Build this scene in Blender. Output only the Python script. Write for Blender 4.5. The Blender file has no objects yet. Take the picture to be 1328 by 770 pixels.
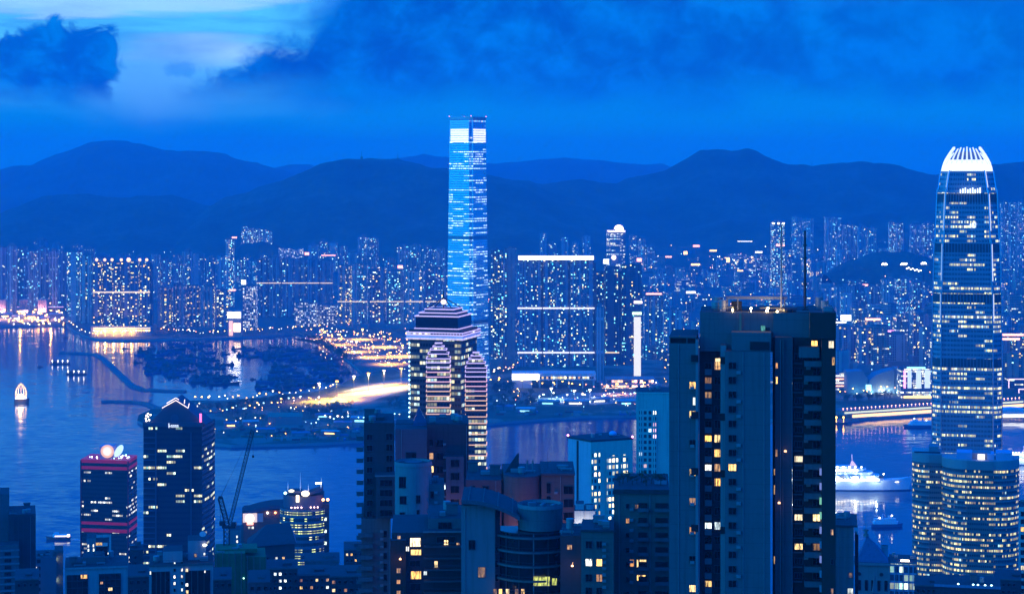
import bpy, math, random
import numpy as np
from mathutils import Vector
random.seed(7)
PI = math.pi
SC = bpy.context.scene
COL = SC.collection

# ------------------------------------------------------------------ camera
F, HC, CX, HY = 2680.0, 398.0, 664.0, 213.0       # focal length in photo pixels, camera height, principal column, horizon row
cam = bpy.data.cameras.new('camera'); co = bpy.data.objects.new('camera', cam); COL.objects.link(co)
cam.sensor_width = 36.0; cam.lens = F / 1328.0 * 36.0
cam.shift_y = -(385.0 - HY) / 1328.0
cam.clip_start = 1.0; cam.clip_end = 60000.0
co.location = (0, 0, HC); co.rotation_euler = (PI / 2, 0, 0)
SC.camera = co

# ------------------------------------------------------------------ node helper
class NT:
    def __init__(s, tree): s.t = tree; s.L = tree.links.new
    def n(s, typ, **kw):
        x = s.t.nodes.new(typ)
        for k, v in kw.items(): setattr(x, k, v)
        return x
    def put(s, sock, v):
        if v is None: return
        if hasattr(v, 'is_linked') or hasattr(v, 'links'): s.L(v, sock)
        else: sock.default_value = v
    def m(s, op, a, b=None, c=None, clamp=False):
        x = s.n('ShaderNodeMath', operation=op); x.use_clamp = clamp
        for i, v in enumerate((a, b, c)): s.put(x.inputs[i], v)
        return x.outputs[0]
    def v(s, op, a, b=None, sc=None):
        x = s.n('ShaderNodeVectorMath', operation=op)
        s.put(x.inputs[0], a)
        if b is not None: s.put(x.inputs[1], b)
        if sc is not None: s.put(x.inputs['Scale'], sc)
        return x.outputs['Value'] if op in ('DOT_PRODUCT', 'LENGTH') else x.outputs[0]
    def xyz(s, a):
        x = s.n('ShaderNodeSeparateXYZ'); s.L(a, x.inputs[0]); return x.outputs
    def comb(s, a, b, c):
        x = s.n('ShaderNodeCombineXYZ')
        for i, v in enumerate((a, b, c)): s.put(x.inputs[i], v)
        return x.outputs[0]
    def mix(s, f, a, b, typ='MIX'):
        x = s.n('ShaderNodeMix', data_type='RGBA', blend_type=typ); x.clamp_factor = True
        s.put(x.inputs[0], f); s.put(x.inputs[6], a); s.put(x.inputs[7], b)
        return x.outputs[2]
    def noise(s, vec, scale, detail=4.0, rough=0.5, dim='3D', dist=0.0):
        x = s.n('ShaderNodeTexNoise', noise_dimensions=dim)
        s.put(x.inputs['Vector'], vec); x.inputs['Scale'].default_value = scale
        x.inputs['Detail'].default_value = detail; x.inputs['Roughness'].default_value = rough
        x.inputs['Distortion'].default_value = dist
        return x.outputs
    def white(s, vec):
        x = s.n('ShaderNodeTexWhiteNoise', noise_dimensions='3D'); s.put(x.inputs['Vector'], vec)
        return x.outputs
    def sstep(s, lo, hi, x):
        r = s.n('ShaderNodeMapRange', interpolation_type='SMOOTHSTEP')
        s.put(r.inputs['Value'], x); r.inputs['From Min'].default_value = lo; r.inputs['From Max'].default_value = hi
        return r.outputs[0]
    def ramp(s, f, stops, const=False):
        r = s.n('ShaderNodeValToRGB'); r.color_ramp.interpolation = 'CONSTANT' if const else 'LINEAR'
        e = r.color_ramp.elements
        while len(e) < len(stops): e.new(0.5)
        for el, (p, c) in zip(e, stops): el.position = p; el.color = (*c, 1)
        s.put(r.inputs[0], f); return r.outputs[0]

def C4(c): return (c[0], c[1], c[2], 1.0)

# ------------------------------------------------------------------ dusk sky
SUN_AZ, SUN_EL = math.radians(-112), math.radians(7)      # the afterglow: left of the view and a little behind
W = bpy.data.worlds.new('World'); SC.world = W; W.use_nodes = True
wt = NT(W.node_tree); W.node_tree.nodes.clear()
sky = wt.n('ShaderNodeTexSky', sky_type='NISHITA'); sky.sun_disc = False
sky.sun_elevation = math.radians(1.5); sky.sun_rotation = SUN_AZ; sky.altitude = 400
dirv = wt.n('ShaderNodeTexCoord').outputs['Generated']
dx, dy, dz = wt.xyz(dirv)
U = wt.m('MULTIPLY', wt.m('ARCTAN2', dx, dy), F)           # azimuth and elevation, in units of 1/2680 rad
V = wt.m('MULTIPLY', wt.m('ARCSINE', dz), F)
suv = wt.comb(U, V, 0.0)
base = wt.ramp(wt.m('MULTIPLY', V, 1 / 2400.0, clamp=True),
               [(0.0, (0.0, 0.30, 0.66)), (0.03, (0.0, 0.255, 0.66)), (0.10, (0.0, 0.20, 0.66)), (0.30, (0.0, 0.20, 1.06)), (1.0, (0.0, 0.20, 1.38))])
# clouds: soft broad grey-blue decks plus a ragged cumulus against the last clear patch
flat = wt.v('MULTIPLY', suv, (0.0042, 0.011, 0.0))
n1 = wt.noise(flat, 1.0, 7, 0.56)[0]
n2 = wt.noise(wt.v('MULTIPLY', suv, (0.012, 0.016, 0.0)), 1.0, 8, 0.60, dist=0.3)[0]
n3 = wt.noise(wt.v('MULTIPLY', suv, (0.006, 0.05, 0.0)), 1.0, 6, 0.55)[0]
def ell(px, py, a, b, nz, amt):
    u = wt.m('DIVIDE', wt.m('SUBTRACT', U, px - CX), a); v = wt.m('DIVIDE', wt.m('SUBTRACT', V, HY - py), b)
    r = wt.m('SQRT', wt.m('ADD', wt.m('MULTIPLY', u, u), wt.m('MULTIPLY', v, v)))
    return wt.m('ADD', r, wt.m('MULTIPLY', wt.m('SUBTRACT', nz, 0.5), amt))
n4 = wt.noise(wt.v('MULTIPLY', suv, (0.021, 0.026, 0.0)), 1.0, 9, 0.68, dist=0.6)[0]
def off(nz, amt): return wt.m('MULTIPLY', wt.m('SUBTRACT', nz, 0.5), amt)
lowsky = wt.sstep(560, 260, V)
c0 = wt.mix(wt.m('MULTIPLY', wt.m('MULTIPLY', wt.sstep(0.42, 0.62, n1), 0.9), lowsky), base, (0.0, 0.110, 0.54, 1))             # broad deck
c0 = wt.mix(wt.sstep(105, 55, V), c0, base)                                     # clear strip above the ridges
c0 = wt.mix(wt.m('MULTIPLY', wt.sstep(190, 225, wt.m('ADD', V, off(n3, 60))), wt.m('MULTIPLY', lowsky, 0.6)), c0, (0.03, 0.22, 0.80, 1))
bright = wt.m('MULTIPLY', wt.m('MULTIPLY', lowsky, wt.sstep(-1500, -900, U)), wt.m('MULTIPLY', wt.sstep(-205, -345, wt.m('ADD', U, off(n2, 170))), wt.sstep(48, 125, wt.m('ADD', V, off(n1, 90)))))
c1 = wt.mix(wt.m('MULTIPLY', bright, wt.m('ADD', 0.55, wt.m('MULTIPLY', wt.sstep(0.3, 0.6, n3), 0.45))), c0, (0.09, 0.56, 0.96, 1))
veil = wt.m('MULTIPLY', wt.sstep(1.1, 0.3, ell(262, 70, 125, 28, n3, 1.0)), 0.85)
c1 = wt.mix(veil, c1, (0.38, 0.68, 0.96, 1))
pink = wt.m('MULTIPLY', wt.sstep(1.25, 0.25, ell(205, 108, 110, 60, n2, 0.9)), 0.85)
c1 = wt.mix(pink, c1, (0.11, 0.42, 0.86, 1))
streak = wt.m('MULTIPLY', wt.sstep(1.05, 0.5, ell(120, 4, 300, 24, n3, 1.8)), 0.75)
c1 = wt.mix(streak, c1, (0.40, 0.72, 0.96, 1))
shade = wt.mix(wt.sstep(0.40, 0.62, wt.m('ADD', wt.m('ADD', wt.m('MULTIPLY', n2, 0.30), wt.m('MULTIPLY', n4, 0.32)), wt.m('MULTIPLY', n1, 0.38))), (0.0, 0.06, 0.40, 1), (0.0, 0.205, 0.72, 1))
topV = wt.m('ADD', wt.m('MINIMUM', wt.m('ADD', 102, wt.m('MULTIPLY', wt.m('ADD', U, 415), 0.58)), 158), wt.m('MULTIPLY', wt.m('MAXIMUM', wt.m('ADD', U, 268), 0.0), 1.3))
big = wt.m('MULTIPLY', wt.sstep(-12, 26, wt.m('ADD', wt.m('SUBTRACT', topV, V), off(n4, 95))), wt.sstep(-26, 26, wt.m('ADD', wt.m('SUBTRACT', V, 92), off(n1, 70))))
c2 = wt.mix(wt.m('MULTIPLY', wt.m('MULTIPLY', big, lowsky), wt.m('SUBTRACT', 1.0, wt.m('MULTIPLY', wt.sstep(-100, 700, U), 0.30))), c1, shade)
lf = wt.m('MULTIPLY', wt.sstep(-4, 9, wt.m('ADD', wt.m('SUBTRACT', -508, U), off(n4, 80))), wt.sstep(-4, 9, wt.m('ADD', wt.m('SUBTRACT', wt.m('ADD', 178, wt.m('MULTIPLY', wt.m('MINIMUM', wt.m('ADD', U, 590), 0.0), 0.22)), V), off(n4, 80))))
lf = wt.m('MULTIPLY', lf, wt.sstep(-22, 24, wt.m('ADD', wt.m('SUBTRACT', V, 84), off(n2, 55))))
c2 = wt.mix(lf, c2, wt.mix(wt.sstep(0.42, 0.68, n4), (0.0, 0.08, 0.46, 1), (0.0, 0.19, 0.66, 1)))
puff = wt.sstep(1.0, 0.5, ell(238, 92, 24, 12, n4, 3.2))
c2 = wt.mix(wt.m('MULTIPLY', puff, 0.45), c2, (0.0, 0.19, 0.75, 1))
low = wt.sstep(0.5, 0.68, wt.noise(wt.v('MULTIPLY', suv, (0.0025, 0.016, 0.0)), 1.0, 5, 0.5)[0])
c2 = wt.mix(wt.m('MULTIPLY', low, 0.35), c2, (0.0, 0.14, 0.60, 1))
# afterglow round the sun's azimuth, and the Nishita sky's own brightness as the glow's shape
gl = wt.m('MAXIMUM', wt.v('DOT_PRODUCT', dirv, (math.sin(SUN_AZ) * 0.98, math.cos(SUN_AZ) * 0.98, 0.17)), 0.0)
glow = wt.m('MULTIPLY', wt.m('POWER', gl, 7.0), 1.0)
nb = wt.n('ShaderNodeRGBToBW'); wt.L(sky.outputs[0], nb.inputs[0])
nish = wt.m('MINIMUM', wt.m('MULTIPLY', nb.outputs[0], 0.25), 0.6)
c3 = wt.mix(1.0, c2, wt.mix(glow, (0, 0, 0, 1), (0.02, 1.0, 1.5, 1)), 'ADD')
c3 = wt.mix(1.0, c3, wt.v('SCALE', (0.0, 0.02, 0.09), sc=nish), 'ADD')
bg = wt.n('ShaderNodeBackground'); wt.L(c3, bg.inputs[0]); bg.inputs[1].default_value = 1.22
wo = wt.n('ShaderNodeOutputWorld'); wt.L(bg.outputs[0], wo.inputs[0])

sl = bpy.data.lights.new('sun', 'SUN'); so = bpy.data.objects.new('sun', sl); COL.objects.link(so)
sl.energy = 0.15; sl.angle = math.radians(25); sl.color = (0.08, 0.42, 1.0)
so.rotation_euler = Vector((-math.sin(SUN_AZ) * math.cos(SUN_EL), -math.cos(SUN_AZ) * math.cos(SUN_EL), -math.sin(SUN_EL))).to_track_quat('-Z', 'Y').to_euler()
so.location = (0, 0, 3000)

vs = SC.view_settings
SC.display_settings.display_device = 'sRGB'
vs.view_transform = 'Standard'; vs.look = 'None'; vs.exposure = 0.0; vs.gamma = 1.0; vs.use_curve_mapping = False
cy = SC.cycles
cy.use_denoising = True; cy.denoiser = 'OPENIMAGEDENOISE'
cy.max_bounces = 5; cy.diffuse_bounces = 2; cy.glossy_bounces = 3; cy.transmission_bounces = 2; cy.volume_bounces = 1
cy.sample_clamp_indirect = 3.0; cy.sample_clamp_direct = 0.0
cy.caustics_reflective = True; cy.blur_glossy = 0.0
cy.use_adaptive_sampling = True; cy.adaptive_threshold = 0.01

# ------------------------------------------------------------------ pixel <-> world
def X(px, Y): return (px - CX) * Y / F
def Z(py, Y): return HC - (py - HY) * Y / F
def YD(py, z=0.0): return (HC - z) * F / (py - HY)         # distance of a ground point seen at row py
def G(px, py, z=0.0):
    y = YD(py, z); return Vector((X(px, y), y, z))
def gz(Y):                                                  # the island's slope below the camera
    return 5.0 if Y > 1250 else 5.0 + (1250 - Y) * 0.20

# ------------------------------------------------------------------ mesh builder
class MB:
    def __init__(s): s.v = []; s.f = []; s.mi = []; s.cur = 0
    def add(s, vs, fs):
        o = len(s.v); s.v += [tuple(p) for p in vs]
        for f in fs: s.f.append(tuple(i + o for i in f)); s.mi.append(s.cur)
        return s
    def box(s, x0, x1, y0, y1, z0, z1):
        return s.add([(x0, y0, z0), (x1, y0, z0), (x1, y1, z0), (x0, y1, z0), (x0, y0, z1), (x1, y0, z1), (x1, y1, z1), (x0, y1, z1)],
                     [(0, 3, 2, 1), (4, 5, 6, 7), (0, 1, 5, 4), (1, 2, 6, 5), (2, 3, 7, 6), (3, 0, 4, 7)])
    def cbox(s, c, sx, sy, z0, z1, a=0.0):
        ca, sa = math.cos(a), math.sin(a)
        P = [(c[0] + ca * u - sa * v, c[1] + sa * u + ca * v) for u, v in ((-sx / 2, -sy / 2), (sx / 2, -sy / 2), (sx / 2, sy / 2), (-sx / 2, sy / 2))]
        return s.prism(P, z0, z1)
    def prism(s, P, z0, z1, top=None):
        n = len(P); T = top or P
        return s.add([(p[0], p[1], z0) for p in P] + [(p[0], p[1], z1) for p in T],
                     [(i, (i + 1) % n, n + (i + 1) % n, n + i) for i in range(n)] + [tuple(range(n - 1, -1, -1)), tuple(range(n, 2 * n))])
    def loft(s, R, cap=True):
        n = len(R[0]); vs = [p for r in R for p in r]; fs = []
        for k in range(len(R) - 1):
            for i in range(n): fs.append((k * n + i, k * n + (i + 1) % n, (k + 1) * n + (i + 1) % n, (k + 1) * n + i))
        if cap: fs += [tuple(range(n - 1, -1, -1)), tuple(range((len(R) - 1) * n, len(R) * n))]
        return s.add(vs, fs)
    def cyl(s, cx, cy_, r, z0, z1, n=16, r2=None):
        r2 = r if r2 is None else r2
        A = [(2 * PI * i / n) for i in range(n)]
        return s.prism([(cx + r * math.cos(a), cy_ + r * math.sin(a)) for a in A], z0, z1, [(cx + r2 * math.cos(a), cy_ + r2 * math.sin(a)) for a in A])
    def tube(s, p, q, r, n=5, r2=None):
        p, q = Vector(p), Vector(q); d = (q - p).normalized()
        u = d.orthogonal().normalized(); w = d.cross(u); r2 = r if r2 is None else r2
        A = [2 * PI * i / n for i in range(n)]
        return s.loft([[p + (u * math.cos(a) + w * math.sin(a)) * r for a in A], [q + (u * math.cos(a) + w * math.sin(a)) * r2 for a in A]])
    def ball(s, c, r, n=8, m=5, sz=1.0):
        R = []
        for j in range(1, m):
            t = PI * j / m
            R.append([(c[0] + r * math.sin(t) * math.cos(2 * PI * i / n), c[1] + r * math.sin(t) * math.sin(2 * PI * i / n), c[2] - r * sz * math.cos(t)) for i in range(n)])
        o = len(s.v); s.loft(R, cap=False)
        b = [(c[0], c[1], c[2] - r * sz), (c[0], c[1], c[2] + r * sz)]
        k = len(s.v); s.v += b
        for i in range(n):
            s.f.append((k, o + (i + 1) % n, o + i)); s.f.append((k + 1, o + (m - 2) * n + i, o + (m - 2) * n + (i + 1) % n)); s.mi += [s.cur] * 2
        return s
    def mesh(s, name, mats, off=(0, 0, 0), smooth=False):
        me = bpy.data.meshes.new(name)
        me.from_pydata([(p[0] - off[0], p[1] - off[1], p[2] - off[2]) for p in s.v], [], s.f)
        for m_ in (mats if isinstance(mats, (list, tuple)) else [mats]): me.materials.append(m_)
        if any(s.mi): me.polygons.foreach_set('material_index', s.mi)
        if smooth: me.polygons.foreach_set('use_smooth', [True] * len(me.polygons))
        me.update(); return me

def tag(o, label=None, cat=None, group=None, kind=None):
    if label: o['label'] = label
    if cat: o['category'] = cat
    if group: o['group'] = group
    if kind: o['kind'] = kind
    return o
def link(name, data, parent=None, loc=(0, 0, 0)):
    o = bpy.data.objects.new(name, data); COL.objects.link(o); o.location = loc
    if parent is not None: o.parent = parent
    return o
def thing(name, label, cat, loc, group=None):
    return tag(link(name, None, None, loc), label, cat, group)
def part(name, mb, mat, parent, smooth=False, color=None, label=None):        # mesh given in world coordinates
    o = link(name, mb.mesh(name, mat, WL(parent), smooth), parent)
    if color: o.color = color
    if label: o['label'] = label
    return o
def WL(o):
    p = Vector((0, 0, 0))
    while o is not None: p += o.location; o = o.parent
    return p
def solo(name, mb, mat, label, cat, loc=None, group=None, kind=None, smooth=False, color=None):
    if loc is None:
        a = np.array(mb.v); loc = (*((a.min(0) + a.max(0)) / 2)[:2], a[:, 2].min())
    o = tag(link(name, mb.mesh(name, mat, loc, smooth), None, loc), label, cat, group, kind)
    if color: o.color = color
    return o
def struct(name, mb, mat, smooth=False):
    return tag(link(name, mb.mesh(name, mat, (0, 0, 0), smooth)), kind='structure')

# ------------------------------------------------------------------ materials
MATS = {}
def newmat(name):
    m = bpy.data.materials.new(name); m.use_nodes = True; m.node_tree.nodes.clear()
    t = NT(m.node_tree); b = t.n('ShaderNodeBsdfPrincipled'); o = t.n('ShaderNodeOutputMaterial'); t.L(b.outputs[0], o.inputs[0])
    MATS[name] = m; return m, t, b
def plain(name, col, rough=0.8, metal=0.0, var=0.18, scale=0.35, streak=0.0, bands=0.0, roof=None):
    if name in MATS: return MATS[name]
    m, t, b = newmat(name)
    P = t.n('ShaderNodeNewGeometry').outputs['Position']
    nz = t.noise(P, scale, 5, 0.6)[0]
    f = t.m('ADD', 1 - var / 2, t.m('MULTIPLY', nz, var))
    f = t.m('MULTIPLY', f, t.m('ADD', 1 - var / 3, t.m('MULTIPLY', t.noise(P, scale * 9, 3, 0.6)[0], var * 0.66)))
    if streak:
        s_ = t.noise(t.v('MULTIPLY', P, (1.3, 1.3, 0.05)), 1.0, 4, 0.6)[0]
        f = t.m('MULTIPLY', f, t.m('SUBTRACT', 1.0, t.m('MULTIPLY', t.sstep(0.48, 0.72, s_), streak)))
    if bands:      # panel or pour joints every few metres
        z = t.m('FRACT', t.m('DIVIDE', t.xyz(P)[2], bands))
        f = t.m('MULTIPLY', f, t.m('SUBTRACT', 1.0, t.m('MULTIPLY', t.m('LESS_THAN', z, 0.04), 0.22)))
    cc = t.v('SCALE', col[:3], sc=f)
    if roof:
        up = t.m('GREATER_THAN', t.xyz(t.n('ShaderNodeNewGeometry').outputs['True Normal'])[2], 0.7)
        cc = t.mix(up, cc, t.v('SCALE', roof, sc=t.m('ADD', 0.5, t.noise(P, 0.4, 5, 0.6)[0])))
    t.L(cc, b.inputs['Base Color'])
    b.inputs['Roughness'].default_value = rough; b.inputs['Metallic'].default_value = metal
    return m
def emit(name, col, s, base=(0.5, 0.5, 0.5)):
    if name in MATS: return MATS[name]
    m, t, b = newmat(name)
    b.inputs['Base Color'].default_value = C4(base); b.inputs['Emission Color'].default_value = C4(col); b.inputs['Emission Strength'].default_value = s
    m.cycles.emission_sampling = 'NONE'
    return m
def glass(name, col=(0.02, 0.03, 0.05), rough=0.08):
    if name in MATS: return MATS[name]
    m, t, b = newmat(name)
    P = t.n('ShaderNodeNewGeometry').outputs['Position']
    t.L(t.v('SCALE', col, sc=t.m('ADD', 0.6, t.m('MULTIPLY', t.noise(P, 0.5, 2)[0], 0.8))), b.inputs['Base Color'])
    b.inputs['Roughness'].default_value = rough; b.inputs['IOR'].default_value = 1.5
    return m
def room(name, stops, s):
    """the inside of a lit window: curtains and furniture as soft vertical bars, each window its own brightness"""
    if name in MATS: return MATS[name]
    m, t, b = newmat(name)
    oi = t.n('ShaderNodeObjectInfo'); P = t.n('ShaderNodeTexCoord').outputs['Object']
    q = t.v('ADD', P, t.v('SCALE', (37.0, 11.0, 5.0), sc=oi.outputs['Random']))
    a = t.noise(t.v('MULTIPLY', q, (3.2, 3.2, 0.5)), 1.0, 3, 0.6)[0]
    c = t.noise(q, 1.5, 3, 0.6)[0]
    e = t.m('MULTIPLY', t.sstep(0.30, 0.62, a), t.m('ADD', 0.25, c))
    w = t.m('MULTIPLY', e, t.m('ADD', 0.45, t.m('MULTIPLY', t.m('FRACT', t.m('MULTIPLY', oi.outputs['Random'], 17.3)), 1.1)))
    b.inputs['Base Color'].default_value = (0.15, 0.12, 0.1, 1); b.inputs['Roughness'].default_value = 0.3
    t.L(t.ramp(t.m('FRACT', t.m('MULTIPLY', oi.outputs['Random'], 7.7)), stops), b.inputs['Emission Color'])
    t.L(t.m('MULTIPLY', w, s), b.inputs['Emission Strength'])
    m.cycles.emission_sampling = 'NONE'
    return m
WARM = [(0.0, (1.0, 0.52, 0.06)), (0.35, (1.0, 0.68, 0.12)), (0.6, (1.0, 0.80, 0.22)), (0.8, (0.85, 0.95, 0.55)), (1.0, (0.40, 0.95, 0.90))]
COOL = [(0.0, (0.06, 0.70, 0.90)), (0.3, (0.40, 0.95, 0.85)), (0.5, (0.80, 1.0, 0.62)), (0.66, (1.0, 0.82, 0.26)), (0.84, (1.0, 0.62, 0.10)), (1.0, (0.10, 0.80, 0.90))]
OFFC = [(0.0, (0.95, 0.85, 0.45)), (0.45, (0.85, 0.9, 0.55)), (0.8, (1.0, 0.95, 0.8)), (1.0, (0.55, 1.0, 0.8))]
def facade(name, w=3.6, h=3.3, mu=0.14, sp=0.34, mode='apt', S=3.0, pal=COOL, gcol=(0.015, 0.03, 0.06), colfrac=0.7, seg=6, rough=0.12, dark=0.0, metal=0.0, off=0.0, cell=0.93, wallrough=0.75, floors=None):
    """wall of real-size window cells (w x h metres); wall tint = object colour, share of lit cells = object alpha"""
    if name in MATS: return MATS[name]
    m, t, b = newmat(name)
    ge = t.n('ShaderNodeNewGeometry'); oi = t.n('ShaderNodeObjectInfo'); P = ge.outputs['Position']; N = t.xyz(ge.outputs['True Normal'])
    px, py, pz = t.xyz(P)
    u = t.m('ADD', t.m('MULTIPLY', px, t.m('MULTIPLY', N[1], -1.0)), t.m('MULTIPLY', py, N[0]))
    uu = t.m('DIVIDE', u, w); vv = t.m('DIVIDE', t.m('ADD', pz, off), h)
    cu, cv, fu, fv = t.m('FLOOR', uu), t.m('FLOOR', vv), t.m('FRACT', uu), t.m('FRACT', vv)
    seed = t.m('MULTIPLY', oi.outputs['Random'], 173.0)
    face = t.m('ADD', seed, t.m('FLOOR', t.m('MULTIPLY', t.m('ADD', N[0], t.m('MULTIPLY', N[1], 1.7)), 9.0)))
    r = t.white(t.comb(cu, cv, face)); rr, rg, rb = t.xyz(r[1])
    wall = t.m('LESS_THAN', t.m('ABSOLUTE', N[2]), 0.5)
    win = t.m('MULTIPLY', t.m('MULTIPLY', t.m('GREATER_THAN', fu, mu), t.m('LESS_THAN', fu, 1 - mu)), t.m('MULTIPLY', t.m('GREATER_THAN', fv, sp), t.m('LESS_THAN', fv, 0.93)))
    win = t.m('MULTIPLY', win, wall)
    A = oi.outputs['Alpha']
    if mode == 'apt':
        cg = t.m('LESS_THAN', t.white(t.comb(cu, face, 3.3))[0], colfrac)
        win = t.m('MULTIPLY', win, cg)
        lit = t.m('LESS_THAN', rr, A)
    else:
        rowr = t.white(t.comb(cv, seed, 9.1))[0]
        sg = t.white(t.comb(t.m('FLOOR', t.m('DIVIDE', cu, seg)), cv, face))[0]
        p = t.m('MULTIPLY', A, t.m('ADD', 0.15, t.m('MULTIPLY', t.m('POWER', rowr, 1.6), 2.4)))
        lit = t.m('MULTIPLY', t.m('LESS_THAN', sg, p), t.m('LESS_THAN', rr, cell))
    lit = t.m('MULTIPLY', lit, win)
    wn = t.noise(P, 0.05, 4, 0.6)[0]
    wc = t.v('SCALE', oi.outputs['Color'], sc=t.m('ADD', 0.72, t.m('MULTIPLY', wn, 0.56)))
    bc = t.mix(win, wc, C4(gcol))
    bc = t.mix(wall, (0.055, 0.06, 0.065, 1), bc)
    t.L(bc, b.inputs['Base Color'])
    t.L(t.m('ADD', wallrough, t.m('MULTIPLY', win, rough - wallrough)), b.inputs['Roughness'])
    if metal: t.L(t.m('MULTIPLY', win, metal), b.inputs['Metallic'])
    t.L(t.ramp(rg, pal), b.inputs['Emission Color'])
    inn = t.m('ADD', 0.45, t.m('MULTIPLY', t.noise(P, 0.9, 2)[0], 1.1))
    br = t.m('MULTIPLY', t.m('ADD', 0.22, t.m('MULTIPLY', t.m('POWER', rb, 2.2), 1.5)), inn)
    t.L(t.m('MULTIPLY', t.m('MULTIPLY', lit, br), S), b.inputs['Emission Strength'])
    m.cycles.emission_sampling = 'NONE'
    return m
# ------------------------------------------------------------------ noise for terrain
rng = np.random.RandomState(5)
def vnoise(x, y, seed=0):
    r = np.random.RandomState(seed).rand(64, 64)
    xi = np.floor(x).astype(int); yi = np.floor(y).astype(int); fx = x - xi; fy = y - yi
    fx = fx * fx * (3 - 2 * fx); fy = fy * fy * (3 - 2 * fy)
    g = lambda i, j: r[i % 64, j % 64]
    return (g(xi, yi) * (1 - fx) + g(xi + 1, yi) * fx) * (1 - fy) + (g(xi, yi + 1) * (1 - fx) + g(xi + 1, yi + 1) * fx) * fy
def fbm(x, y, seed=0, o=5):
    s = np.zeros_like(x); a = 0.5
    for k in range(o): s += a * (vnoise(x * 2 ** k + 13.7 * k, y * 2 ** k + 7.1 * k, seed + k) - 0.5); a *= 0.5
    return s

# ------------------------------------------------------------------ water
m, t, b = newmat('harbour_water')
P = t.n('ShaderNodeNewGeometry').outputs['Position']
w1 = t.noise(t.v('MULTIPLY', P, (0.055, 0.11, 0.0)), 1.0, 4, 0.6)[1]
w2 = t.noise(t.v('MULTIPLY', P, (0.007, 0.014, 0.0)), 1.0, 4, 0.6, dist=0.5)[1]
patch = t.noise(t.v('MULTIPLY', P, (0.0011, 0.003, 0.0)), 1.0, 4, 0.55)[0]
a1 = t.v('SCALE', t.v('SUBTRACT', w1, (0.5, 0.5, 0.5)), sc=t.m('ADD', 0.05, t.m('MULTIPLY', patch, 0.16)))
a2 = t.v('SCALE', t.v('SUBTRACT', w2, (0.5, 0.5, 0.5)), sc=0.05)
sx_, sy_, sz_ = t.xyz(t.v('ADD', a1, a2))
nn = t.v('NORMALIZE', t.comb(t.m('MULTIPLY', sx_, 0.7), sy_, 1.0))
t.L(nn, b.inputs['Normal'])
b.inputs['Base Color'].default_value = (0.002, 0.035, 0.11, 1); b.inputs['Roughness'].default_value = 0.10; b.inputs['IOR'].default_value = 1.33
WATER = m
struct('water', MB().add([(-9000, -2500, 0), (9000, -2500, 0), (9000, 21000, 0), (-9000, 21000, 0)], [(0, 1, 2, 3)]), WATER)

# ------------------------------------------------------------------ haze: one even box of air round everything
hz = bpy.data.materials.new('dusk_haze'); hz.use_nodes = True; hz.node_tree.nodes.clear()
ht = NT(hz.node_tree); pv = ht.n('ShaderNodeVolumePrincipled'); ho = ht.n('ShaderNodeOutputMaterial'); ht.L(pv.outputs[0], ho.inputs['Volume'])
pv.inputs['Color'].default_value = (0.34, 0.68, 1.0, 1); pv.inputs['Density'].default_value = 8.2e-5; pv.inputs['Anisotropy'].default_value = 0.2
hz.cycles.homogeneous_volume = True
tag(link('haze', MB().box(-9500, 9500, -3000, 21500, -8, 640).mesh('haze', hz)), kind='stuff')

# ------------------------------------------------------------------ hills
m, t, b = newmat('hill_forest')
P = t.n('ShaderNodeNewGeometry').outputs['Position']
f = t.m('ADD', t.m('MULTIPLY', t.noise(P, 0.004, 6, 0.65)[0], 0.7), t.m('MULTIPLY', t.noise(P, 0.03, 4, 0.7)[0], 0.5))
t.L(t.ramp(f, [(0.38, (0.008, 0.016, 0.008)), (0.6, (0.045, 0.075, 0.03)), (0.78, (0.13, 0.15, 0.09))]), b.inputs['Base Color']); b.inputs['Roughness'].default_value = 0.95
HILL = m
def ridge(name, prof, Y, front, back, base=4.0, seed=1, rough=1.0):
    """a range whose crest follows prof (photo column, row) at distance Y and falls away to front and back"""
    nx, ny = 320, 60
    xs = np.linspace(prof[0][0], prof[-1][0], nx)
    top = np.interp(xs, [p[0] for p in prof], [HC - (p[1] - HY) * Y / F for p in prof])
    xw = (xs - CX) * Y / F
    top = top + fbm(xw / 330.0, xw * 0 + seed, seed + 40, 4) * 40 * rough + fbm(xw / 70.0, xw * 0 + seed, seed + 50, 3) * 16 * rough
    t_ = np.linspace(-1, 1, ny)
    Xg, Tg = np.meshgrid(xw, t_); Hg = np.broadcast_to(top, Xg.shape)
    yw = Y + np.where(Tg < 0, Tg * front, Tg * back)
    spur = fbm(Xg / 900.0, yw / 700.0, seed) * 1.6
    fall = 1 - np.abs(Tg) ** (1.25 + 0.0 * Tg)
    fall = np.clip(fall + spur * np.abs(Tg) * (1 - np.abs(Tg)) * 1.9, 0, 1)
    rid = (fbm(Xg / 260.0, yw / 260.0, seed + 9) * 60 * np.clip(np.abs(Tg) * 2.5, 0.05, 1) * fall + fbm(Xg / 90., yw / 90., seed + 3) * 14 * fall) * rough
    z = base - 10 + (Hg - base + 10) * fall + rid
    # nothing in front of the crest may rise above the line of sight to it
    lim = HC + (Hg - HC) * yw / Y - 2.0 * np.abs(Tg)
    z = np.where(Tg < -0.01, np.minimum(z, lim), z)
    v = np.stack([Xg, yw, z], -1).reshape(-1, 3)
    fs = [(j * nx + i, j * nx + i + 1, (j + 1) * nx + i + 1, (j + 1) * nx + i) for j in range(ny - 1) for i in range(nx - 1)]
    struct(name, MB().add(v, fs), HILL, smooth=True)
    return Xg, yw, z
ridge('far_hills', [(200, 240), (330, 224), (370, 215), (400, 213), (440, 220), (520, 203), (550, 199), (575, 203), (640, 212), (700, 207), (730, 204), (770, 208), (800, 212), (830, 214), (858, 211), (885, 225), (1000, 245)], 17800, 2000, 1800, seed=3)
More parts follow.
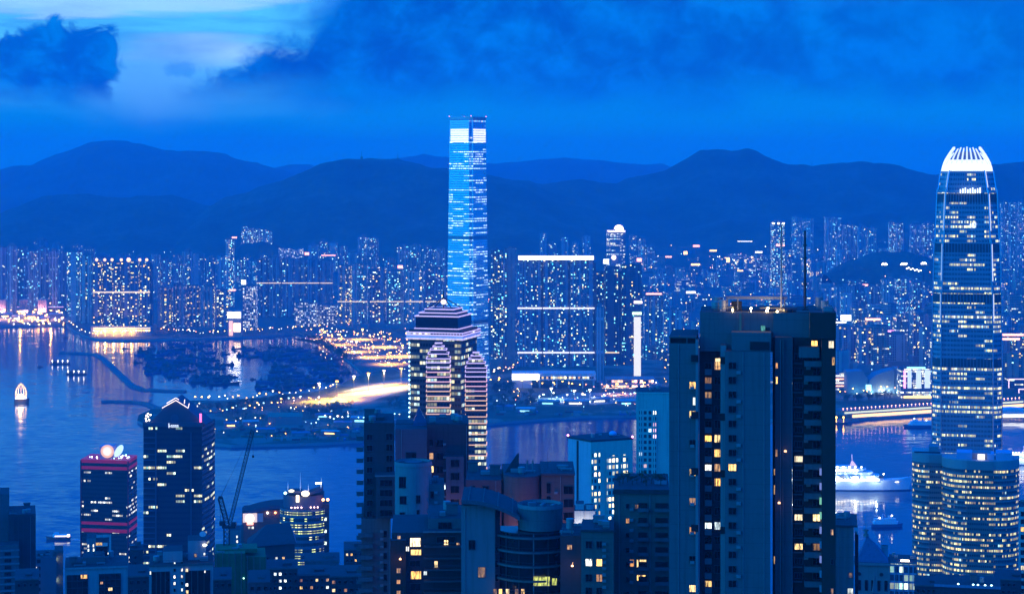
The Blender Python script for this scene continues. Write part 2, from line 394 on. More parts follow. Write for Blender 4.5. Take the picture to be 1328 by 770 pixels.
ridge('western_hills', [(-160, 224), (-60, 222), (0, 217), (20, 213), (45, 213), (60, 206), (80, 198), (100, 190), (118, 185), (140, 182.5), (165, 182), (185, 185), (200, 189), (215, 193), (240, 194), (265, 195), (290, 198), (320, 207), (350, 215), (375, 224), (420, 240), (520, 262), (640, 290)], 14600, 2600, 2500, seed=11)
ridge('middle_hills', [(-160, 300), (-50, 288), (0, 276), (40, 262), (62, 257), (100, 253), (150, 257), (200, 254), (222, 251), (255, 262), (278, 266), (300, 252), (340, 240), (380, 227), (420, 213), (455, 206), (480, 204), (510, 204), (540, 211), (560, 217), (580, 219), (600, 223), (640, 229), (700, 244), (760, 262), (900, 300)], 8900, 1500, 2600, seed=23)
ridge('eastern_hills', [(480, 290), (600, 240), (640, 231), (660, 228), (700, 236), (720, 237), (738, 233), (755, 231), (775, 234), (800, 238), (822, 231), (845, 225), (862, 221), (880, 211), (895, 203), (910, 196), (930, 194), (948, 195), (968, 193), (985, 198), (1000, 205), (1015, 211), (1030, 215), (1055, 217), (1075, 212), (1090, 210), (1120, 208), (1150, 213), (1190, 222), (1215, 228), (1250, 222), (1270, 216), (1290, 213), (1328, 208), (1420, 203), (1500, 215)], 9700, 1900, 2600, seed=31)
def knoll(name, prof, Y, depth, seed): ridge(name, prof, Y, depth, depth, seed=seed, rough=0.5)
knoll('wooded_hill', [(1070, 356), (1085, 347), (1100, 337), (1112, 334), (1125, 329), (1145, 325), (1160, 327), (1175, 326), (1200, 331), (1215, 338), (1235, 345), (1260, 358)], 6600, 300, 41)
knoll('northern_hill', [(285, 345), (300, 328), (315, 316), (340, 313), (360, 318), (390, 333), (420, 345)], 7300, 420, 43)

for px, py, lab in ((469, 204, 'small hilltop mast on the ridge left of the skyscraper, left of two'), (516, 206, 'small hilltop mast on the ridge left of the skyscraper, right of two'), (1053, 217, 'thin hilltop mast on the ridge above the dark tower masts')):
    Yh = 8900 if px < 600 else 9700; zb = Z(py, Yh) - 8; x = X(px, Yh)
    solo('hilltop_mast', MB().tube((x, Yh, zb), (x, Yh, zb + 34), 1.5, 5, .6).box(x - 5, x + 5, Yh - 4, Yh + 4, zb - 4, zb + 10), plain('hill_mast_steel', (.12, .12, .13), .6), lab, 'mast')
# ------------------------------------------------------------------ flat city ground, breakwaters, island slope
CONC = plain('sea_wall_concrete', (0.28, 0.28, 0.27), 0.9, var=0.4, scale=0.08)
GROUND = plain('city_ground', (0.10, 0.11, 0.09), 0.95, var=0.9, scale=0.012)
m, t, b = newmat('open_ground')
P = t.n('ShaderNodeNewGeometry').outputs['Position']
nz = t.noise(P, 0.011, 5, 0.6)[0]
t.L(t.ramp(nz, [(0.35, (0.035, 0.06, 0.025)), (0.5, (0.07, 0.09, 0.04)), (0.56, (0.22, 0.19, 0.13)), (0.75, (0.16, 0.15, 0.12))]), b.inputs['Base Color']); b.inputs['Roughness'].default_value = 0.95
OPEN = m
LZ = 4.0
def slab(name, pts, mat, z=LZ, zb=-6.0, mats=None):
    P_ = [G(px, py, 0.0) for px, py in pts]
    mb = MB(); n = len(P_)
    mb.v = [(p.x, p.y, zb) for p in P_] + [(p.x, p.y, z) for p in P_]
    mb.f = [tuple(range(n, 2 * n))] + [(i, (i + 1) % n, n + (i + 1) % n, n + i) for i in range(n)]
    mb.mi = [0] + [1] * n
    return struct(name, mb, [mat, CONC])
SHORE = [(-160, 427), (0, 425), (30, 424), (70, 423), (86, 422), (96, 430), (110, 437), (130, 442), (165, 443), (200, 442), (260, 441), (330, 438), (388, 434), (404, 438), (418, 446), (432, 456), (447, 466), (460, 476), (470, 486)]
FRONT = [(470, 487), (455, 494), (436, 504), (410, 510), (372, 514), (330, 519), (290, 522), (250, 522), (222, 526), (200, 532), (180, 541), (178, 548), (196, 557), (230, 568), (262, 577), (300, 580), (360, 579), (420, 577), (470, 574), (530, 565), (580, 557), (640, 551), (700, 546), (765, 542), (830, 541), (880, 540), (960, 543), (1030, 549), (1085, 548), (1110, 546), (1150, 541), (1210, 536), (1270, 529), (1328, 522), (1480, 510)]
slab('city_land', SHORE + [(470, 487), (560, 470), (1480, 470), (1480, 280), (-400, 280)], GROUND, 4.0)
slab('reclaimed_land', FRONT + [(1480, 468), (560, 468), (472, 487.5)], OPEN, 4.05)
def mole(name, pts, w, z=3.0):
    P_ = [G(*p) for p in pts]; L, R = [], []
    for i, p in enumerate(P_):
        d = (P_[min(i + 1, len(P_) - 1)] - P_[max(i - 1, 0)]).normalized(); n_ = Vector((-d.y, d.x, 0))
        L.append(p + n_ * w); R.append(p - n_ * w)
    rings = [[(l.x, l.y, -5), (l.x * .8 + r.x * .2, l.y * .8 + r.y * .2, z), (l.x * .2 + r.x * .8, l.y * .2 + r.y * .8, z), (r.x, r.y, -5)] for l, r in zip(L, R)]
    mb = MB().loft(rings)
    o = solo(name, mb, plain('rubble_rock', (0.16, 0.16, 0.15), 0.95, var=1.2, scale=0.25), *MOLE[name + str(len(pts))])
MOLE = {'breakwater9': ('long angled rock breakwater closing off the boat shelter', 'breakwater'),
        'breakwater7': ('short curved rock breakwater below the longer angled one', 'breakwater')}
mole('breakwater', [(78, 458), (105, 458.5), (124, 460), (134, 466), (146, 477), (158, 489), (172, 501), (186, 506), (240, 508)], 9)
mole('breakwater', [(132, 521), (150, 521), (175, 522), (190, 524), (202, 529), (208, 536), (204, 541)], 8)
xs = np.linspace(-1500, 1500, 61); ys = np.linspace(-400, 1900, 90)
Xg, Yg = np.meshgrid(xs, ys)
zg = np.where(Yg > 1880, -6.0, np.where(Yg > 1250, 5.0, 5.0 + (1250 - Yg) * 0.20)) + np.where(Yg < 1200, fbm(Xg / 120, Yg / 120, 77) * 14, 0)
struct('hillside', MB().add(np.stack([Xg, Yg, zg], -1).reshape(-1, 3), [(j * 61 + i, j * 61 + i + 1, (j + 1) * 61 + i + 1, (j + 1) * 61 + i) for j in range(89) for i in range(60)]), HILL)
# ------------------------------------------------------------------ facade kinds
APT = facade('apartment_facade', 3.4, 3.1, 0.16, 0.36, 'apt', 4.5, COOL, colfrac=0.62)
APTW = facade('apartment_facade_warm', 3.6, 3.1, 0.12, 0.32, 'apt', 5.0, WARM, colfrac=0.6)
OFF = facade('office_facade', 3.0, 3.9, 0.10, 0.34, 'office', 2.6, OFFC, seg=5)
GRID = facade('gridded_facade', 4.2, 3.6, 0.18, 0.34, 'apt', 2.0, [(0.0, (1.0, 0.80, 0.5)), (0.6, (0.9, 0.9, 0.75)), (1.0, (0.6, 0.85, 1.0))], colfrac=1.0)
PLANT = plain('rooftop_plant', (0.22, 0.23, 0.25), 0.8)
DARKM = plain('dark_metal', (0.03, 0.035, 0.045), 0.5)
LW = emit('white_lamp', (1.0, 0.92, 0.68), 9.0)
LO = emit('sodium_lamp', (1.0, 0.46, 0.03), 15.0)
LC = emit('cyan_lamp', (0.45, 0.9, 1.0), 7.0)
LP = emit('pink_lamp', (1.0, 0.34, 0.08), 10.0)
LEDW = emit('white_light_strip', (0.95, 0.93, 1.0), 3.2)
LEDB = emit('warm_light_band', (1.0, 0.70, 0.22), 1.6)

# ------------------------------------------------------------------ tower prototypes: unit plan, unit height
def plan_cross(a=0.30, b=0.5):
    return [(-a, -b), (a, -b), (a, -a), (b, -a), (b, a), (a, a), (a, b), (-a, b), (-a, a), (-b, a), (-b, -a), (-a, -a)]
def plan_comb(n=3, d=0.22):
    P = []
    for i in range(n):
        x0 = -0.5 + i / n; x1 = x0 + 0.72 / n
        P += [(x0, -0.5), (x1, -0.5), (x1, -0.5 + d), (x0 + 1 / n, -0.5 + d)]
    P[-1] = (0.5, -0.5 + d)
    return P + [(0.5, 0.5), (-0.5, 0.5)]
def plan_oct(c=0.2): h = 0.5; return [(-h + c, -h), (h - c, -h), (h, -h + c), (h, h - c), (h - c, h), (-h + c, h), (-h, h - c), (-h, -h + c)]
def plan_h(): return [(-.5, -.5), (-.12, -.5), (-.12, -.28), (.12, -.28), (.12, -.5), (.5, -.5), (.5, .5), (.14, .5), (.14, .3), (-.14, .3), (-.14, .5), (-.5, .5)]
PLANS = [plan_cross(), plan_comb(3), plan_comb(2, 0.3), plan_oct(), plan_h(), [(-.5, -.5), (.5, -.5), (.5, .5), (-.5, .5)], plan_cross(0.22, 0.5), plan_comb(4, 0.15)]
def unit_shaft(P): return MB().prism(P, 0, 1)
SHAFT = {}
def shaft(k, mat):
    if (k, mat.name) not in SHAFT: SHAFT[(k, mat.name)] = unit_shaft(PLANS[k]).mesh('tower_shaft', mat)
    return SHAFT[(k, mat.name)]
rp = MB().box(-.28, .10, -.2, .3, 0, 1).box(.14, .34, -.25, .05, 0, .55).box(-.46, -.34, -.1, .2, 0, .4)
ROOFP = rp.mesh('roof_plant', PLANT)
rq = MB().box(-.2, .2, -.2, .2, 0, .6).box(-.08, .08, -.08, .08, .6, 1.0).box(.26, .40, .1, .3, 0, .5)
ROOFQ = rq.mesh('roof_plant', PLANT)
pod = MB().prism(plan_oct(0.04), 0, 1)
PODM = pod.mesh('podium', plain('podium_wall', (0.26, 0.26, 0.27), 0.8))
CROWNL = MB()
for a in (-.4, 0, .4): CROWNL.box(a - .07, a + .07, -.53, -.47, 0, 1)
CROWNLM = CROWNL.mesh('crown_lamp', LW)
ORD = 'first second third fourth fifth sixth seventh eighth ninth tenth eleventh twelfth thirteenth fourteenth fifteenth sixteenth seventeenth eighteenth nineteenth twentieth'.split()
TINTS = [((0.46, 0.47, 0.46), 'pale'), ((0.34, 0.36, 0.38), 'grey'), ((0.42, 0.34, 0.28), 'tan'), ((0.50, 0.48, 0.42), 'cream'), ((0.25, 0.30, 0.36), 'slate')]
def tower(px0, px1, pyt, Y, lit=0.12, tint=0, k=None, mat=None, zb=LZ, depth=None, rot=0.0, name='residential_tower', label=None, cat='tower', group=None, podh=0, lampt=False, parts=True, bandrows=(), bandmat=None):
    w = (px1 - px0) * Y / F; cx = X((px0 + px1) / 2, Y); zt = Z(pyt, Y); h = zt - zb
    d = depth or min(max(w, 16), 42)
    k = random.randrange(len(PLANS)) if k is None else k
    lit *= .7; mat = mat or APT; tc = TINTS[tint][0] if isinstance(tint, int) else tint
    if not parts:
        o = tag(link(name, shaft(k, mat), None, (cx, Y + d / 2, zb)), label, cat, group)
        o.scale = (w, d, h); o.rotation_euler.z = rot; o.color = (*tc, lit); return o
    r = thing(name, label, cat, (cx, Y + d / 2, zb), group); r.rotation_euler.z = rot
    s_ = link('tower_shaft', shaft(k, mat), r, (0, 0, podh)); s_.scale = (w, d, h - podh); s_.color = (*tc, lit)
    q = link('roof_plant', random.choice((ROOFP, ROOFQ)), r, (0, 0, h)); q.scale = (w, d, random.uniform(3, 8) * Y / 5000); q.rotation_euler.z = random.choice((0, PI))
    if podh:
        p = link('podium', PODM, r, (0, 0, 0)); p.scale = (w * 1.25, d * 1.3, podh)
    if lampt:
        p = link('crown_lamp', CROWNLM, r, (0, 0, h - 4)); p.scale = (w, d, 4.5)
    for py in bandrows:
        z = Z(py, Y) - zb
        part('light_band', MB().box(cx - w * .52, cx + w * .52, Y - .8, Y - .2, zb + z - .9, zb + z + .9), bandmat or LEDB, r)
    return r
def row(spec, Y, where, group, zb=LZ, mats=None, lits=(0.06, 0.2), tints=None, jitter=120, podh=0, **kw):
    """a row of tall blocks given as (left column, right column, top row); each named by its order in the row"""
    spec = sorted(spec, key=lambda s: s[0] + s[1]); n = len(spec); out = []
    for i, s in enumerate(spec):
        ti = (tints[i % len(tints)] if tints else random.randrange(len(TINTS)))
        nm = TINTS[ti][1] if isinstance(ti, int) else 'bluish'
        pos = 'leftmost' if i == 0 else ('rightmost' if i == n - 1 else ORD[i] + ' from the left')
        size = 'slim' if s[1] - s[0] < 12 else 'broad' if s[1] - s[0] > 18 else 'tall'
        o = tower(s[0], s[1], s[2], Y + random.uniform(-jitter, jitter), random.uniform(*lits) if len(s) < 4 else s[3], ti,
                  zb=zb, mat=(mats[i % len(mats)] if mats else None), label=f'{size} {nm} tower, {pos} {where}', group=group, podh=podh, **kw)
        out.append(o)
    return out

# --- west shore (left edge of the city)
row([(-30, -14, 322), (-14, 7, 321), (9, 20, 319), (22, 34, 320), (36, 47, 326), (49, 61, 322), (63, 75, 326), (77, 86, 329)], 5560, 'in the front row above the west wharf', 'tower row above the west wharf', tints=[0, 1, 0, 4], lits=(.05, .12))
row([(-20, -4, 327), (14, 26, 325), (44, 59, 312), (66, 80, 317), (92, 106, 319), (108, 121, 322), (124, 140, 331), (150, 166, 330), (174, 188, 333)], 6500, 'in the second row above the wharf', 'second tower row behind the west wharf', tints=[4, 1], lits=(.03, .08))
row([(87, 103, 327, .26), (105, 120, 331, .10)], 5150, 'of the pair beside the wide lamp-topped block', 'pair beside the waterside block', tints=[0, 3], jitter=20)
# --- behind and right of the wide block
row([(196, 207, 330), (209, 221, 337), (224, 234, 331), (236, 248, 326), (250, 264, 329), (267, 279, 335), (281, 291, 332)], 6000, 'in the row behind the five-tower estate', 'row behind the five-tower estate', tints=[0, 1, 4], lits=(.08, .2))
row([(204, 222, 374), (224, 240, 370), (242, 258, 371), (260, 277, 372), (279, 295, 376)], 4830, 'of the five-tower estate on the shelter shore', 'five-tower estate on the shelter shore', tints=[4, 1], lits=(.22, .34), mats=[APTW], jitter=10, depth=30, k=1, podh=14)
tower(292, 303, 311, 5700, .42, 0, label='slim tower full of lit windows rising left of the lit hillside estate', k=3, mat=APT)
tower(315, 332, 371, 4900, .75, 3, label='narrow block with bright white window grid right of the glowing billboard', k=5, mat=GRID, name='office_block', cat='office')
row([(333, 348, 336), (349, 364, 334), (366, 381, 335), (382, 397, 336), (399, 414, 337), (416, 431, 338)], 5330, 'of the dark estate with one light band', 'dark linked estate', tints=[4, 1], lits=(.05, .11), jitter=8, depth=34, k=2, bandrows=(367,))
tower(382, 410, 393, 5020, .62, 3, label='low wide block with dense warm window grid before the dark linked estate', k=5, mat=GRID, depth=30, name='office_block', cat='office')
tower(411, 438, 396, 5060, .5, 3, label='low grid-lit block right of the densest lit low block', k=5, mat=GRID, depth=30, name='office_block', cat='office')
row([(438, 455, 345), (457, 476, 343), (480, 500, 350), (503, 523, 352), (526, 548, 352), (552, 574, 348), (578, 598, 347), (600, 618, 349)], 4960, 'of the light-banded estate left of the skyscraper', 'long estate with light bands', tints=[1, 0, 4], lits=(.15, .30), mats=[APTW, APT], jitter=14, depth=32, bandrows=(391,), podh=12)
row([(450, 468, 328), (471, 488, 334), (498, 513, 336), (515, 529, 320), (531, 545, 318), (547, 560, 320), (562, 577, 322), (590, 604, 324)], 6050, 'in the pale row behind the long banded estate', 'pale row behind the long banded estate', tints=[0, 3, 1], lits=(.07, .17))
row([(400, 412, 318), (414, 424, 313), (426, 437, 315), (440, 450, 320), (464, 476, 308), (478, 490, 309)], 7100, 'up the slope behind the linked estates', 'slope towers behind the linked estates', lits=(.12, .28), tints=[0, 1], zb=30)
row([(304, 313, 338), (315, 324, 333), (326, 335, 339), (337, 345, 331)], 6400, 'of the four under the little hill estate', 'four towers under the little hill estate', lits=(.25, .4), tints=[0, 1])
# --- hillside estate
row([(313, 320, 294), (321, 328, 296), (329, 336, 297), (337, 344, 298), (345, 352, 300)], 7600, 'of the little estate high on the hill', 'little estate high on the hill', zb=60, lits=(.35, .5), tints=[0], parts=False, k=1)
row([(361, 367, 322), (369, 376, 322), (378, 385, 323), (386, 393, 322)], 7000, 'of the four lit blocks at the hill foot', 'four lit blocks at the hill foot', zb=20, lits=(.4, .55), tints=[3], mats=[GRID], parts=False, k=5)
# --- right of the tallest tower
row([(637, 652, 325), (654, 669, 322)], 3980, 'of the dark pair beside the tallest tower', 'dark pair beside the tallest tower', tints=[4], lits=(.22, .30), mats=[APT], jitter=10, depth=34, k=1, podh=20)
row([(700, 709, 303), (712, 722, 316), (728, 737, 308), (742, 751, 314), (756, 766, 306), (816, 826, 306), (828, 838, 310), (840, 849, 321)], 7300, 'of the far blocks behind the white-capped wall', 'far blocks behind the white-capped estate', lits=(.12, .26), tints=[0, 1], zb=25)
tower(836, 860, 384, 4500, .16, 1, label='mid-height block under a pink roof light right of the white light shaft', k=1)
tower(861, 884, 402, 4300, .14, 0, label='pale squat block behind the tallest foreground tower, left side', k=4)
# --- far right
def topped(px0, px1, pyt, Y, label):
    r = tower(px0, px1, pyt, Y, .4, 1, label=label, k=3, mat=APT, lampt=True); return r
topped(1001, 1018, 289, 6400, 'slim tower with pinkish lights round its crown beside the far mast')
row([(1028, 1040, 282), (1042, 1056, 283), (1071, 1091, 282), (1094, 1111, 292), (1113, 1124, 294), (1126, 1137, 296)], 7500, 'of the tall estate under the right-hand ridge', 'tall estate under the right-hand ridge', zb=30, lits=(.10, .2), tints=[0, 3])
row([(1153, 1161, 289, .3), (1163, 1173, 290, .22), (1182, 1196, 291, .14), (1198, 1212, 290, .16)], 7600, 'of the estate above the wooded hill', 'estate above the wooded hill', zb=40, tints=[0, 1])
row([(1299, 1309, 262), (1311, 1320, 263), (1322, 1331, 261), (1333, 1345, 266)], 7000, 'of the estate right of the crowned tower', 'estate right of the crowned tower', zb=30, lits=(.12, .24), tints=[0])
row([(1085, 1108, 372, .06), (1110, 1122, 384, .1), (1124, 1142, 372, .14), (1146, 1160, 362, .12), (1163, 1180, 362, .4), (1184, 1200, 366, .2)], 5200, 'in the middle rank behind the pier', 'middle rank behind the pier', jitter=160, tints=[0, 4, 1])
row([(1084, 1112, 424, .10), (1114, 1140, 426, .26), (1186, 1206, 408, .28), (1148, 1176, 434, .08)], 4000, 'in the front rank behind the pier', 'front rank behind the pier', jitter=110, tints=[4, 1, 0], mats=[APTW, APTW, APT], podh=15)
row([(1299, 1312, 425, .12), (1314, 1336, 432, .2)], 3900, 'of the near pair right of the crowned tower', 'pair with bright roof bars', tints=[4, 1], jitter=20)

# --- the wide waterside block: six fused towers on one lit podium
Y = 4760
wb = thing('apartment_block', 'wide waterside apartment block with seven glowing roof lamps and lit podium', 'apartments', (X(158, Y), Y + 20, LZ))
for i, (a, c) in enumerate([(121, 132), (134, 145), (146, 156), (157, 167), (168, 180), (182, 194)]):
    o = part('tower_shaft', MB().prism([(X(a, Y), Y), (X(c, Y), Y), (X(c, Y), Y + 34), (X(a, Y), Y + 34)], 22, Z(340, Y)), APTW, wb, color=(.20, .22, .26, .21))
    part('recess_wall', MB().box(X(c, Y), X(c + 2.2, Y), Y + 8, Y + 30, 22, Z(342, Y)), plain('recess_wall_paint', (.12, .13, .15)), wb)
part('light_band', MB().box(X(120.5, Y), X(194.5, Y), Y - 1, Y - .3, Z(379.6, Y), Z(378, Y)), LEDB, wb)
for a in (125, 135.5, 145, 157, 166.5, 181, 190):
    part('roof_lamp', MB().ball((X(a, Y), Y + 3, Z(337, Y)), 3.6 if a != 166.5 else 5.2), emit('roof_lamp_glow', (1.0, .56, .16), 2.6), wb)
o = part('podium', MB().box(X(119, Y), X(197, Y), Y - 10, Y + 60, LZ, 26), plain('podium_wall', (0.26, 0.26, 0.27)), wb)
part('podium_light_band', MB().box(X(122, Y), X(196, Y), Y - 10.6, Y - 10.1, 20, 23), LEDB, wb)
for i in range(22):
    x = X(123 + i * 3.4, Y); part('podium_lamp', MB().box(x - 1.5, x + 1.5, Y - 10.9, Y - 10.2, 14.5, 17.5), LO if i % 4 else LW, wb)

for px in (128, 138, 149, 160, 172):
    q = part('quay_lamp', MB().tube((X(px, Y), Y - 14, LZ), (X(px, Y), Y - 14, 13), .2, 5).ball((X(px, Y), Y - 14, 13.5), 1.0, 6, 4), LO, wb)
    l = bpy.data.lights.new('quay_lamp_light', 'POINT'); l.energy = 42000; l.color = (1, .48, .06); l.shadow_soft_size = 1.2; link('quay_lamp_light', l, q, (X(px, Y) - WL(q).x, Y - 15.4 - WL(q).y, 13.5 - WL(q).z))
# --- hall with lit ribs on the west wharf
Y = 5500
for (a, c, lab) in ((25, 60, 'long low wharf hall with upright ribs lit pink from below'), (-14, 7, 'small ribbed pink-lit hall at the far west end of the wharf')):
    h = thing('wharf_hall', lab, 'hall', (X((a + c) / 2, Y), Y, LZ))
    part('body', MB().box(X(a, Y), X(c, Y), Y, Y + 50, LZ, 38), plain('hall_wall', (.42, .36, .38)), h)
    rb = MB()
    for i in range(int((c - a) / 2.2)): x = X(a + 1 + i * 2.2, Y); rb.box(x - .7, x + .7, Y - 2, Y, LZ, 37)
    part('rib', rb, plain('hall_rib', (.5, .42, .42)), h)
    part('base_light', MB().box(X(a, Y), X(c, Y), Y - 4.4, Y - 3.8, LZ + 1, LZ + 4), emit('pink_floodlight', (1.0, .5, .42), 3.0), h)
    for i in range(3):
        l = bpy.data.lights.new('wall_washer', 'AREA'); l.energy = 40000 if c > 20 else 20000; l.color = (1, .42, .38); l.size = 30; l.size_y = 2; l.shape = 'RECTANGLE'
        lo = link('wall_washer', l, h, (X(a + (c - a) * (i + .5) / 3, Y) - h.location.x, -10, 2)); lo.rotation_euler = (math.radians(130), 0, 0)

# --- glowing billboard block
Y = 4740
bb = thing('billboard_block', 'small waterside block carrying a big white glowing billboard over an orange one', 'building', (X(304, Y), Y, LZ))
part('body', MB().box(X(295, Y), X(313, Y), Y, Y + 30, LZ, Z(403, Y)), plain('block_wall', (.3, .28, .26)), bb)
part('billboard', MB().box(X(295.5, Y), X(312, Y), Y - 1.5, Y - .5, Z(412, Y), Z(405, Y)), emit('billboard_white', (1.0, .95, .9), 9.0), bb)
part('billboard', MB().box(X(303, Y), X(312, Y), Y - 1.5, Y - .5, Z(430, Y), Z(419, Y)), emit('billboard_orange', (1.0, .62, .3), 5.0), bb, label='lower orange billboard')
part('entrance_light', MB().box(X(297, Y), X(302, Y), Y - 1.2, Y - .5, LZ + 1, Z(416, Y)), emit('billboard_orange_dim', (1.0, .5, .25), 1.6), bb)
# ================================================================== landmark towers
def rot2(P, a, c=(0, 0), s=1.0):
    ca, sa = math.cos(a), math.sin(a)
    return [(c[0] + s * (ca * x - sa * y), c[1] + s * (sa * x + ca * y)) for x, y in P]
def ring(P, z): return [(x, y, z) for x, y in P]

# --- tallest tower: tapering square with notched corners, flared foot, lit rows
Y = 3720; c = (X(606, Y), Y + 35)
TT = thing('supertall_tower', 'tallest tower, a pale cyan glass shaft lit in rows against the hills', 'skyscraper', (c[0], c[1], LZ))
ang = math.radians(-33.5)
def notched(h, n=5.0):
    return [(-h + n, -h), (h - n, -h), (h - n, -h + n), (h, -h + n), (h, h - n), (h - n, h - n), (h - n, h), (-h + n, h), (-h + n, h - n), (-h, h - n), (-h, -h + n), (-h + n, -h + n)]
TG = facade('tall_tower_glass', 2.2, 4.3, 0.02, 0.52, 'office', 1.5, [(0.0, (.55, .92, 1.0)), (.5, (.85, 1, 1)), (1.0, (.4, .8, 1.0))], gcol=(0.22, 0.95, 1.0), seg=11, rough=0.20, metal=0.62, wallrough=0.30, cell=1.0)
prof = [(4, 33), (30, 30.5), (70, 29.3), (150, 28.6), (300, 27.2), (415, 26), (440, 26)]
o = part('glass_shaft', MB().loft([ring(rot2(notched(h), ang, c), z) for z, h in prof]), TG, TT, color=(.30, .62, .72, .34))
zt = Z(155, Y)
o = part('crown_shaft', MB().loft([ring(rot2(notched(25.9), ang, c), 440.5), ring(rot2(notched(25.4), ang, c), zt)]), facade('tall_crown_glass', 2.2, 4.3, .05, .30, 'office', 1.0, COOL, gcol=(.5, .7, .95), seg=30, rough=.25, metal=.7), TT, color=(.4, .52, .66, .12))
for k in range(4):          # the bright slot under the roof, one panel per face
    a = ang + k * PI / 2
    q = rot2([(-19.5, -26.3), (19.5, -26.3), (19.5, -25.7), (-19.5, -25.7)], a, c)
    for j in range(6): part('crown_light_panel', MB().prism(q, 437.5 + j * 4.2, 440.4 + j * 4.2), emit('crown_panel_glow', (1.0, .97, .90), 1.5 if k in (0, 3) else 1.0), TT)
    q2 = rot2([(-21, -26.2), (21, -26.2), (21, -25.5), (-21, -25.5)], a, c)
    part('parapet_fin', MB().prism(q2, zt, zt + 5), plain('tower_metal', (.35, .42, .5), .4, .6), TT)
for z in (262, 110):   # plant floors
    h = np.interp(z, [p[0] for p in prof], [p[1] for p in prof])
    part('plant_floor', MB().prism(rot2(notched(h + .25), ang, c), z, z + 7), plain('tower_louvre', (.10, .26, .34), .4, .5), TT)
for k in range(4):
    p = rot2([(-24, -24)], ang + k * PI / 2, c)[0]
    part('aircraft_light', MB().ball((p[0], p[1], zt + 6), .8), emit('aircraft_red', (1, .2, .35), 6), TT)

# --- twin-slab estate with white roof cap and two light lines
Y = 3760
HB = thing('apartment_block', 'wide three-tower apartment wall under a bright white roof cap', 'apartments', (X(721, Y), Y + 20, LZ))
HBM = facade('estate_facade', 2.5, 3.15, .14, .36, 'apt', 3.8, COOL, colfrac=.62)
zt = Z(337, Y)
for i, (a, c2) in enumerate(((672, 702), (705, 737), (740, 770))):
    w = c2 - a
    pts = []
    for j in range(4):
        x0, x1 = X(a + w * j / 4, Y), X(a + w * (j + .78) / 4, Y); pts += [(x0, Y), (x1, Y), (x1, Y + 4.5), (X(a + w * (j + 1) / 4, Y), Y + 4.5)]
    pts += [(X(c2, Y), Y + 36), (X(a, Y), Y + 36)]
    part('tower_shaft', MB().prism(pts, 30, zt), HBM, HB, color=(.24, .30, .38, .17))
    part('recess_wall', MB().box(X(c2, Y), X(c2 + 3, Y), Y + 9, Y + 30, 30, zt - 6), plain('recess_wall_paint', (.12, .13, .15)), HB)
    for py in (399.5, 457):
        part('light_band', MB().box(X(a - 1, Y), X(c2 + 1, Y), Y - 1.2, Y - .5, Z(py + .9, Y), Z(py - .9, Y)), emit('estate_light_line', (1.0, .95, .92), 1.5), HB)
part('roof_cap', MB().prism([(X(672, Y), Y - 3), (X(770, Y), Y - 3), (X(770, Y), Y + 38), (X(672, Y), Y + 38)], zt + .2, Z(333.2, Y)), plain('cap_white', (.7, .7, .7)), HB)
part('roof_cap_light', MB().box(X(672, Y), X(770, Y), Y - 4, Y - 3.2, Z(337, Y), Z(331.5, Y)), emit('roof_cap_glow', (1.0, .98, .9), 2.2), HB)
pdm = thing('podium_building', 'white colonnaded podium below the white-capped apartment wall, floodlit at its left end', 'podium', (X(720, 3680), 3680, LZ))
Y = 3640
part('upper_storey', MB().box(X(664, Y), X(773, Y), Y, Y + 50, 18, 30), plain('podium_white', (.62, .62, .64)), pdm)
part('window_band', MB().box(X(700, Y), X(770, Y), Y - .5, Y - .1, 20.5, 24.5), facade('podium_windows', 4, 5, .1, .1, 'apt', 4, WARM, colfrac=1), pdm, color=(.5, .5, .5, .7))
part('base', MB().box(X(664, Y), X(690, Y), Y, Y + 40, LZ, 17.9), plain('podium_white', (.62, .62, .64)), pdm)
for px in (700, 717, 722, 738, 756, 770): part('column', MB().cyl(X(px, Y), Y + 4, 1.6, LZ, 18, 8), plain('podium_white', (.62, .62, .64)), pdm)
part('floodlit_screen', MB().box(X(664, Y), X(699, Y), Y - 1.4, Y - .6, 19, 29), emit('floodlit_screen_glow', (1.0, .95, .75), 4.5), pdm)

# --- dark arch towers with the white light shaft
Y = 3850
AR = thing('apartment_block', 'dark paired apartment towers with a tall white light shaft on their right edge', 'apartments', (X(808, Y), Y + 20, LZ))
for a, c2, pt in ((772, 784, 352), (785, 803, 346), (806, 832, 343)):
    part('tower_shaft', MB().prism([(X(a, Y), Y), (X(c2, Y), Y), (X(c2, Y), Y + 34), (X(a, Y), Y + 34)], 24, Z(pt, Y)), HBM, AR, color=(.13, .15, .18, .17))
part('link_wall', MB().box(X(803, Y), X(806, Y), Y + 6, Y + 30, 24, Z(352, Y)), plain('recess_wall_paint', (.12, .13, .15)), AR)
part('light_shaft', MB().box(X(822, Y), X(831, Y), Y - 2.4, Y - .3, Z(489, Y), Z(411, Y)), emit('light_shaft_glow', (.95, .88, .62), 1.25), AR)
part('sign_panel', MB().box(X(820, Y), X(832, Y), Y - 1.5, Y - .4, Z(408, Y), Z(404.5, Y)), emit('green_sign_glow', (.7, 1.0, .5), 2.5), AR)
part('sign_panel', MB().box(X(822, Y), X(833, Y), Y - 1.5, Y - .4, Z(393.5, Y), Z(390, Y)), emit('pink_sign_glow', (1.0, .75, .7), 2.5), AR)
for py, a, c2 in ((457, 785, 803), (437, 816, 833)): part('light_band', MB().box(X(a, Y), X(c2, Y), Y - 1, Y - .3, Z(py + .7, Y), Z(py - .7, Y)), LEDB, AR)
sh = thing('service_tower', 'narrow grey shaft standing between the white-capped wall and the dark towers', 'tower', (X(778, 3740), 3740, LZ))
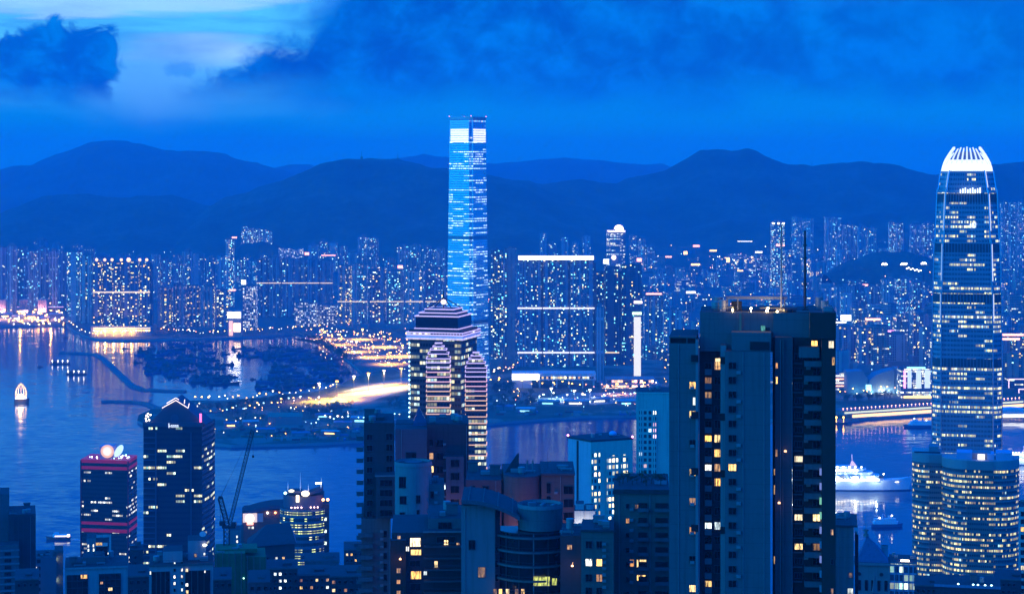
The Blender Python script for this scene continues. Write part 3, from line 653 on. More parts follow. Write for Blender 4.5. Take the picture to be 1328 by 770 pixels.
part('tower_shaft', MB().box(X(773.5, 3740), X(783, 3740), 3740, 3765, LZ, Z(398, 3740)), facade('shaft_grill', 2.2, 60, .2, .02, 'apt', 0, COOL, gcol=(.1, .1, .12)), sh, color=(.5, .48, .5, 0))
part('roof_plant', MB().box(X(775, 3740), X(781, 3740), 3745, 3760, Z(398, 3740), Z(394, 3740)), PLANT, sh)
pr = thing('podium_building', 'low shopping podium glowing orange under the dark paired towers', 'podium', (X(815, 3640), 3640, LZ)); Y = 3620
part('base', MB().box(X(779, Y), X(856, Y), Y, Y + 70, LZ, 13), plain('podium_wall', (0.26, 0.26, 0.27)), pr)
part('upper_storey', MB().box(X(786, Y), X(850, Y), Y + 12, Y + 60, 13, 21), plain('podium_wall', (0.26, 0.26, 0.27)), pr)
part('window_band', MB().box(X(781, Y), X(842, Y), Y - .6, Y - .1, 6, 11), facade('podium_shopfronts', 5, 7, .06, .1, 'apt', 6, [(0, (1, .5, .2)), (.6, (1, .7, .35)), (1, (1, .35, .3))], colfrac=1), pr, color=(.4, .3, .25, .8))
part('window_band', MB().box(X(788, Y), X(848, Y), Y + 11.3, Y + 11.9, 14.5, 19), MATS['podium_shopfronts'], pr, color=(.4, .3, .25, .6))

# --- domed tower behind
Y = 6300
dt = tower(787, 811, 300, Y, .35, 1, k=3, mat=OFF, label='tall tower topped by a glowing pinkish white dome behind the dark paired towers', podh=20)
part('lit_dome', MB().ball((X(803, Y), Y + 18, Z(298, Y)), 15, 12, 8), emit('dome_glow', (1.0, .72, .58), 4.5), dt)
part('crown_ring', MB().box(X(788, Y), X(811, Y), Y - 2, Y + 40, Z(301, Y), Z(299, Y)), emit('pink_sign_glow', (1.0, .75, .7), 2.5), dt)
part('lit_dome', MB().ball((X(796, Y), Y - 2, Z(334, Y)), 7, 10, 6), MATS['dome_glow'], dt)

# --- crowned tower (right)
Y = 1839; c = (X(1254, Y), Y)
CT = thing('crowned_tower', 'tall tapering glass tower with white claw-like crown lit at the top', 'skyscraper', (c[0], c[1], 5))
TW = facade('crowned_tower_glass', 1.25, 4.15, .12, .44, 'office', 1.7, [(0, (1, .78, .22)), (.5, (.88, .95, .38)), (.8, (1, .85, .5)), (1, (.45, .95, 1))], gcol=(.10, .17, .24), seg=6, rough=.15, metal=.35, wallrough=.4)
def chamf(hx, n): return [(-hx + n, -hx), (hx - n, -hx), (hx - n * .45, -hx + n * .25), (hx, -hx + n), (hx, hx - n), (hx - n, hx), (-hx + n, hx), (-hx, hx - n), (-hx, -hx + n), (-hx + n * .45, -hx + n * .25)]
kk = Y / F; CA = -math.atan2(c[0], c[1])
segs = [(640, 470, 29.6, 29.4, .50), (470, 378, 29.4, 28.9, .58), (378, 314, 28.4, 27.6, .42), (314, 250, 27.0, 25.2, .34), (250, 221, 24.8, 22.0, .2)]
prev = 5
for i, (pb, pt, h0, h1, al) in enumerate(segs):
    z0, z1 = prev, Z(pt, Y); prev = z1 + .05
    o = part('glass_shaft', MB().loft([ring(rot2(chamf(h0, 7.5), CA, c), z0), ring(rot2(chamf(h1, 7.5), CA, c), z1)]), TW, CT, color=(.30, .38, .46, al))
    fin = MB()
    for s in (0, 1, 2, 3):
        for q in range(15):
            u0 = (-1 + 2 * (q + .5) / 15)
            a = CA + s * PI / 2
            p0 = rot2([(u0 * (h0 - 8), -h0 - .25)], a, c)[0]; p1 = rot2([(u0 * (h1 - 8), -h1 - .25)], a, c)[0]
            fin.tube((*p0, z0), (*p1, z1), .27, 4)
    part('mullion', fin, plain('tower_metal', (.35, .42, .5), .4, .6), CT)
    for s in range(4):
        for sgn in (-1, 1):
            cm = MB()
            a = CA + s * PI / 2
            p0 = rot2([(sgn * (h0 - 7.2), -h0 - .5)], a, c)[0]; p1 = rot2([(sgn * (h1 - 7.2), -h1 - .5)], a, c)[0]
            cm.tube((*p0, z0), (*p1, z1 + (3 if i < 4 else 0)), .75, 6)
            part('corner_column', cm, plain('corner_metal', (.75, .82, .88), .22, .85), CT)
    if i in (1, 2, 3):
        part('plant_floor', MB().loft([ring(rot2(chamf(h1 + .4, 7.5), CA, c), z1 - 8), ring(rot2(chamf(h1 + .25, 7.5), CA, c), z1 - .3)]), plain('louvre_band', (.05, .07, .10), .5), CT)
part('plant_floor', MB().loft([ring(rot2(chamf(29.7, 7.5), CA, c), Z(472, Y)), ring(rot2(chamf(29.65, 7.5), CA, c), Z(461, Y))]), MATS['louvre_band'], CT)
CG = emit('crown_painted_floodlight', (.95, .97, 1.0), .95, base=(.8, .8, .8)); CG2 = emit('crown_painted_floodlight_strong', (1.0, .99, .94), 1.25, base=(.8, .8, .8))  # own glow painted in for the floodlighting on the white crown
zc = Z(221.5, Y); zt = Z(190.5, Y)
def crown_r(f): return 22.3 - 10.6 * f ** 1.55
R_ = [(f, zc + (Z(207, Y) - zc) * f / .46) for f in (0, .15, .30, .46)]
part('crown_floodlit_band', MB().loft([ring(rot2(chamf(crown_r(f), 7 - 3 * f), CA, c), z - .3) for f, z in R_]), CG2, CT)
part('crown_core', MB().loft([ring(rot2(chamf(crown_r(.46) - 1.2, 5), CA, c), Z(207, Y) - .2), ring(rot2(chamf(crown_r(.85) - 1.5, 3), CA, c), Z(197, Y))]), plain('crown_core_metal', (.10, .16, .26), .4), CT)
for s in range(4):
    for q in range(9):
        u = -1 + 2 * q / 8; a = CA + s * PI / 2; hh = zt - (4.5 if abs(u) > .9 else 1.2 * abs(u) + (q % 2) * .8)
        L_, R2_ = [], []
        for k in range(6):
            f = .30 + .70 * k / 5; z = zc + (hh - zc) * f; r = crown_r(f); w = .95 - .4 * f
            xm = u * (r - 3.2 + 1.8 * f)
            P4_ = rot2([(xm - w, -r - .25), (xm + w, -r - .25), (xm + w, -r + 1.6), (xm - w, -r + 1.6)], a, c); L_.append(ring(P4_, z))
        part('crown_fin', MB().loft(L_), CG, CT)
for i, (pyy, a, b2) in enumerate(((246, 1237, 1262), (290, 1250, 1274))):
    for q in range(9):
        x = X(a + (b2 - a) * q / 8, Y); part('lit_panel', MB().box(x - .5, x + .5, c[1] - 27.6, c[1] - 27.0, Z(pyy + 4, Y), Z(pyy - 1 - (q % 3), Y)), emit('lit_panel_glow', (.85, .95, 1.0), 2.0), CT)
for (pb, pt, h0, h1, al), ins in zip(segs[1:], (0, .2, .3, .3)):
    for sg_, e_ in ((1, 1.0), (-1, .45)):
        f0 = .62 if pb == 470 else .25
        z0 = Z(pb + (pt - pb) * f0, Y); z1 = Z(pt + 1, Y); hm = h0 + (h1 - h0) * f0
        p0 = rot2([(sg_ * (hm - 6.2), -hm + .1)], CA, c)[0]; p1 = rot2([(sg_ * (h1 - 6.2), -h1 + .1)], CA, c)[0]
        part('painted_edge_highlight', MB().tube((*p0, z0), (*p1, z1), .5, 5), emit('edge_highlight_strong', (.9, .95, 1), .9) if sg_ > 0 else emit('edge_highlight_soft', (.6, .8, 1), .45), CT)  # glowing bars painted in for the bright highlights on the metal corners

# --- rounded granite office pair in front of it
Y = 1475
FLR = facade('rounded_office_glass', 1.2, 3.75, .10, .50, 'office', 1.35, [(0, (1, .78, .26)), (.55, (.9, .95, .45)), (.85, (1, .62, .25)), (1, (.4, .9, 1))], gcol=(.05, .08, .10), seg=5, rough=.12, cell=.86)
FLG = facade('granite_office_wall', 1.5, 3.75, .14, .54, 'office', 1.25, [(0, (1, .75, .26)), (.6, (.92, .92, .45)), (1, (1, .6, .25))], gcol=(.04, .05, .06), seg=4, rough=.15, cell=.82)
CAPM = plain('granite_band', (.42, .36, .34), .6)
def office_round(name_label, px, pyt, Yc):
    """px: (left end, flat start, flat end, right end)"""
    t_ = thing('office_tower', name_label, 'office tower', (X((px[0] + px[3]) / 2, Yc), Yc, 5)); t_.rotation_euler.z = -math.atan2(t_.location.x, t_.location.y)
    xl, xa, xb, xr = [X(p, Yc) for p in px]; zt_ = Z(pyt, Yc); cap = zt_ - 6.5
    def quarter(x0, x1, left):
        r = abs(x1 - x0); dpt = r * 1.15; A = [i / 9 * PI / 2 for i in range(10)]
        if left: return [(x1 - r * math.cos(a), Yc + dpt - dpt * math.sin(a)) for a in A] + [(x1, Yc + 34), (x0, Yc + 34)]
        return [(x0 + r * math.sin(a), Yc + dpt - dpt * math.cos(a)) for a in A] + [(x1, Yc + 34), (x0, Yc + 34)]
    shapes = []
    if xa - xl > 1: shapes.append(quarter(xl, xa, True))
    if xr - xb > 1: shapes.append(quarter(xb, xr, False))
    for P_ in shapes:
        part('curved_glass_wall', MB().prism(P_, 5, cap), FLR, t_, color=(.20, .17, .16, .50))
        part('parapet_band', MB().prism([(p[0] + (p[0] - (xa + xb) / 2) * .006, p[1] - .4) for p in P_], cap + .05, zt_), CAPM, t_)
        sill = MB()
        for k in range(int((cap - 60) / 3.75)):
            z = 60 + math.ceil((60) / 3.75) * 3.75 - 60 + k * 3.75
            sill.prism([(p[0] + (p[0] - (xa + xb) / 2) * .008, p[1] - .35) for p in P_], z - .15, z + .75)
        part('sill_band', sill, plain('granite_sill', (.34, .30, .29), .5), t_)
    part('granite_wall', MB().box(xa + .02, xb - .02, Yc - .8, Yc + 34, 5, cap), FLG, t_, color=(.24, .18, .155, .46))
    part('parapet_band', MB().box(xa - .01, xb + .01, Yc - 1.4, Yc + 34, cap + .02, zt_ - .1), plain('granite_band_dark', (.34, .27, .26), .6), t_)
    part('roof_plant', MB().box(xa, xb - 2, Yc + 10, Yc + 28, zt_, zt_ + 4), PLANT, t_)
    return t_
o1 = office_round('narrower rounded granite office tower, left of the joined pair before the crowned tower', (1183, 1205, 1221, 1222), 588, 1500)
o2 = office_round('wider rounded granite office tower, right of the joined pair before the crowned tower', (1221.5, 1254, 1288, 1321), 597, 1475)
for a, b2, pt in ((1241, 1261, 589), (1280, 1289, 590), (1291, 1312, 588)):
    part('roof_housing', MB().box(X(a, 1475), X(b2, 1475), 1482, 1500, Z(599, 1475), Z(pt, 1475)), plain('roof_housing_paint', (.25, .42, .6), .7), o2)
part('roof_light', MB().box(X(1268, 1475), X(1277, 1475), 1480, 1481, Z(597, 1475), Z(590, 1475)), emit('roof_white_light', (1, .95, .85), 2.0), o2)
part('roof_rail', MB().box(X(1186, 1500), X(1219, 1500), 1503, 1503.4, Z(588, 1500), Z(586, 1500)), DARKM, o1)

# --- tiered office tower with glowing bars (left of centre)
Y = 1350
BT = thing('tiered_tower', 'dark office tower with stepped crown outlined in white light and two glowing barred corner bays', 'skyscraper', (X(578, Y), Y + 20, 5))
TIM = facade('tiered_tower_glass', 2.0, 3.9, .08, .42, 'office', 1.1, [(0, (1, .85, .42)), (.6, (.85, .95, .7)), (1, (.5, .9, 1))], gcol=(.012, .02, .035), seg=4, rough=.08)
c = (X(574, Y), Y + 20)
def sq(h, ch=.0): return [(-h, -h), (h, -h), (h, h), (-h, h)]
TA = math.radians(-16)
sc = Y / F
LPU = emit('violet_light_bar', (.80, .58, 1.0), .95); 
o = part('glass_shaft', MB().prism(rot2(sq(17.6), TA, c), 5, Z(441, Y)), TIM, BT, color=(.05, .06, .08, .30))
def tier(h, pyb, pyt, dark, nm='crown_tier', top=None):
    z0, z1 = Z(pyb, Y), Z(pyt, Y)
    part(nm, MB().prism(rot2(sq(h), TA, c), z0 + .03, z1, rot2(sq(top or h), TA, c)), dark, BT)
def edge(h, py, t=.55, mat=None):
    z = Z(py, Y); mb = MB()
    P_ = rot2(sq(h + .35), TA, c)
    for i in range(4): mb.tube((*P_[i], z), (*P_[(i + 1) % 4], z), t, 5)
    part('light_bar', mb, mat or LPU, BT)
DG = glass('dark_office_glass')
tier(19.4, 441, 431.5, TIM); edge(19.4, 439.5, .36); edge(19.4, 434.5, .3); edge(19.2, 431.5, .36)
DKT = plain('dark_tier_cladding', (.05, .055, .065), .5)
tier(18.0, 431.5, 428, DKT)
tier(14.6, 428, 411, DG); edge(14.9, 427, .32); edge(14.7, 411, .4)
tier(13.2, 411, 406.5, DKT, top=12); edge(12.6, 406.8, .35)
tier(10.2, 406.5, 402, DKT, top=9.2); edge(9.6, 402.5, .35)
tr = MB()
for P_ in rot2(sq(9), TA, c): tr.tube((*P_, Z(402, Y)), (c[0], c[1], Z(388, Y)), .35, 5)
tr.tube((c[0], c[1], Z(402, Y)), (c[0], c[1], Z(380, Y)), .4, 5)
part('mast_frame', tr, DARKM, BT)
part('mast_lamp', MB().ball((c[0], c[1] - 1, Z(394, Y)), 1.6), emit('mast_lamp_glow', (1, .7, .7), 6), BT)
for i in range(18): part('edge_lamp', MB().ball((*rot2([(-17.9, -17.9)], TA, c)[0], Z(446 + i * 6, Y)), .5, 6, 4), LC, BT)
def bay(pxl, pxr, pytop, pybot, Yb):
    xm = X((pxl + pxr) / 2, Yb); hw = X(pxr, Yb) - xm
    steps = [(0, .26), (4, .45), (8, .68), (13, .86), (19, 1.0)]
    for i, (d, f) in enumerate(steps):
        z1 = Z(pytop + d, Yb); z0 = Z(pytop + steps[i + 1][0], Yb) if i < 4 else 5
        part('bay', MB().prism(rot2(sq(hw * f), 0, (xm, Yb + hw)), z0 + .02, z1), TIM, BT, color=(.06, .06, .08, .45))
        P_ = rot2(sq(hw * f + .3), 0, (xm, Yb + hw)); mb = MB()
        for k in range(4): mb.tube((*P_[k], z1), (*P_[(k + 1) % 4], z1), .32, 5)
        part('light_bar', mb, LPU, BT)
    y = pytop + 24; k = 0
    while y < pybot:
        f = (y - pytop) / 75.0
        col = LPU if f < .42 else emit('rose_light_bar', (1.0, .48, .48), .95) if f < .72 else emit('amber_light_bar', (1.0, .52, .14), 1.0)
        P_ = rot2(sq(hw + .3), 0, (xm, Yb + hw)); mb = MB()
        for q in range(4): mb.tube((*P_[q], Z(y, Yb)), (*P_[(q + 1) % 4], Z(y, Yb)), .34, 5)
        part('light_bar', mb, col, BT)
        y += 6.2 if f < .95 else (8.5 if f < 1.2 else (14 if f < 1.6 else 19))
bay(553.5, 583, 446, 552, 1322)
bay(604, 630.5, 458, 612, 1330)

# --- gabled dark tower (left)
Y = 1455
GT = thing('gabled_tower', 'dark blue office tower with a gabled roof edged in white light', 'skyscraper', (X(230, Y), Y + 20, 5))
GTM = facade('gabled_tower_glass', 1.6, 3.95, .10, .52, 'office', 1.7, [(0, (1, .9, .45)), (.6, (.9, .95, .6)), (1, (.5, 1, .8))], gcol=(.02, .035, .07), seg=4, rough=.12)
P0 = [(X(186, Y), Y), (X(262, Y), Y), (X(273.5, Y + 24), Y + 24), (X(273.5, Y + 24), Y + 44), (X(190, Y + 44), Y + 44)]
zt = Z(553, Y)
part('glass_shaft', MB().prism(P0, 5, zt), GTM, GT, color=(.022, .032, .055, .18))
bn = MB(); bn2 = MB()
for k in range(40):
    z = zt - 8 - k * 3.95
    bn.box(X(186.3, Y), X(201, Y), Y - .55, Y - .02, z, z + .7)
    bn2.add([(X(262.2, Y), Y - .3, z), (X(274, Y + 24), Y + 23.7, z), (X(274, Y + 24), Y + 23.7, z + .7), (X(262.2, Y), Y - .3, z + .7)], [(0, 1, 2, 3)])
part('spandrel_band', bn2, plain('blue_spandrel', (.075, .10, .16), .5), GT)
part('spandrel_band', bn, plain('blue_spandrel', (.075, .10, .16), .5), GT)
for px in (201.5, 247): part('pilaster', MB().box(X(px, Y), X(px + 1.6, Y), Y - .9, Y - .03, 5, zt - 4), plain('blue_spandrel', (.075, .10, .16), .5), GT)
part('parapet', MB().box(X(185.5, Y), X(263, Y), Y - 1, Y + 1, zt, zt + 3), plain('gable_wall', (.06, .08, .12), .7), GT)
gm = MB(); yy0, yy1 = Y + 4, Y + 34
A_ = [(191, 552), (197, 545), (211, 530), (226, 518), (241, 530), (256, 543), (266, 552)]
gm.add([(X(p, Y), yy0, Z(q, Y)) for p, q in A_] + [(X(p, Y), yy1, Z(q, Y)) for p, q in A_], [tuple(range(7)), tuple(range(13, 6, -1))] + [(i, i + 7, (i + 1) % 7 + 7, (i + 1) % 7) for i in range(7)])
part('gable_roof', gm, MATS['gable_wall'], GT)
lm = emit('gable_light', (1.0, .78, .62), 2.2)
for a, b2 in (((209, 529.6), (227, 519.6)), ((227, 519.6), (243, 529.6)), ((215, 523.5), (227, 516.4)), ((227, 516.4), (231, 518.8)), ((243, 529.6), (244.5, 523.5)), ((238, 524), (238.6, 518.5))):
    part('roof_light_strip', MB().tube((X(a[0], Y), yy0 - .6, Z(a[1], Y)), (X(b2[0], Y), yy0 - .6, Z(b2[1], Y)), .26, 6), lm, GT)
part('round_window', MB().loft([[(X(225, Y) + r * math.cos(a), yv, Z(543.5, Y) + r * math.sin(a)) for a in [2 * PI * i / 20 for i in range(20)]] for r, yv in ((2.9, yy0 - .05), (2.9, yy0 - .5), (2.3, yy0 - .5), (2.3, yy0 - .2))]), plain('blue_spandrel', (.075, .10, .16), .5), GT)
part('roof_sign', MB().box(X(258.5, Y), X(261, Y), Y + 1, Y + 2, Z(548, Y), Z(536.5, Y)), emit('red_sign_glow', (1.0, .12, .28), 2.6), GT)
for i in range(9):
    part('flare_lamp', MB().ball((X((187, 190, 189, 192.5, 188, 191, 194, 190.5, 188.6)[i], Y), Y + 2 + i * .3, Z((550, 549, 546, 545, 543, 541, 538.5, 537, 539.5)[i], Y)), .55, 6, 4), LW if i % 2 else emit('amber_flare', (1, .8, .5), 9), GT)
sg = MB()
sg.box(X(219, Y), X(220, Y), Y - 1.5, Y - 1.1, zt - .6, zt + 2.6).box(X(220, Y), X(221.2, Y), Y - 1.5, Y - 1.1, zt + .2, zt + .9)
for i in range(4):
    x = 222 + i * 2.6; sg.box(X(x, Y), X(x + .6, Y), Y - 1.5, Y - 1.1, zt - .4, zt + 1.4).box(X(x + .6, Y), X(x + 1.9, Y), Y - 1.5, Y - 1.1, zt + .9, zt + 1.4).box(X(x + 1.4, Y), X(x + 1.9, Y), Y - 1.5, Y - 1.1, zt - .4, zt + .9)
part('lettering', sg, emit('lettering_glow', (.85, .95, 1.0), 1.2), GT)

# --- red-banded tower with the round roof sign
Y = 1754
RT = thing('banded_tower', 'square dark tower with red bands and a round glowing roof sign', 'skyscraper', (X(140, Y), Y + 22, 5))
P0 = [(X(105, Y + 8), Y + 8), (X(166, Y), Y), (X(177.5, Y + 34), Y + 34), (X(118, Y + 42), Y + 42)]
RTM = facade('banded_tower_glass', 1.6, 3.6, .10, .52, 'office', 1.7, [(0, (1, .9, .62)), (.6, (.95, .95, .85)), (1, (.7, .9, 1))], gcol=(.03, .035, .05), seg=4, rough=.12)
zt = Z(598, Y)
def grow(P_, d):
    cx_ = sum(p[0] for p in P_) / len(P_); cy_ = sum(p[1] for p in P_) / len(P_)
    return [(cx_ + (p[0] - cx_) * d, cy_ + (p[1] - cy_) * d) for p in P_]
part('glass_shaft', MB().prism(P0, 5, zt), RTM, RT, color=(.05, .03, .04, .25))
REDB = emit('red_band_glow', (.62, .010, .12), .26, base=(.4, .02, .05)); REDC = plain('red_paint', (.42, .02, .06), .5)
for a, b2 in ((601.2, 597), (609.5, 605.4), (681.2, 677.6), (691, 686.4)): part('red_band', MB().prism(grow(P0, 1.012), Z(a, Y), Z(b2, Y)), REDB, RT)
for i in (0, 1): part('red_corner', MB().cyl(P0[i][0], P0[i][1], .7, 5, zt, 8), REDC, RT)
part('dark_gallery', MB().prism(grow(P0, 1.005), Z(605.4, Y), Z(601.2, Y)), DARKM, RT)
part('plant_floor', MB().prism(grow(P0, 1.005), Z(686.4, Y), Z(681.2, Y)), DARKM, RT)
part('roof_deck', MB().prism(grow(P0, .95), zt, zt + .4), PLANT, RT)
bx = X(137, Y)
part('sign_tower', MB().box(bx - 6.5, bx + 5, Y + 8, Y + 22, zt + .4, Z(580, Y)), plain('sign_box', (.45, .42, .55), .7), RT)
def disc(x, y, z, r, th, sx=1.0, n=24, tilt=0.0):
    return MB().loft([[(x + sx * r * math.cos(a) + tilt * r * math.sin(a), yv, z + r * math.sin(a)) for a in [2 * PI * i / n for i in range(n)]] for yv in (y, y + th)])
sgn = part('round_sign', disc(bx, Y + 7, Z(586.5, Y), 5.6, .8), emit('sign_orange_glow', (1, .46, .10), 1.05), RT)
part('sign_ring', disc(bx, Y + 6.6, Z(586.5, Y), 3.7, .3), emit('sign_cream_glow', (1, .80, .50), 1.2), sgn)
part('sign_heart', disc(bx, Y + 6.2, Z(586.7, Y), 1.7, .3), emit('sign_white_glow', (.95, .95, 1), 1.6), sgn)
part('leaf_sign', disc(X(150.5, Y), Y + 12, Z(587, Y), 5.2, .8, sx=.62, tilt=.42), emit('leaf_sign_glow', (.50, .70, 1.0), 1.5), RT)
for i in range(26):
    x = 112 + random.random() * 56
    if 130 < x < 145: x += 16
    part('roof_lamp', MB().ball((X(x, Y + 18), Y + 6 + random.random() * 26, zt + 1.2), .45, 6, 4), random.choice((LC, emit('blue_lamp', (.3, .45, 1), 9), LW)), RT)
# ================================================================== foreground buildings
def wallp(name, c, **k):
    k.setdefault('var', .25); k.setdefault('scale', .12); k.setdefault('streak', .22)
    k.setdefault('roof', (.035, .037, .04)); return plain(name, c, .8, **k)
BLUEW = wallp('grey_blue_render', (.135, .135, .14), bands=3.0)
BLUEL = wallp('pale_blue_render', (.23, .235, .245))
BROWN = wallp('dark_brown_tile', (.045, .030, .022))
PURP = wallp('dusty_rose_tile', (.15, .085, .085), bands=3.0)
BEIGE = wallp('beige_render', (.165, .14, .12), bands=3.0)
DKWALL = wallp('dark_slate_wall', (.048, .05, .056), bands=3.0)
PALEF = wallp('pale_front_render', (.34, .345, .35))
WHITEW = wallp('white_render', (.5, .5, .48))
FRAME = plain('window_frame', (.10, .10, .11), .4)
GL = glass('window_glass', (.008, .010, .016), .06)
YEL = room('lit_room_warm', [(0, (1, .50, .10)), (.4, (1, .62, .18)), (.75, (1, .74, .36)), (1, (1, .85, .55))], 3.2)
WHT = room('lit_room_white', [(0, (.75, .95, 1)), (.5, (1, .95, .85)), (1, (.85, 1, .9))], 3.2)
ORG = room('lit_room_dim', [(0, (1, .42, .10)), (1, (1, .58, .25))], 1.0)
TEAL = room('lit_room_teal', [(0, (.1, .9, .7)), (1, (.3, 1, .8))], .9)
GRN = room('lit_room_lime', [(0, (.85, .95, .12)), (1, (.95, .95, .2))], 2.4)
KIND = {'d': GL, 'y': YEL, 'w': WHT, 'o': ORG, 't': TEAL, 'g': GRN}
WM = {}
def winmesh(w, h, kind, div=2):
    k = (round(w, 2), round(h, 2), kind, div)
    if k not in WM:
        mb = MB(); e = min(.09, w * .12)
        mb.box(-w / 2 - e, w / 2 + e, -.16, 0, -e, 0).box(-w / 2 - e, w / 2 + e, -.16, 0, h, h + e).box(-w / 2 - e, -w / 2, -.16, 0, 0, h).box(w / 2, w / 2 + e, -.16, 0, 0, h)
        for i in range(1, div): mb.box(-w / 2 + w * i / div - .03, -w / 2 + w * i / div + .03, -.10, -.03, 0, h)
        mb.cur = 1; mb.box(-w / 2, w / 2, -.03, -.012, 0, h)
        WM[k] = mb.mesh('window', [FRAME, KIND[kind]])
    return WM[k]
def win(parent, px0, px1, py0, py1, Yw, kind='d', div=2, rz=0.0):
    """a framed window on the wall plane at distance Yw, seen between the given columns and rows"""
    k = Yw / F; o = link('window', winmesh((px1 - px0) * k, (py1 - py0) * k, kind, div), parent)
    o.location = Vector((X((px0 + px1) / 2, Yw), Yw - .02, Z(py1, Yw))) - WL(parent); o.rotation_euler.z = rz
    return o
def pb(mb, px0, px1, py0, py1, Y0, d, zb=None):
    """a block seen between columns px0..px1, its top at row py0 and its foot at row py1 (None: the ground), front at Y0, d metres deep"""
    return mb.box(X(px0, Y0), X(px1, Y0), Y0, Y0 + d, (gz(Y0) - 6 if zb is None else zb) if py1 is None else Z(py1, Y0), Z(py0, Y0))
def blk(px0, px1, py0, py1, Y0, d, zb=None): return pb(MB(), px0, px1, py0, py1, Y0, d, zb)
def root(name, label, cat, px, Y0, group=None):
    r = thing(name, label, cat, (X(px, Y0), Y0, gz(Y0)), group); r.rotation_euler.z = -math.atan2(X(px, Y0), Y0); return r
BALM = {}
def balcony(parent, px0, px1, py, Yb, depth=1.6, par=1.0, mat=BLUEL, name='balcony'):
    k = Yb / F; key = (round((px1 - px0) * k, 2), depth, par, mat.name)
    if key not in BALM:
        w = key[0]; mb = MB().box(-w / 2, w / 2, -depth, 0, -.22, 0)
        mb.box(-w / 2, w / 2, -depth, -depth + .12, 0, par).box(-w / 2, -w / 2 + .12, -depth + .12, 0, 0, par).box(w / 2 - .12, w / 2, -depth + .12, 0, 0, par)
        mb.box(-w / 2 - .05, w / 2 + .05, -depth - .05, -depth + .17, par, par + .07)
        BALM[key] = mb.mesh(name, mat)
    o = link(name, BALM[key], parent); o.location = Vector((X((px0 + px1) / 2, Yb), Yb, Z(py, Yb))) - WL(parent); return o

# --- the big dark tower right of centre
Y0 = 423.0
T = root('apartment_tower', 'huge dark blue apartment tower with a black balconied right side, tallest in the front row', 'apartments', 975, Y0)
part('left_wing', blk(868, 903, 446, None, Y0, 18), BLUEW, T)
part('roof_parapet', blk(868, 903.2, 437, 439, Y0 - .05, 18), BLUEW, T)
part('opening_shade_box', MB().box(X(868.2, Y0), X(902.8, Y0), Y0 + .6, Y0 + 16, Z(446, Y0), Z(439, Y0)), plain('void_dark', (.012, .012, .014), .8), T)  # near-black box painted in for the shade inside the parapet openings
for a in (868.4, 890.5, 902): part('roof_post', blk(a, a + 1.1, 439, 446, Y0 + .05, .5), BLUEW, T)
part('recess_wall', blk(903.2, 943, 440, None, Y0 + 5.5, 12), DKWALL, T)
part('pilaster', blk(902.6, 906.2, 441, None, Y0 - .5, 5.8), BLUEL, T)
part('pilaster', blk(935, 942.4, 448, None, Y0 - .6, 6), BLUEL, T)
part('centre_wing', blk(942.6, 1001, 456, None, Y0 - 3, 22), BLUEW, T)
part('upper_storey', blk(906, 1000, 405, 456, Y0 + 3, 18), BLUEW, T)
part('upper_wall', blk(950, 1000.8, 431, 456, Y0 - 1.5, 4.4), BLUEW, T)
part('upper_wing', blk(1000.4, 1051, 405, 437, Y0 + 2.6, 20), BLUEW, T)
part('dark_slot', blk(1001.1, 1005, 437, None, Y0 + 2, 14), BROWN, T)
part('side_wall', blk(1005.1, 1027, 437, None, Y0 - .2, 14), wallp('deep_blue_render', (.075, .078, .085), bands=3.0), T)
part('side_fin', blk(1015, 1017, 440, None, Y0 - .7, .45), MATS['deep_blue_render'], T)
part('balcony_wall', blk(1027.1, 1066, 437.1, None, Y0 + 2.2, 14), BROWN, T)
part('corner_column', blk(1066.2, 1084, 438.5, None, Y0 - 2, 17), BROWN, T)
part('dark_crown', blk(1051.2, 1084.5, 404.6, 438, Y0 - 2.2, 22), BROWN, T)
FL = 18.85
for i in range(17):
    y = 475 + i * FL - 5
    if y < 770: win(T, 947.5, 957, y, y + 8.4, Y0 - 3, 'y' if i == 7 else 'd')
for i, y in enumerate(range(0, 16)):
    yy = 480 + i * FL
    balcony(T, 910.5, 919.5, yy + 4.5, Y0 + 5.4, 1.3, .95)
    k = {1: 'o', 2: 'o', 5: 'y', 7: 'w', 9: 'd', 11: 'w', 13: 'd', 15: 'y'}.get(i, 'd')
    win(T, 910.8, 919, yy - 9, yy - 1.5, Y0 + 5.45, k)
    k = {0: 'o', 5: 'y', 6: 'y', 7: 'o', 8: 'y', 11: 'w'}.get(i, 'd')
    win(T, 923, 934, yy - 10, yy - .5, Y0 + 5.45, k, 3)
win(T, 924, 934, 465, 475, Y0 + 5.45, 'y', 3)
for i in range(9):
    y = 496 + i * 37.7; k = {0: 'y', 1: 'y', 2: 'd', 3: 'y', 4: 'o', 5: 'o', 6: 'd', 7: 'y', 8: 'o'}[i]
    win(T, 894.5, 902.3, y, y + 8.6, Y0, k)
win(T, 899, 902, 516, 526, Y0, 'w', 1)
for i in range(4):
    y = 461 + i * 73.5
    part('dark_panel', blk(897, 906.4, y, y + 9, Y0 - .75, .2), plain('void_dark', (.012, .012, .014), .8), T)
    part('dark_panel', blk(934.8, 942.5, y + 2, y + 11, Y0 - .85, .2), plain('void_dark', (.012, .012, .014), .8), T)
part('opening_shade_slab', blk(974, 999, 443, 453.5, Y0 - 1.75, .2), plain('void_dark', (.012, .012, .014), .8), T)  # dark slab on the wall stands in for a shaded opening
win(T, 984.5, 990, 422, 429.5, Y0 + 3, 't', 1)
part('door_frame', blk(990.4, 996, 424.5, 430.8, Y0 + 2.9, .08), plain('void_dark', (.012, .012, .014), .8), T)
part('lit_pillar', blk(957, 960, 406, 430.8, Y0 + 2.6, .35), wallp('terracotta_pillar', (.45, .25, .16)), T)
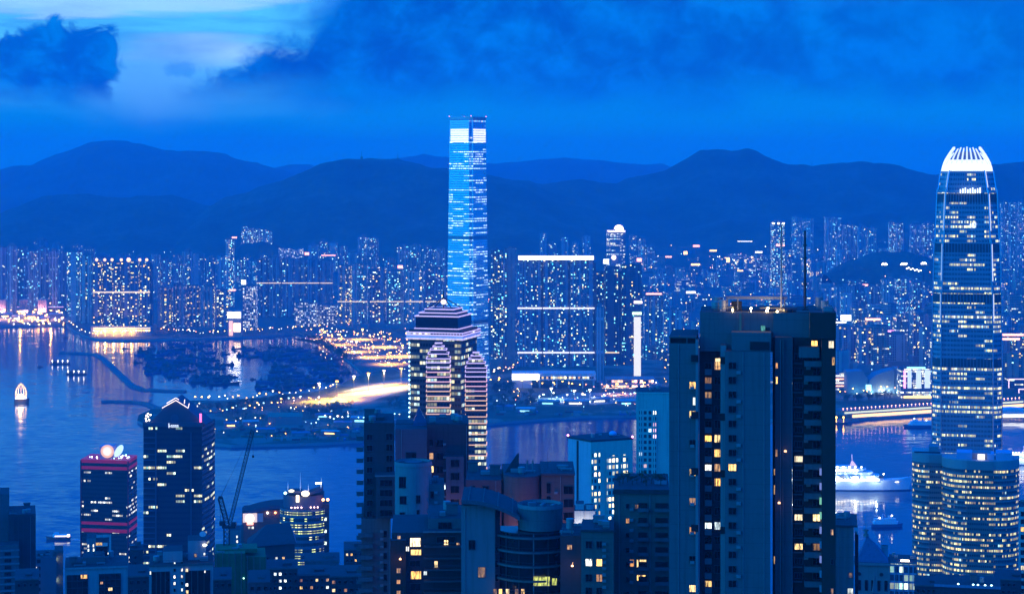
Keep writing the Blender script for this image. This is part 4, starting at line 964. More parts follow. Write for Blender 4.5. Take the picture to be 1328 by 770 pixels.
for a, b2, y, h in ((1006, 1008.4, 470, 7), (1006, 1008.4, 488, 9), (1005.6, 1008, 582, 9), (1002, 1004, 607, 8), (1002, 1004, 628, 12), (1002, 1004, 720, 10)):
    win(T, a, b2, y, y + h, (Y0 - .2) if a > 1005 else Y0 + 2, 'o' if y != 488 else 'y', 1)
for i in range(16):
    y = 467 + i * FL
    b_ = balcony(T, 1040.5, 1062.5, y + 4.6, Y0 + 2.1, 2.6, .9, wallp('balcony_render', (.12, .125, .13)))
    part('floor_edge', MB().box(X(1027.3, Y0), X(1040.2, Y0), Y0 + 1.5, Y0 + 2.15, Z(y + 5.3, Y0), Z(y + 3.8, Y0)), MATS['balcony_render'], T)
    k = {7: 'y', 11: 'y', 13: 'y'}.get(i, 'd')
    win(T, 1028.5, 1038.5, y - 9, y - 1.5, Y0 + 2.2, k, 3)
    k = {11: 'y', 13: 'o'}.get(i, 'd'); win(T, 1052, 1061, y - 9.5, y - 1, Y0 + 2.2, k)
part('balcony_parapet', blk(1036, 1062, 449, 463, Y0 - .6, 2.7), MATS['balcony_render'], T)
win(T, 1050, 1057.5, 441, 449.5, Y0 + 2.2, 'y'); win(T, 1075, 1081.5, 441, 450, Y0 - 2, 'y'); win(T, 1079.5, 1082.5, 462, 472, Y0 - 2, 'y', 1)
for y, k in ((684, 'o'), (722, 'd'), (760, 'o')): win(T, 1078, 1081, y, y + 7, Y0 - 2, k, 1)
for i in range(9):
    y = 606 + i * FL
    part('glass_screen', blk(1063, 1065.8, y, y + 8.5, Y0 - 1.2, 1.6), emit('screen_green', (.35, .9, .25), .55) if i in (2, 3) else (emit('screen_violet', (.45, .45, 1), .35) if i in (0, 1, 4, 6) else plain('frosted_screen', (.35, .38, .45), .3)), T)
part('roof_canopy', MB().box(X(941, Y0), X(1021, Y0), Y0 + 6, Y0 + 12, Z(390.5, Y0), Z(386.5, Y0)), plain('canopy_paint', (.10, .13, .20), .6), T)
for px in (943, 956.6, 1018): part('canopy_post', MB().tube((X(px, Y0), Y0 + 7, Z(405, Y0)), (X(px, Y0), Y0 + 7, Z(390, Y0)), .13, 6), BLUEL, T)
part('canopy_wall', blk(941.5, 955, 390.6, 404.9, Y0 + 10, .3), DKWALL, T)
part('lower_canopy', MB().box(X(985, Y0), X(1034, Y0), Y0 + 5, Y0 + 11, Z(402.2, Y0), Z(400.8, Y0)), DARKM, T)
part('water_tank', MB().cyl(X(1021, Y0), Y0 + 4, 1.1, Z(405, Y0), Z(401.8, Y0), 12), DARKM, T)
part('roof_kerb', MB().box(X(1033, Y0), X(1051, Y0), Y0 + 3, Y0 + 4, Z(405, Y0), Z(403.6, Y0)), BLUEL, T)
for px, py in ((950, 404), (974, 402), (996, 401.5), (994, 405), (1008, 406), (1073, 404)):
    q = part('roof_lamp', MB().ball((X(px, Y0), Y0 + 3.6, Z(py, Y0) + .12), .22, 8, 5).tube((X(px, Y0), Y0 + 3.6, Z(405.6, Y0) - .2), (X(px, Y0), Y0 + 3.6, Z(py, Y0)), .05, 5), emit('roof_lamp_warm', (1, .72, .3), 30), T)
    if px < 1010:
        l = bpy.data.lights.new('roof_lamp_light', 'POINT'); l.energy = 260; l.color = (1, .68, .3); l.shadow_soft_size = .25; link('roof_lamp_light', l, q, (X(px, Y0) - WL(q).x, Y0 + 3.0 - WL(q).y, Z(py, Y0) + .5 - WL(q).z))
for px, py0, lab, r, m_ in ((1017.5, 292, 'pale lattice mast nearer the middle of the dark tower roof', .22, plain('mast_grey', (.32, .30, .28), .6)), (1048.5, 300, 'black pole mast on the dark tower roof, nearer its right edge', 0.28, DARKM)):
    ms = thing('mast', lab, 'mast', (X(px, Y0), Y0 + 5, Z(405, Y0)))
    part('pole', MB().tube((X(px, Y0), Y0 + 5, Z(405, Y0)), (X(px, Y0), Y0 + 5, Z(py0, Y0)), r, 8, r * .8), m_, ms)
    part('mast_base', MB().box(X(px, Y0) - .6, X(px, Y0) + .6, Y0 + 4.4, Y0 + 5.6, Z(405, Y0) + .02, Z(402.5, Y0)), m_, ms)
    for q in range(5):
        z = Z(405 - (q + 1) * 17, Y0); part('collar', MB().cyl(X(px, Y0), Y0 + 5, r * 1.5, z, z + .25, 8), m_, ms)

# --- centre-left group -------------------------------------------------------
Y0 = 640
R2 = root('apartment_tower', 'dusky purple apartment tower behind the pale round stair tower', 'apartments', 560, Y0)
part('left_block', blk(512, 553, 556, None, Y0 - 4, 24), wallp('plum_tile', (.13, .09, .12), bands=3.0), R2)
part('right_block', blk(553.2, 608, 550, None, Y0, 24), wallp('dark_plum_tile', (.07, .045, .055), bands=3.0), R2)
part('bay', blk(578, 601, 592, None, Y0 - 3, 3.1), MATS['plum_tile'], R2)
part('roof_rail', blk(513, 606, 548.6, 549.4, Y0 + 1, .2), DARKM, R2)
py_ = MB().add([(X(534, Y0), Y0 + 4, Z(556, Y0)), (X(556, Y0), Y0 + 4, Z(556, Y0)), (X(556, Y0), Y0 + 12, Z(556, Y0)), (X(534, Y0), Y0 + 12, Z(556, Y0)), (X(543, Y0), Y0 + 8, Z(530, Y0))], [(0, 1, 4), (1, 2, 4), (2, 3, 4), (3, 0, 4), (3, 2, 1, 0)])
part('glass_pyramid', py_, glass('pyramid_glass', (.05, .07, .12)), R2)
win(R2, 526, 539, 586, 599, Y0 - 4, 'd')
for i in range(8):
    y = 570 + i * 17
    win(R2, 557, 562, y, y + 8, Y0, {2: 'y', 3: 'y', 1: 'o'}.get(i, 'd'), 1); win(R2, 566, 575, y, y + 9, Y0, 'd'); win(R2, 584, 595, y + 26, y + 35, Y0 - 3, 'd')
win(R2, 570.5, 577.5, 628, 634, Y0, 'w', 1)
Y0 = 575
R1 = root('apartment_tower', 'dark apartment tower with balconies sticking out of its left edge over the water', 'apartments', 490, Y0)
part('upper_block', blk(472, 511.5, 548, 672, Y0, 22), DKWALL, R1)
part('lower_block', blk(468, 506, 672, None, Y0 - 2, 25), BLUEW, R1)
part('corner_block', blk(486, 512, 618, 671.8, Y0 - 6, 6), wallp('slate_render', (.07, .072, .08), bands=3.0), R1)
part('corner_cap', blk(484, 513, 616, 618, Y0 - 6.4, 7), BLUEL, R1)
part('roof_room', blk(478, 500, 541, 548, Y0 + 5, 10), DKWALL, R1)
for i in range(16):
    y = 560 + i * 14.2
    balcony(R1, 464, 473, y + 9, Y0 + 5, 2.0, .9, wallp('dark_balcony', (.13, .14, .16)))
    if i < 8: win(R1, 476, 483, y + 3, y + 10, Y0, 'd'); win(R1, 501, 509, y + 2, y + 10, Y0, 'd') if i < 4 else win(R1, 491, 507, 622 + (i - 4) * 13, 630 + (i - 4) * 13, Y0 - 6, 'd', 3)
    if i > 8: balcony(R1, 464, 483, y + 6, Y0 - 2, 1.8, .9, MATS['dark_balcony']); win(R1, 497, 501, y, y + 8, Y0 - 2, 'd', 1)
Y0 = 545
R3 = root('stair_tower', 'pale round stair tower with a rimmed disc roof', 'building', 536, Y0)
cx_, cyy, r_ = X(536, Y0), Y0 + 5.5, 24 * Y0 / F
part('drum', MB().cyl(cx_, cyy, r_, gz(Y0), Z(606, Y0), 40), BLUEL, R3, smooth=False)
part('roof_rim', MB().loft([[(cx_ + q * math.cos(a), cyy + q * math.sin(a), z) for a in [2 * PI * i / 40 for i in range(40)]] for q, z in ((r_ * 1.03, Z(606, Y0)), (r_ * 1.03, Z(601, Y0)), (r_ * .93, Z(601, Y0)), (r_ * .93, Z(604, Y0)))]), wallp('rim_render', (.25, .26, .28)), R3)
part('roof_disc', MB().cyl(cx_, cyy, r_ * .5, Z(604, Y0), Z(602, Y0), 24), DARKM, R3)
part('shoulder', blk(556, 577, 628, None, Y0 + 3, 12), BLUEW, R3)
for a, b2, y, h in ((518, 529, 618, 14), (519, 529, 643, 10), (540, 545, 642, 10), (541, 544, 661, 6), (519, 526, 664, 7)):
    win(R3, a, b2, y, y + h, Y0 + 5.5 - math.sqrt(max(r_ ** 2 - (X((a + b2) / 2, Y0) - cx_) ** 2, .1)) - .25, 'd')
for y in (637, 655, 672): win(R3, 559, 563, y, y + 9, Y0 + 3, 'd', 1)
Y0 = 500
R4 = root('terrace_block', 'dark stepped terrace block with scattered orange lit rooms below the round stair tower', 'apartments', 550, Y0)
part('main_block', blk(508, 600, 690, None, Y0, 26), DKWALL, R4)
part('upper_terrace', blk(556, 602, 672, 690, Y0 + 2, 20), BLUEW, R4)
part('left_block', blk(506, 526, 700, None, Y0 - 2.5, 2.4), wallp('dark_brown_tile', (.045, .030, .022)), R4)
part('terrace_slab', blk(548, 604, 688.5, 690.5, Y0 - 1.6, 3.4), BLUEL, R4)
for i in range(5):
    y = 708 + i * 15; part('terrace_slab', blk(549, 606, y, y + 2, Y0 - 1.8 - .35 * i, 2.2 + .3 * i), MATS['slate_render'], R4)
    part('terrace_rail', blk(549, 606, y - 5, y - 4.2, Y0 - 1.7 - .35 * i, .1), DARKM, R4)
for a, b2, y0, y1, k in ((532, 545.5, 697, 708, 'y'), (533, 546, 712, 719, 'y'), (526, 530.5, 708, 714, 'w'), (515, 519, 694, 698, 'o'), (533, 546, 740, 750, 'y'), (549.5, 553.5, 740, 745, 'w'), (514, 519, 736, 742, 'o'), (514, 518.5, 751, 756, 'o'), (514, 519, 765, 770, 'o'), (563.5, 567.5, 727, 735, 'y'), (576, 581, 700, 706, 'y'), (592, 596, 703, 708, 'o'), (532, 545, 726, 734, 'd'), (532, 545, 756, 765, 'd'), (566, 590, 696, 704, 'd')):
    win(R4, a, b2, y0, y1, (Y0 - 2.5 if a < 526 else Y0), k)
win(R4, 569, 586, 677, 687, Y0 + 2, 'd', 3)
Y0 = 560
R5 = root('apartment_block', 'rose brown apartment block with a drum front and a slanted roof fin', 'apartments', 675, Y0)
part('left_wing', blk(604, 650, 622, None, Y0 + 2, 20), PURP, R5)
P_ = [(X(650, Y0), Y0 + 22)] + [(X(653 + (702 - 653) * (1 - math.cos(a)) / 2, Y0), Y0 + 3 - 6 * math.sin(a)) for a in [i * PI / 16 for i in range(17)]] + [(X(702, Y0), Y0 + 22)]
part('drum', MB().prism(P_, gz(Y0), Z(618, Y0)), PURP, R5)
part('right_wing', blk(702.2, 745, 616, None, Y0 - 1, 22), PURP, R5)
part('roof_edge', blk(701.5, 745.8, 613.5, 616, Y0 - 1.6, 23), wallp('slate_roof', (.07, .075, .10)), R5)
part('roof_deck', MB().prism(P_, Z(618, Y0) + .02, Z(616, Y0)), MATS['slate_roof'], R5)
part('roof_fin', MB().add([(X(654, Y0), Y0 + 6, Z(617, Y0)), (X(673, Y0), Y0 + 6, Z(617, Y0)), (X(673, Y0), Y0 + 6, Z(591, Y0)), (X(670, Y0), Y0 + 6, Z(593, Y0)), (X(654, Y0), Y0 + 6.6, Z(617, Y0)), (X(673, Y0), Y0 + 6.6, Z(617, Y0)), (X(673, Y0), Y0 + 6.6, Z(591, Y0)), (X(670, Y0), Y0 + 6.6, Z(593, Y0))], [(0, 1, 2, 3), (7, 6, 5, 4), (0, 4, 5, 1), (1, 5, 6, 2), (2, 6, 7, 3), (3, 7, 4, 0)]), DKWALL, R5)
for px in (684, 691): part('vent_pipe', MB().tube((X(px, Y0), Y0 + 8, Z(616, Y0)), (X(px, Y0), Y0 + 8, Z(602, Y0)), .3, 6), BLUEL, R5)
for i in range(5):
    y = 630 + i * 17
    win(R5, 611, 616, y, y + 8, Y0 + 2, 'd', 1); win(R5, 626, 634, y, y + 8, Y0 + 2, 'd'); win(R5, 709, 714, y - 4, y + 9, Y0 - 1, 'd', 1); win(R5, 731, 743, y, y + 10, Y0 - 1, 'd')
for a, b2, y in ((652, 660, 649), (662, 667, 650), (688, 692, 651)): win(R5, a, b2, y, y + 5, Y0 - 2.9, 'y')
Y0 = 478
R6 = root('apartment_block', 'apartment block with a drum on its roof and rounded dark glass balconies', 'apartments', 680, Y0)
part('pale_wing', blk(598, 642, 655, None, Y0 + 4, 20), wallp('pale_wing_render', (.20, .205, .215)), R6)
cv = MB(); R_ = []
for i in range(9):
    f = i / 8; px = 598 + 76 * f; py = 650 + 2.5 * math.sin(f * PI * .5) * 0 + 22 * f ** 2.2
    R_.append((px, py))
v = [];
for px, py in R_:
    for yv, dz in ((Y0 + 2, 0), (Y0 + 22, 0), (Y0 + 22, -.9), (Y0 + 2, -.9)): v.append((X(px, Y0), yv, Z(py, Y0) + dz))
cv.loft([v[i * 4:i * 4 + 4] for i in range(9)])
part('curved_roof', cv, wallp('roof_sheet', (.10, .11, .13)), R6)
for i in range(1, 8, 2): part('roof_rib', MB().tube((X(R_[i][0], Y0), Y0 + 2, Z(R_[i][1], Y0) + .12), (X(R_[i][0], Y0), Y0 + 22, Z(R_[i][1], Y0) + .12), .14, 5), BLUEL, R6)
cx_, cyy, r_ = X(701, Y0), Y0 + 8, 29.5 * Y0 / F
part('roof_drum', MB().cyl(cx_, cyy, r_, Z(692, Y0), Z(664, Y0), 40), BLUEW, R6)
part('drum_rim', MB().loft([[(cx_ + q * math.cos(a), cyy + q * math.sin(a), z) for a in [2 * PI * i / 40 for i in range(40)]] for q, z in ((r_ * 1.02, Z(664, Y0)), (r_ * 1.02, Z(659, Y0)), (r_ * .93, Z(659, Y0)), (r_ * .93, Z(663, Y0)))]), MATS['rim_render'], R6)
for i in range(7): part('drum_plant', MB().cbox((cx_ + random.uniform(-3, 3), cyy + random.uniform(-3, 3)), .9, .7, Z(663, Y0), Z(663, Y0) + random.uniform(.4, 1.1), random.random()), PLANT, R6)
cx_, cyy = X(692, Y0), Y0 + 12
def fan(rx, ry, n=24): return [(cx_ + rx * math.cos(a), cyy - ry * math.sin(a)) for a in [PI * i / n for i in range(n + 1)]][::-1]
part('glazed_front', MB().prism(fan(9.6, 11), gz(Y0), Z(693, Y0)), glass('balcony_glass', (.012, .016, .022), .12), R6)
part('side_wall', blk(632, 648, 670, None, Y0 + 5, 12), DKWALL, R6)
for i in range(5):
    y = 697 + i * 18.5
    part('floor_slab', MB().prism(fan(10.4 + .05 * i, 12.2), Z(y + 2.6, Y0), Z(y, Y0)), BLUEW if i < 3 else BEIGE, R6)
    rl = MB(); Q = fan(10.3, 12.1)
    for a, b2 in zip(Q[2:-3], Q[3:-2]): rl.tube((*a, Z(y - 4.4, Y0)), (*b2, Z(y - 4.4, Y0)), .05, 4)
    for a in Q[2:-2:2]: rl.tube((*a, Z(y, Y0)), (*a, Z(y - 4.4, Y0)), .04, 4)
    part('railing', rl, DARKM, R6)
for i in range(7):
    a = PI * (.16 + .68 * i / 6); q = (cx_ - 9.75 * math.cos(a), cyy - 11.15 * math.sin(a)); part('mullion', MB().cbox(q, .28, .28, gz(Y0), Z(693, Y0), 0), BLUEL if i == 3 else DKWALL, R6)
win(R6, 692, 713, 747, 759, Y0 + .35, 'g', 3); win(R6, 716, 722, 749, 758, Y0 + .9, 'g', 1)
for a, k in ((640, 'o'), (647, 'y'), (656, 'y'), (668, 'o'), (676, 'y')): win(R6, a, a + 4, 763, 770, Y0 + 1.2 - .2, k, 1)
for y in (708, 726, 744): win(R6, 634, 646, y, y + 9, Y0 + 5, 'd', 2)
win(R6, 608, 616, 700, 712, Y0 + 4, 'd'); win(R6, 620, 629, 735, 748, Y0 + 4, 'o')

# --- teal pair
Y0 = 960
P1 = root('apartment_tower', 'pale teal tower with warm window columns and a dish on its flat roof', 'apartments', 777, Y0)
AQ = facade('teal_tower_windows', 1.9, 3.0, .20, .36, 'apt', 3.4, [(0, (1, .78, .34)), (.7, (1, .88, .55)), (1, (.7, 1, .8))], gcol=(.03, .09, .10), colfrac=.75)
TEALW = wallp('pale_teal_render', (.20, .64, .47)); LAVW = wallp('pale_lavender_render', (.50, .50, .58))
Pq = [(X(735, Y0 + 14), Y0 + 14), (X(766, Y0), Y0), (X(819, Y0 + 10), Y0 + 10), (X(790, Y0 + 30), Y0 + 30)]
part('main_block', MB().prism(Pq, gz(Y0), Z(573, Y0)), LAVW, P1)
def wallpanel(p, q, f0, f1, pyt, pyb, mat, nm, out=.25, color=None):
    d = Vector((q[0] - p[0], q[1] - p[1], 0)); nrm = Vector((d.y, -d.x, 0)).normalized() * out
    a = Vector((p[0], p[1], 0)) + d * f0 + nrm; b2 = Vector((p[0], p[1], 0)) + d * f1 + nrm
    bk = -nrm * .9
    z0, z1 = (gz(Y0) if pyb is None else Z(pyb, Y0)), Z(pyt, Y0)
    return part(nm, MB().prism([(a.x, a.y), (b2.x, b2.y), ((b2 + bk).x, (b2 + bk).y), ((a + bk).x, (a + bk).y)], z0, z1), mat, P1, color=color)
wallpanel(Pq[1], Pq[2], 0.0, 1.0, 573.3, None, TEALW, 'teal_front')
for f0, f1 in ((.02, .16), (.18, .32), (.38, .64), (.72, .87)): wallpanel(Pq[1], Pq[2], f0, f1, 584 if f0 < .3 else 592, None, AQ, 'window_column', .5, (.20, .64, .47, .75 if f0 < .1 else .55))
wallpanel(Pq[0], Pq[1], .40, .47, 574, None, plain('void_dark', (.012, .012, .014), .8), 'dark_slot')
part('roof_edge', MB().prism(grow(Pq, 1.02), Z(573, Y0), Z(570.5, Y0)), DKWALL, P1)
for i in (0, 2): part('aircraft_light', MB().ball((Pq[i][0], Pq[i][1], Z(569.5, Y0)), .5, 6, 4), emit('pink_beacon', (1, .25, .6), 9), P1)
part('roof_dish', MB().ball((X(795, Y0), Y0 + 14, Z(567, Y0)), 1.9, 12, 6, .7), plain('dish_cyan', (.10, .5, .75), .5), P1)
Y0 = 1050
P2 = root('apartment_tower', 'slim teal tower with plain blank flanks, tucked behind the huge dark tower', 'apartments', 846, Y0)
part('main_block', blk(825, 868, 510, None, Y0, 24), wallp('sea_green_render', (.12, .52, .44)), P2)
part('window_panel', MB().box(X(829, Y0), X(852, Y0), Y0 - .35, Y0 - .05, gz(Y0), Z(530, Y0)), facade('sea_green_windows', 2.4, 3.0, .20, .36, 'apt', 2.5, [(0, (.6, .9, 1)), (.7, (1, .9, .7)), (1, (1, .5, .7))], gcol=(.02, .07, .09), colfrac=.7), P2, color=(.15, .58, .48, .2))
for px in (830, 839.5, 848): part('rib', MB().box(X(px, Y0), X(px + 1.6, Y0), Y0 - .9, Y0 - .36, gz(Y0), Z(532, Y0)), wallp('sea_green_pale', (.20, .62, .52)), P2)
part('roof_edge', blk(824.6, 868.4, 508.5, 510, Y0 - .3, 25), MATS['sea_green_pale'], P2)
Y0 = 800
P3 = root('low_block', 'small white block floodlit from its own roof beside the teal tower', 'building', 757, Y0)
part('main_block', blk(744, 772, 662, None, Y0, 14), WHITEW, P3)
part('roof_room', blk(746, 757, 653, 662, Y0 + 3, 8), WHITEW, P3)
part('tank', MB().cyl(X(764, Y0), Y0 + 5, 1.8, Z(662, Y0), Z(656, Y0), 14), WHITEW, P3)
for px in (749, 757, 764):
    q = part('floodlight', MB().box(X(px, Y0) - .4, X(px, Y0) + .4, Y0 - 4.2, Y0 - 3.8, Z(690, Y0), Z(688, Y0)), LW, P3)
    l = bpy.data.lights.new('floodlight_beam', 'POINT'); l.energy = 800; l.color = (1, .95, .85); l.shadow_soft_size = .4; link('floodlight_beam', l, q, (X(px, Y0) - WL(q).x, Y0 - 4.6 - WL(q).y, Z(684, Y0) - WL(q).z))
for y in (678, 688, 700): win(P3, 751, 754, y, y + 5, Y0, 'd', 1); win(P3, 760, 763, y, y + 5, Y0, 'y', 1)
part('drain_pipe', MB().tube((X(757, Y0), Y0 - .2, Z(662, Y0)), (X(757, Y0), Y0 - .2, Z(740, Y0)), .2, 6), WHITEW, P3)
# --- beige block with roof garden
Y0 = 470
P4 = root('apartment_block', 'beige apartment block with a planted roof terrace left of the huge dark tower', 'apartments', 830, Y0)
part('main_block', blk(796, 868, 640, None, Y0, 24), BEIGE, P4)
part('front_bay', blk(758, 800, 690, None, Y0 - 12, 14), BEIGE, P4)
part('front_edge', blk(757.5, 800.5, 687.5, 690, Y0 - 12.4, 14), DKWALL, P4)
part('roof_kerb', blk(795.5, 868, 634.5, 640, Y0 - .3, 24.6), DKWALL, P4)
part('low_wing', blk(728, 757.4, 695, None, Y0 - 4, 16), DKWALL, P4)
for i in range(7):
    y = 652 + i * 19
    for a, b2 in ((850, 866), (828, 839)):
        part('recess_shade_slab', blk(a, b2, y, y + 8, Y0 - .25, .2), plain('void_dark', (.012, .012, .014), .8), P4)  # dark slab painted in for the shade of a set-back balcony
        balcony(P4, a - 1, b2 + 2, y + 9, Y0, 1.1, .55, wallp('dark_balcony', (.13, .14, .16)))
    win(P4, 812, 816, y + 1, y + 7, Y0, 'o' if i == 1 else 'd', 1)
for y, ks in ((702, 'dd'), (725, 'wy'), (745, 'do'), (762, 'dd')):
    win(P4, 764, 772, y, y + 9, Y0 - 12, ks[0]); win(P4, 778, 785, y, y + 9, Y0 - 12, ks[1])
win(P4, 824, 834, 654, 659, Y0, 'o'); win(P4, 826, 838, 725, 735, Y0, 'y', 3); win(P4, 817, 822, 725, 734, Y0, 'o', 1); win(P4, 826, 837, 745, 752, Y0, 'y', 3)
win(P4, 737, 743, 707, 713, Y0 - 4, 'o')
part('roof_shed', blk(846, 862, 622, 634, Y0 + 8, 5), wallp('shed_blue', (.32, .36, .45)), P4)

# --- far right foreground
Y0 = 610
S1 = root('apartment_slab', 'plain grey beige slab hard against the right side of the huge dark tower', 'apartments', 1095, Y0)
part('main_block', blk(1076, 1107, 683, None, Y0, 20), wallp('warm_grey_render', (.20, .175, .16), bands=3.0), S1)
part('side_glazing', blk(1107.2, 1111.5, 692, None, Y0 + 2, 16), glass('balcony_glass', (.012, .016, .022)), S1)
part('roof_edge', blk(1075.6, 1112, 680.5, 683, Y0 - .4, 20.6), DKWALL, S1)
for px in (1083, 1091, 1099): part('rib', blk(px, px + .7, 684, None, Y0 - .3, .25), MATS['warm_grey_render'], S1)
win(S1, 1099, 1106, 762, 770, Y0, 'w'); win(S1, 1101, 1105, 742, 748, Y0, 'o', 1)
Y0 = 690
S2 = root('domed_hall', 'stone hall with a tall bell-shaped slate roof and finial', 'building', 1132, Y0)
part('stone_base', blk(1109, 1154, 733, None, Y0, 11), wallp('pale_stone', (.30, .26, .24)), S2)
part('cornice', blk(1108, 1155, 729.5, 733, Y0 - .5, 12), wallp('pale_stone_dark', (.30, .27, .27)), S2)
cxh, cyh = X(1131.5, Y0), Y0 + 5.5; R_ = []
for f, w in ((0, 1.0), (.1, .93), (.25, .78), (.45, .57), (.65, .37), (.82, .20), (.95, .09), (1, .05)):
    h_ = 20.5 * w * Y0 / F; z = Z(729.5 - 31 * f, Y0); R_.append([(cxh - h_, cyh - h_, z), (cxh + h_, cyh - h_, z), (cxh + h_, cyh + h_, z), (cxh - h_, cyh + h_, z)])
    if f == 0: R_[0] = [(x, y, z + .02) for x, y, z in R_[0]]
cxr = X(1122, Y0)
R_ = [[(x + (cxr - cxh) * (i / 7) ** 1.5 * .85, y, z) for x, y, z in r] for i, r in enumerate(R_)]
part('bell_roof', MB().loft(R_), wallp('slate_blue_roof', (.10, .14, .22)), S2)
xf = R_[-1][0][0] + .2
part('finial', MB().cyl(xf, cyh, .9, Z(699, Y0), Z(696, Y0), 10).cyl(xf, cyh, .5, Z(696, Y0), Z(692, Y0), 8).cyl(xf, cyh, .95, Z(692, Y0), Z(690.5, Y0), 10).tube((xf, cyh, Z(690.5, Y0)), (xf, cyh, Z(682, Y0)), .1, 5), wallp('pale_stone', (.30, .26, .24)), S2)
for px in (1113, 1122, 1130, 1138, 1147): win(S2, px, px + 3.5, 752, 765, Y0, 'd', 1)
for px in (1114.5, 1143): part('round_vent', MB().loft([[(X(px, Y0) + q * math.cos(a), Y0 - .1 - d, Z(744, Y0) + q * math.sin(a)) for a in [2 * PI * i / 16 for i in range(16)]] for q, d in ((.6, 0), (.6, .12))]), plain('void_dark', (.012, .012, .014), .8), S2)
part('side_turret', MB().cyl(X(1147, Y0), Y0 + 9, 1.1, Z(732, Y0), Z(715, Y0), 12).cyl(X(1147, Y0), Y0 + 9, 1.25, Z(715, Y0), Z(712.5, Y0), 12), wallp('verdigris', (.15, .35, .36)), S2)
ob = thing('stone_pinnacle', 'slim pale stone pinnacle in front of the bell-roofed hall', 'pinnacle', (X(1134.5, 640), 640, gz(640)))
xo = X(1134.5, 640)
part('spire', MB().prism([(xo - .75, 639.2), (xo + .75, 639.2), (xo + .75, 640.8), (xo - .75, 640.8)], Z(768, 640), Z(741, 640), [(xo - .1, 639.9), (xo + .1, 639.9), (xo + .1, 640.1), (xo - .1, 640.1)]), MATS['pale_stone'], ob)
part('plinth', MB().box(xo - 1.0, xo + 1.0, 639, 641, gz(640), Z(768, 640) - .02), MATS['pale_stone'], ob)
Y0 = 900
S3 = root('glass_office', 'small pale-framed glass office at the foot of the rounded granite pair', 'office', 1172, Y0)
part('glass_body', blk(1154, 1189, 731, None, Y0, 18), facade('framed_glass', 2.0, 3.6, .10, .2, 'office', 1.6, [(0, (.5, 1, .8)), (1, (.9, 1, .7))], gcol=(.05, .09, .14)), S3, color=(.35, .42, .55, .3))
for px in (1154, 1162.5, 1171, 1179.5, 1188): part('frame_post', blk(px - .4, px + .4, 729, None, Y0 - .5, .5), BLUEL, S3)
part('roof_edge', blk(1153.4, 1189.6, 729, 731, Y0 - .6, 19), BLUEL, S3)
part('roof_sign', blk(1167, 1178, 725.5, 728, Y0 + 2, .4), emit('amber_flare', (1, .8, .5), 9), S3)
Y0 = 900
S4 = root('apartment_slab', 'white gridded slab cut off at the far right edge', 'apartments', 1326, Y0)
part('main_block', blk(1321, 1346, 657, None, Y0, 18), WHITEW, S4)
part('roof_room', blk(1328, 1340, 650, 657, Y0 + 4, 9), WHITEW, S4)
for i in range(11):
    y = 663 + i * 10; win(S4, 1324, 1331, y, y + 5.5, Y0, 'y' if i in (2, 7) else 'd'); win(S4, 1334, 1341, y, y + 5.5, Y0, 'd')
Y0 = 820
S5 = root('low_block', 'flat dark roof with cyan lamps at the foot of the granite offices', 'building', 1255, Y0)
part('main_block', blk(1214, 1296, 762, None, Y0, 20), DKWALL, S5)
part('roof_edge', blk(1213, 1297, 758.5, 762, Y0 - .5, 21), wallp('deck_blue', (.20, .28, .4)), S5)
for px in (1243, 1262, 1268, 1277, 1285): part('roof_lamp', MB().ball((X(px, Y0), Y0 + .5, Z(757.6, Y0)), .4, 6, 4), LC, S5)

# --- left foreground
Y0 = 900
L1 = root('apartment_tower', 'dark tower with two stepped volumes cut off at the far left edge', 'apartments', 18, Y0)
part('back_block', blk(-30, 22, 640, None, Y0 + 14, 20), BLUEW, L1)
part('front_block', blk(14, 48.5, 667, None, Y0 + 4, 24), DKWALL, L1)
part('low_block', blk(-20, 20, 706, None, Y0 - 6, 9.8), BLUEW, L1)
fr = blk(13.5, 14.6, 660, 669, Y0 + 6, .5); pb(fr, 20.6, 21.8, 660, 669, Y0 + 6, .5); pb(fr, 13.5, 21.8, 659, 660, Y0 + 6, .5)
part('roof_frame', fr, BLUEW, L1)
part('roof_room', blk(-8, 8, 641, 645, Y0 + 18, 8), BLUEW, L1)
for i in range(7):
    y = 712 + i * 8.7; part('floor_band', blk(-20, 20.4, y, y + 2.4, Y0 - 6.4, .4), BLUEL, L1)
    win(L1, 2, 10, y + 3.4, y + 7.6, Y0 - 6, 'd', 3)
for px in (20, 26, 32, 38): part('rib', blk(px, px + .8, 671, None, Y0 + 3.6, .38), wallp('slate_render', (.07, .072, .08), bands=3.0), L1)
for i in range(6): win(L1, 1, 7, 654 + i * 9, 659 + i * 9, Y0 + 14, 'd')
Y0 = 1000
L2 = root('office_block', 'dark block dotted with cool white windows beside the far left tower', 'office', 65, Y0)
CD = facade('cool_dot_facade', 3.6, 3.4, .26, .42, 'apt', 4.0, COOL, gcol=(.012, .02, .035), colfrac=.6)
part('main_block', blk(46, 73, 722, None, Y0, 20), CD, L2, color=(.13, .15, .19, .12))
part('right_block', blk(73.2, 84, 714, None, Y0 + 4, 14), BLUEW, L2)
fr = blk(70, 71.2, 716, 722, Y0 + 2, .5); pb(fr, 70, 83, 714.4, 716, Y0 + 2, .5)
part('roof_frame', fr, BLUEW, L2)
part('light_line', blk(47.2, 48, 734, None, Y0 - .4, .3), emit('facade_line', (1, .95, .85), 1.2), L2)
part('roof_room', blk(52, 62, 717, 722, Y0 + 5, 8), DKWALL, L2)
Y0 = 760
L3 = root('apartment_block', 'pale framed block with big dark panel bays and two orange windows', 'apartments', 125, Y0)
part('main_block', blk(85, 166, 737, None, Y0, 20), PALEF, L3)
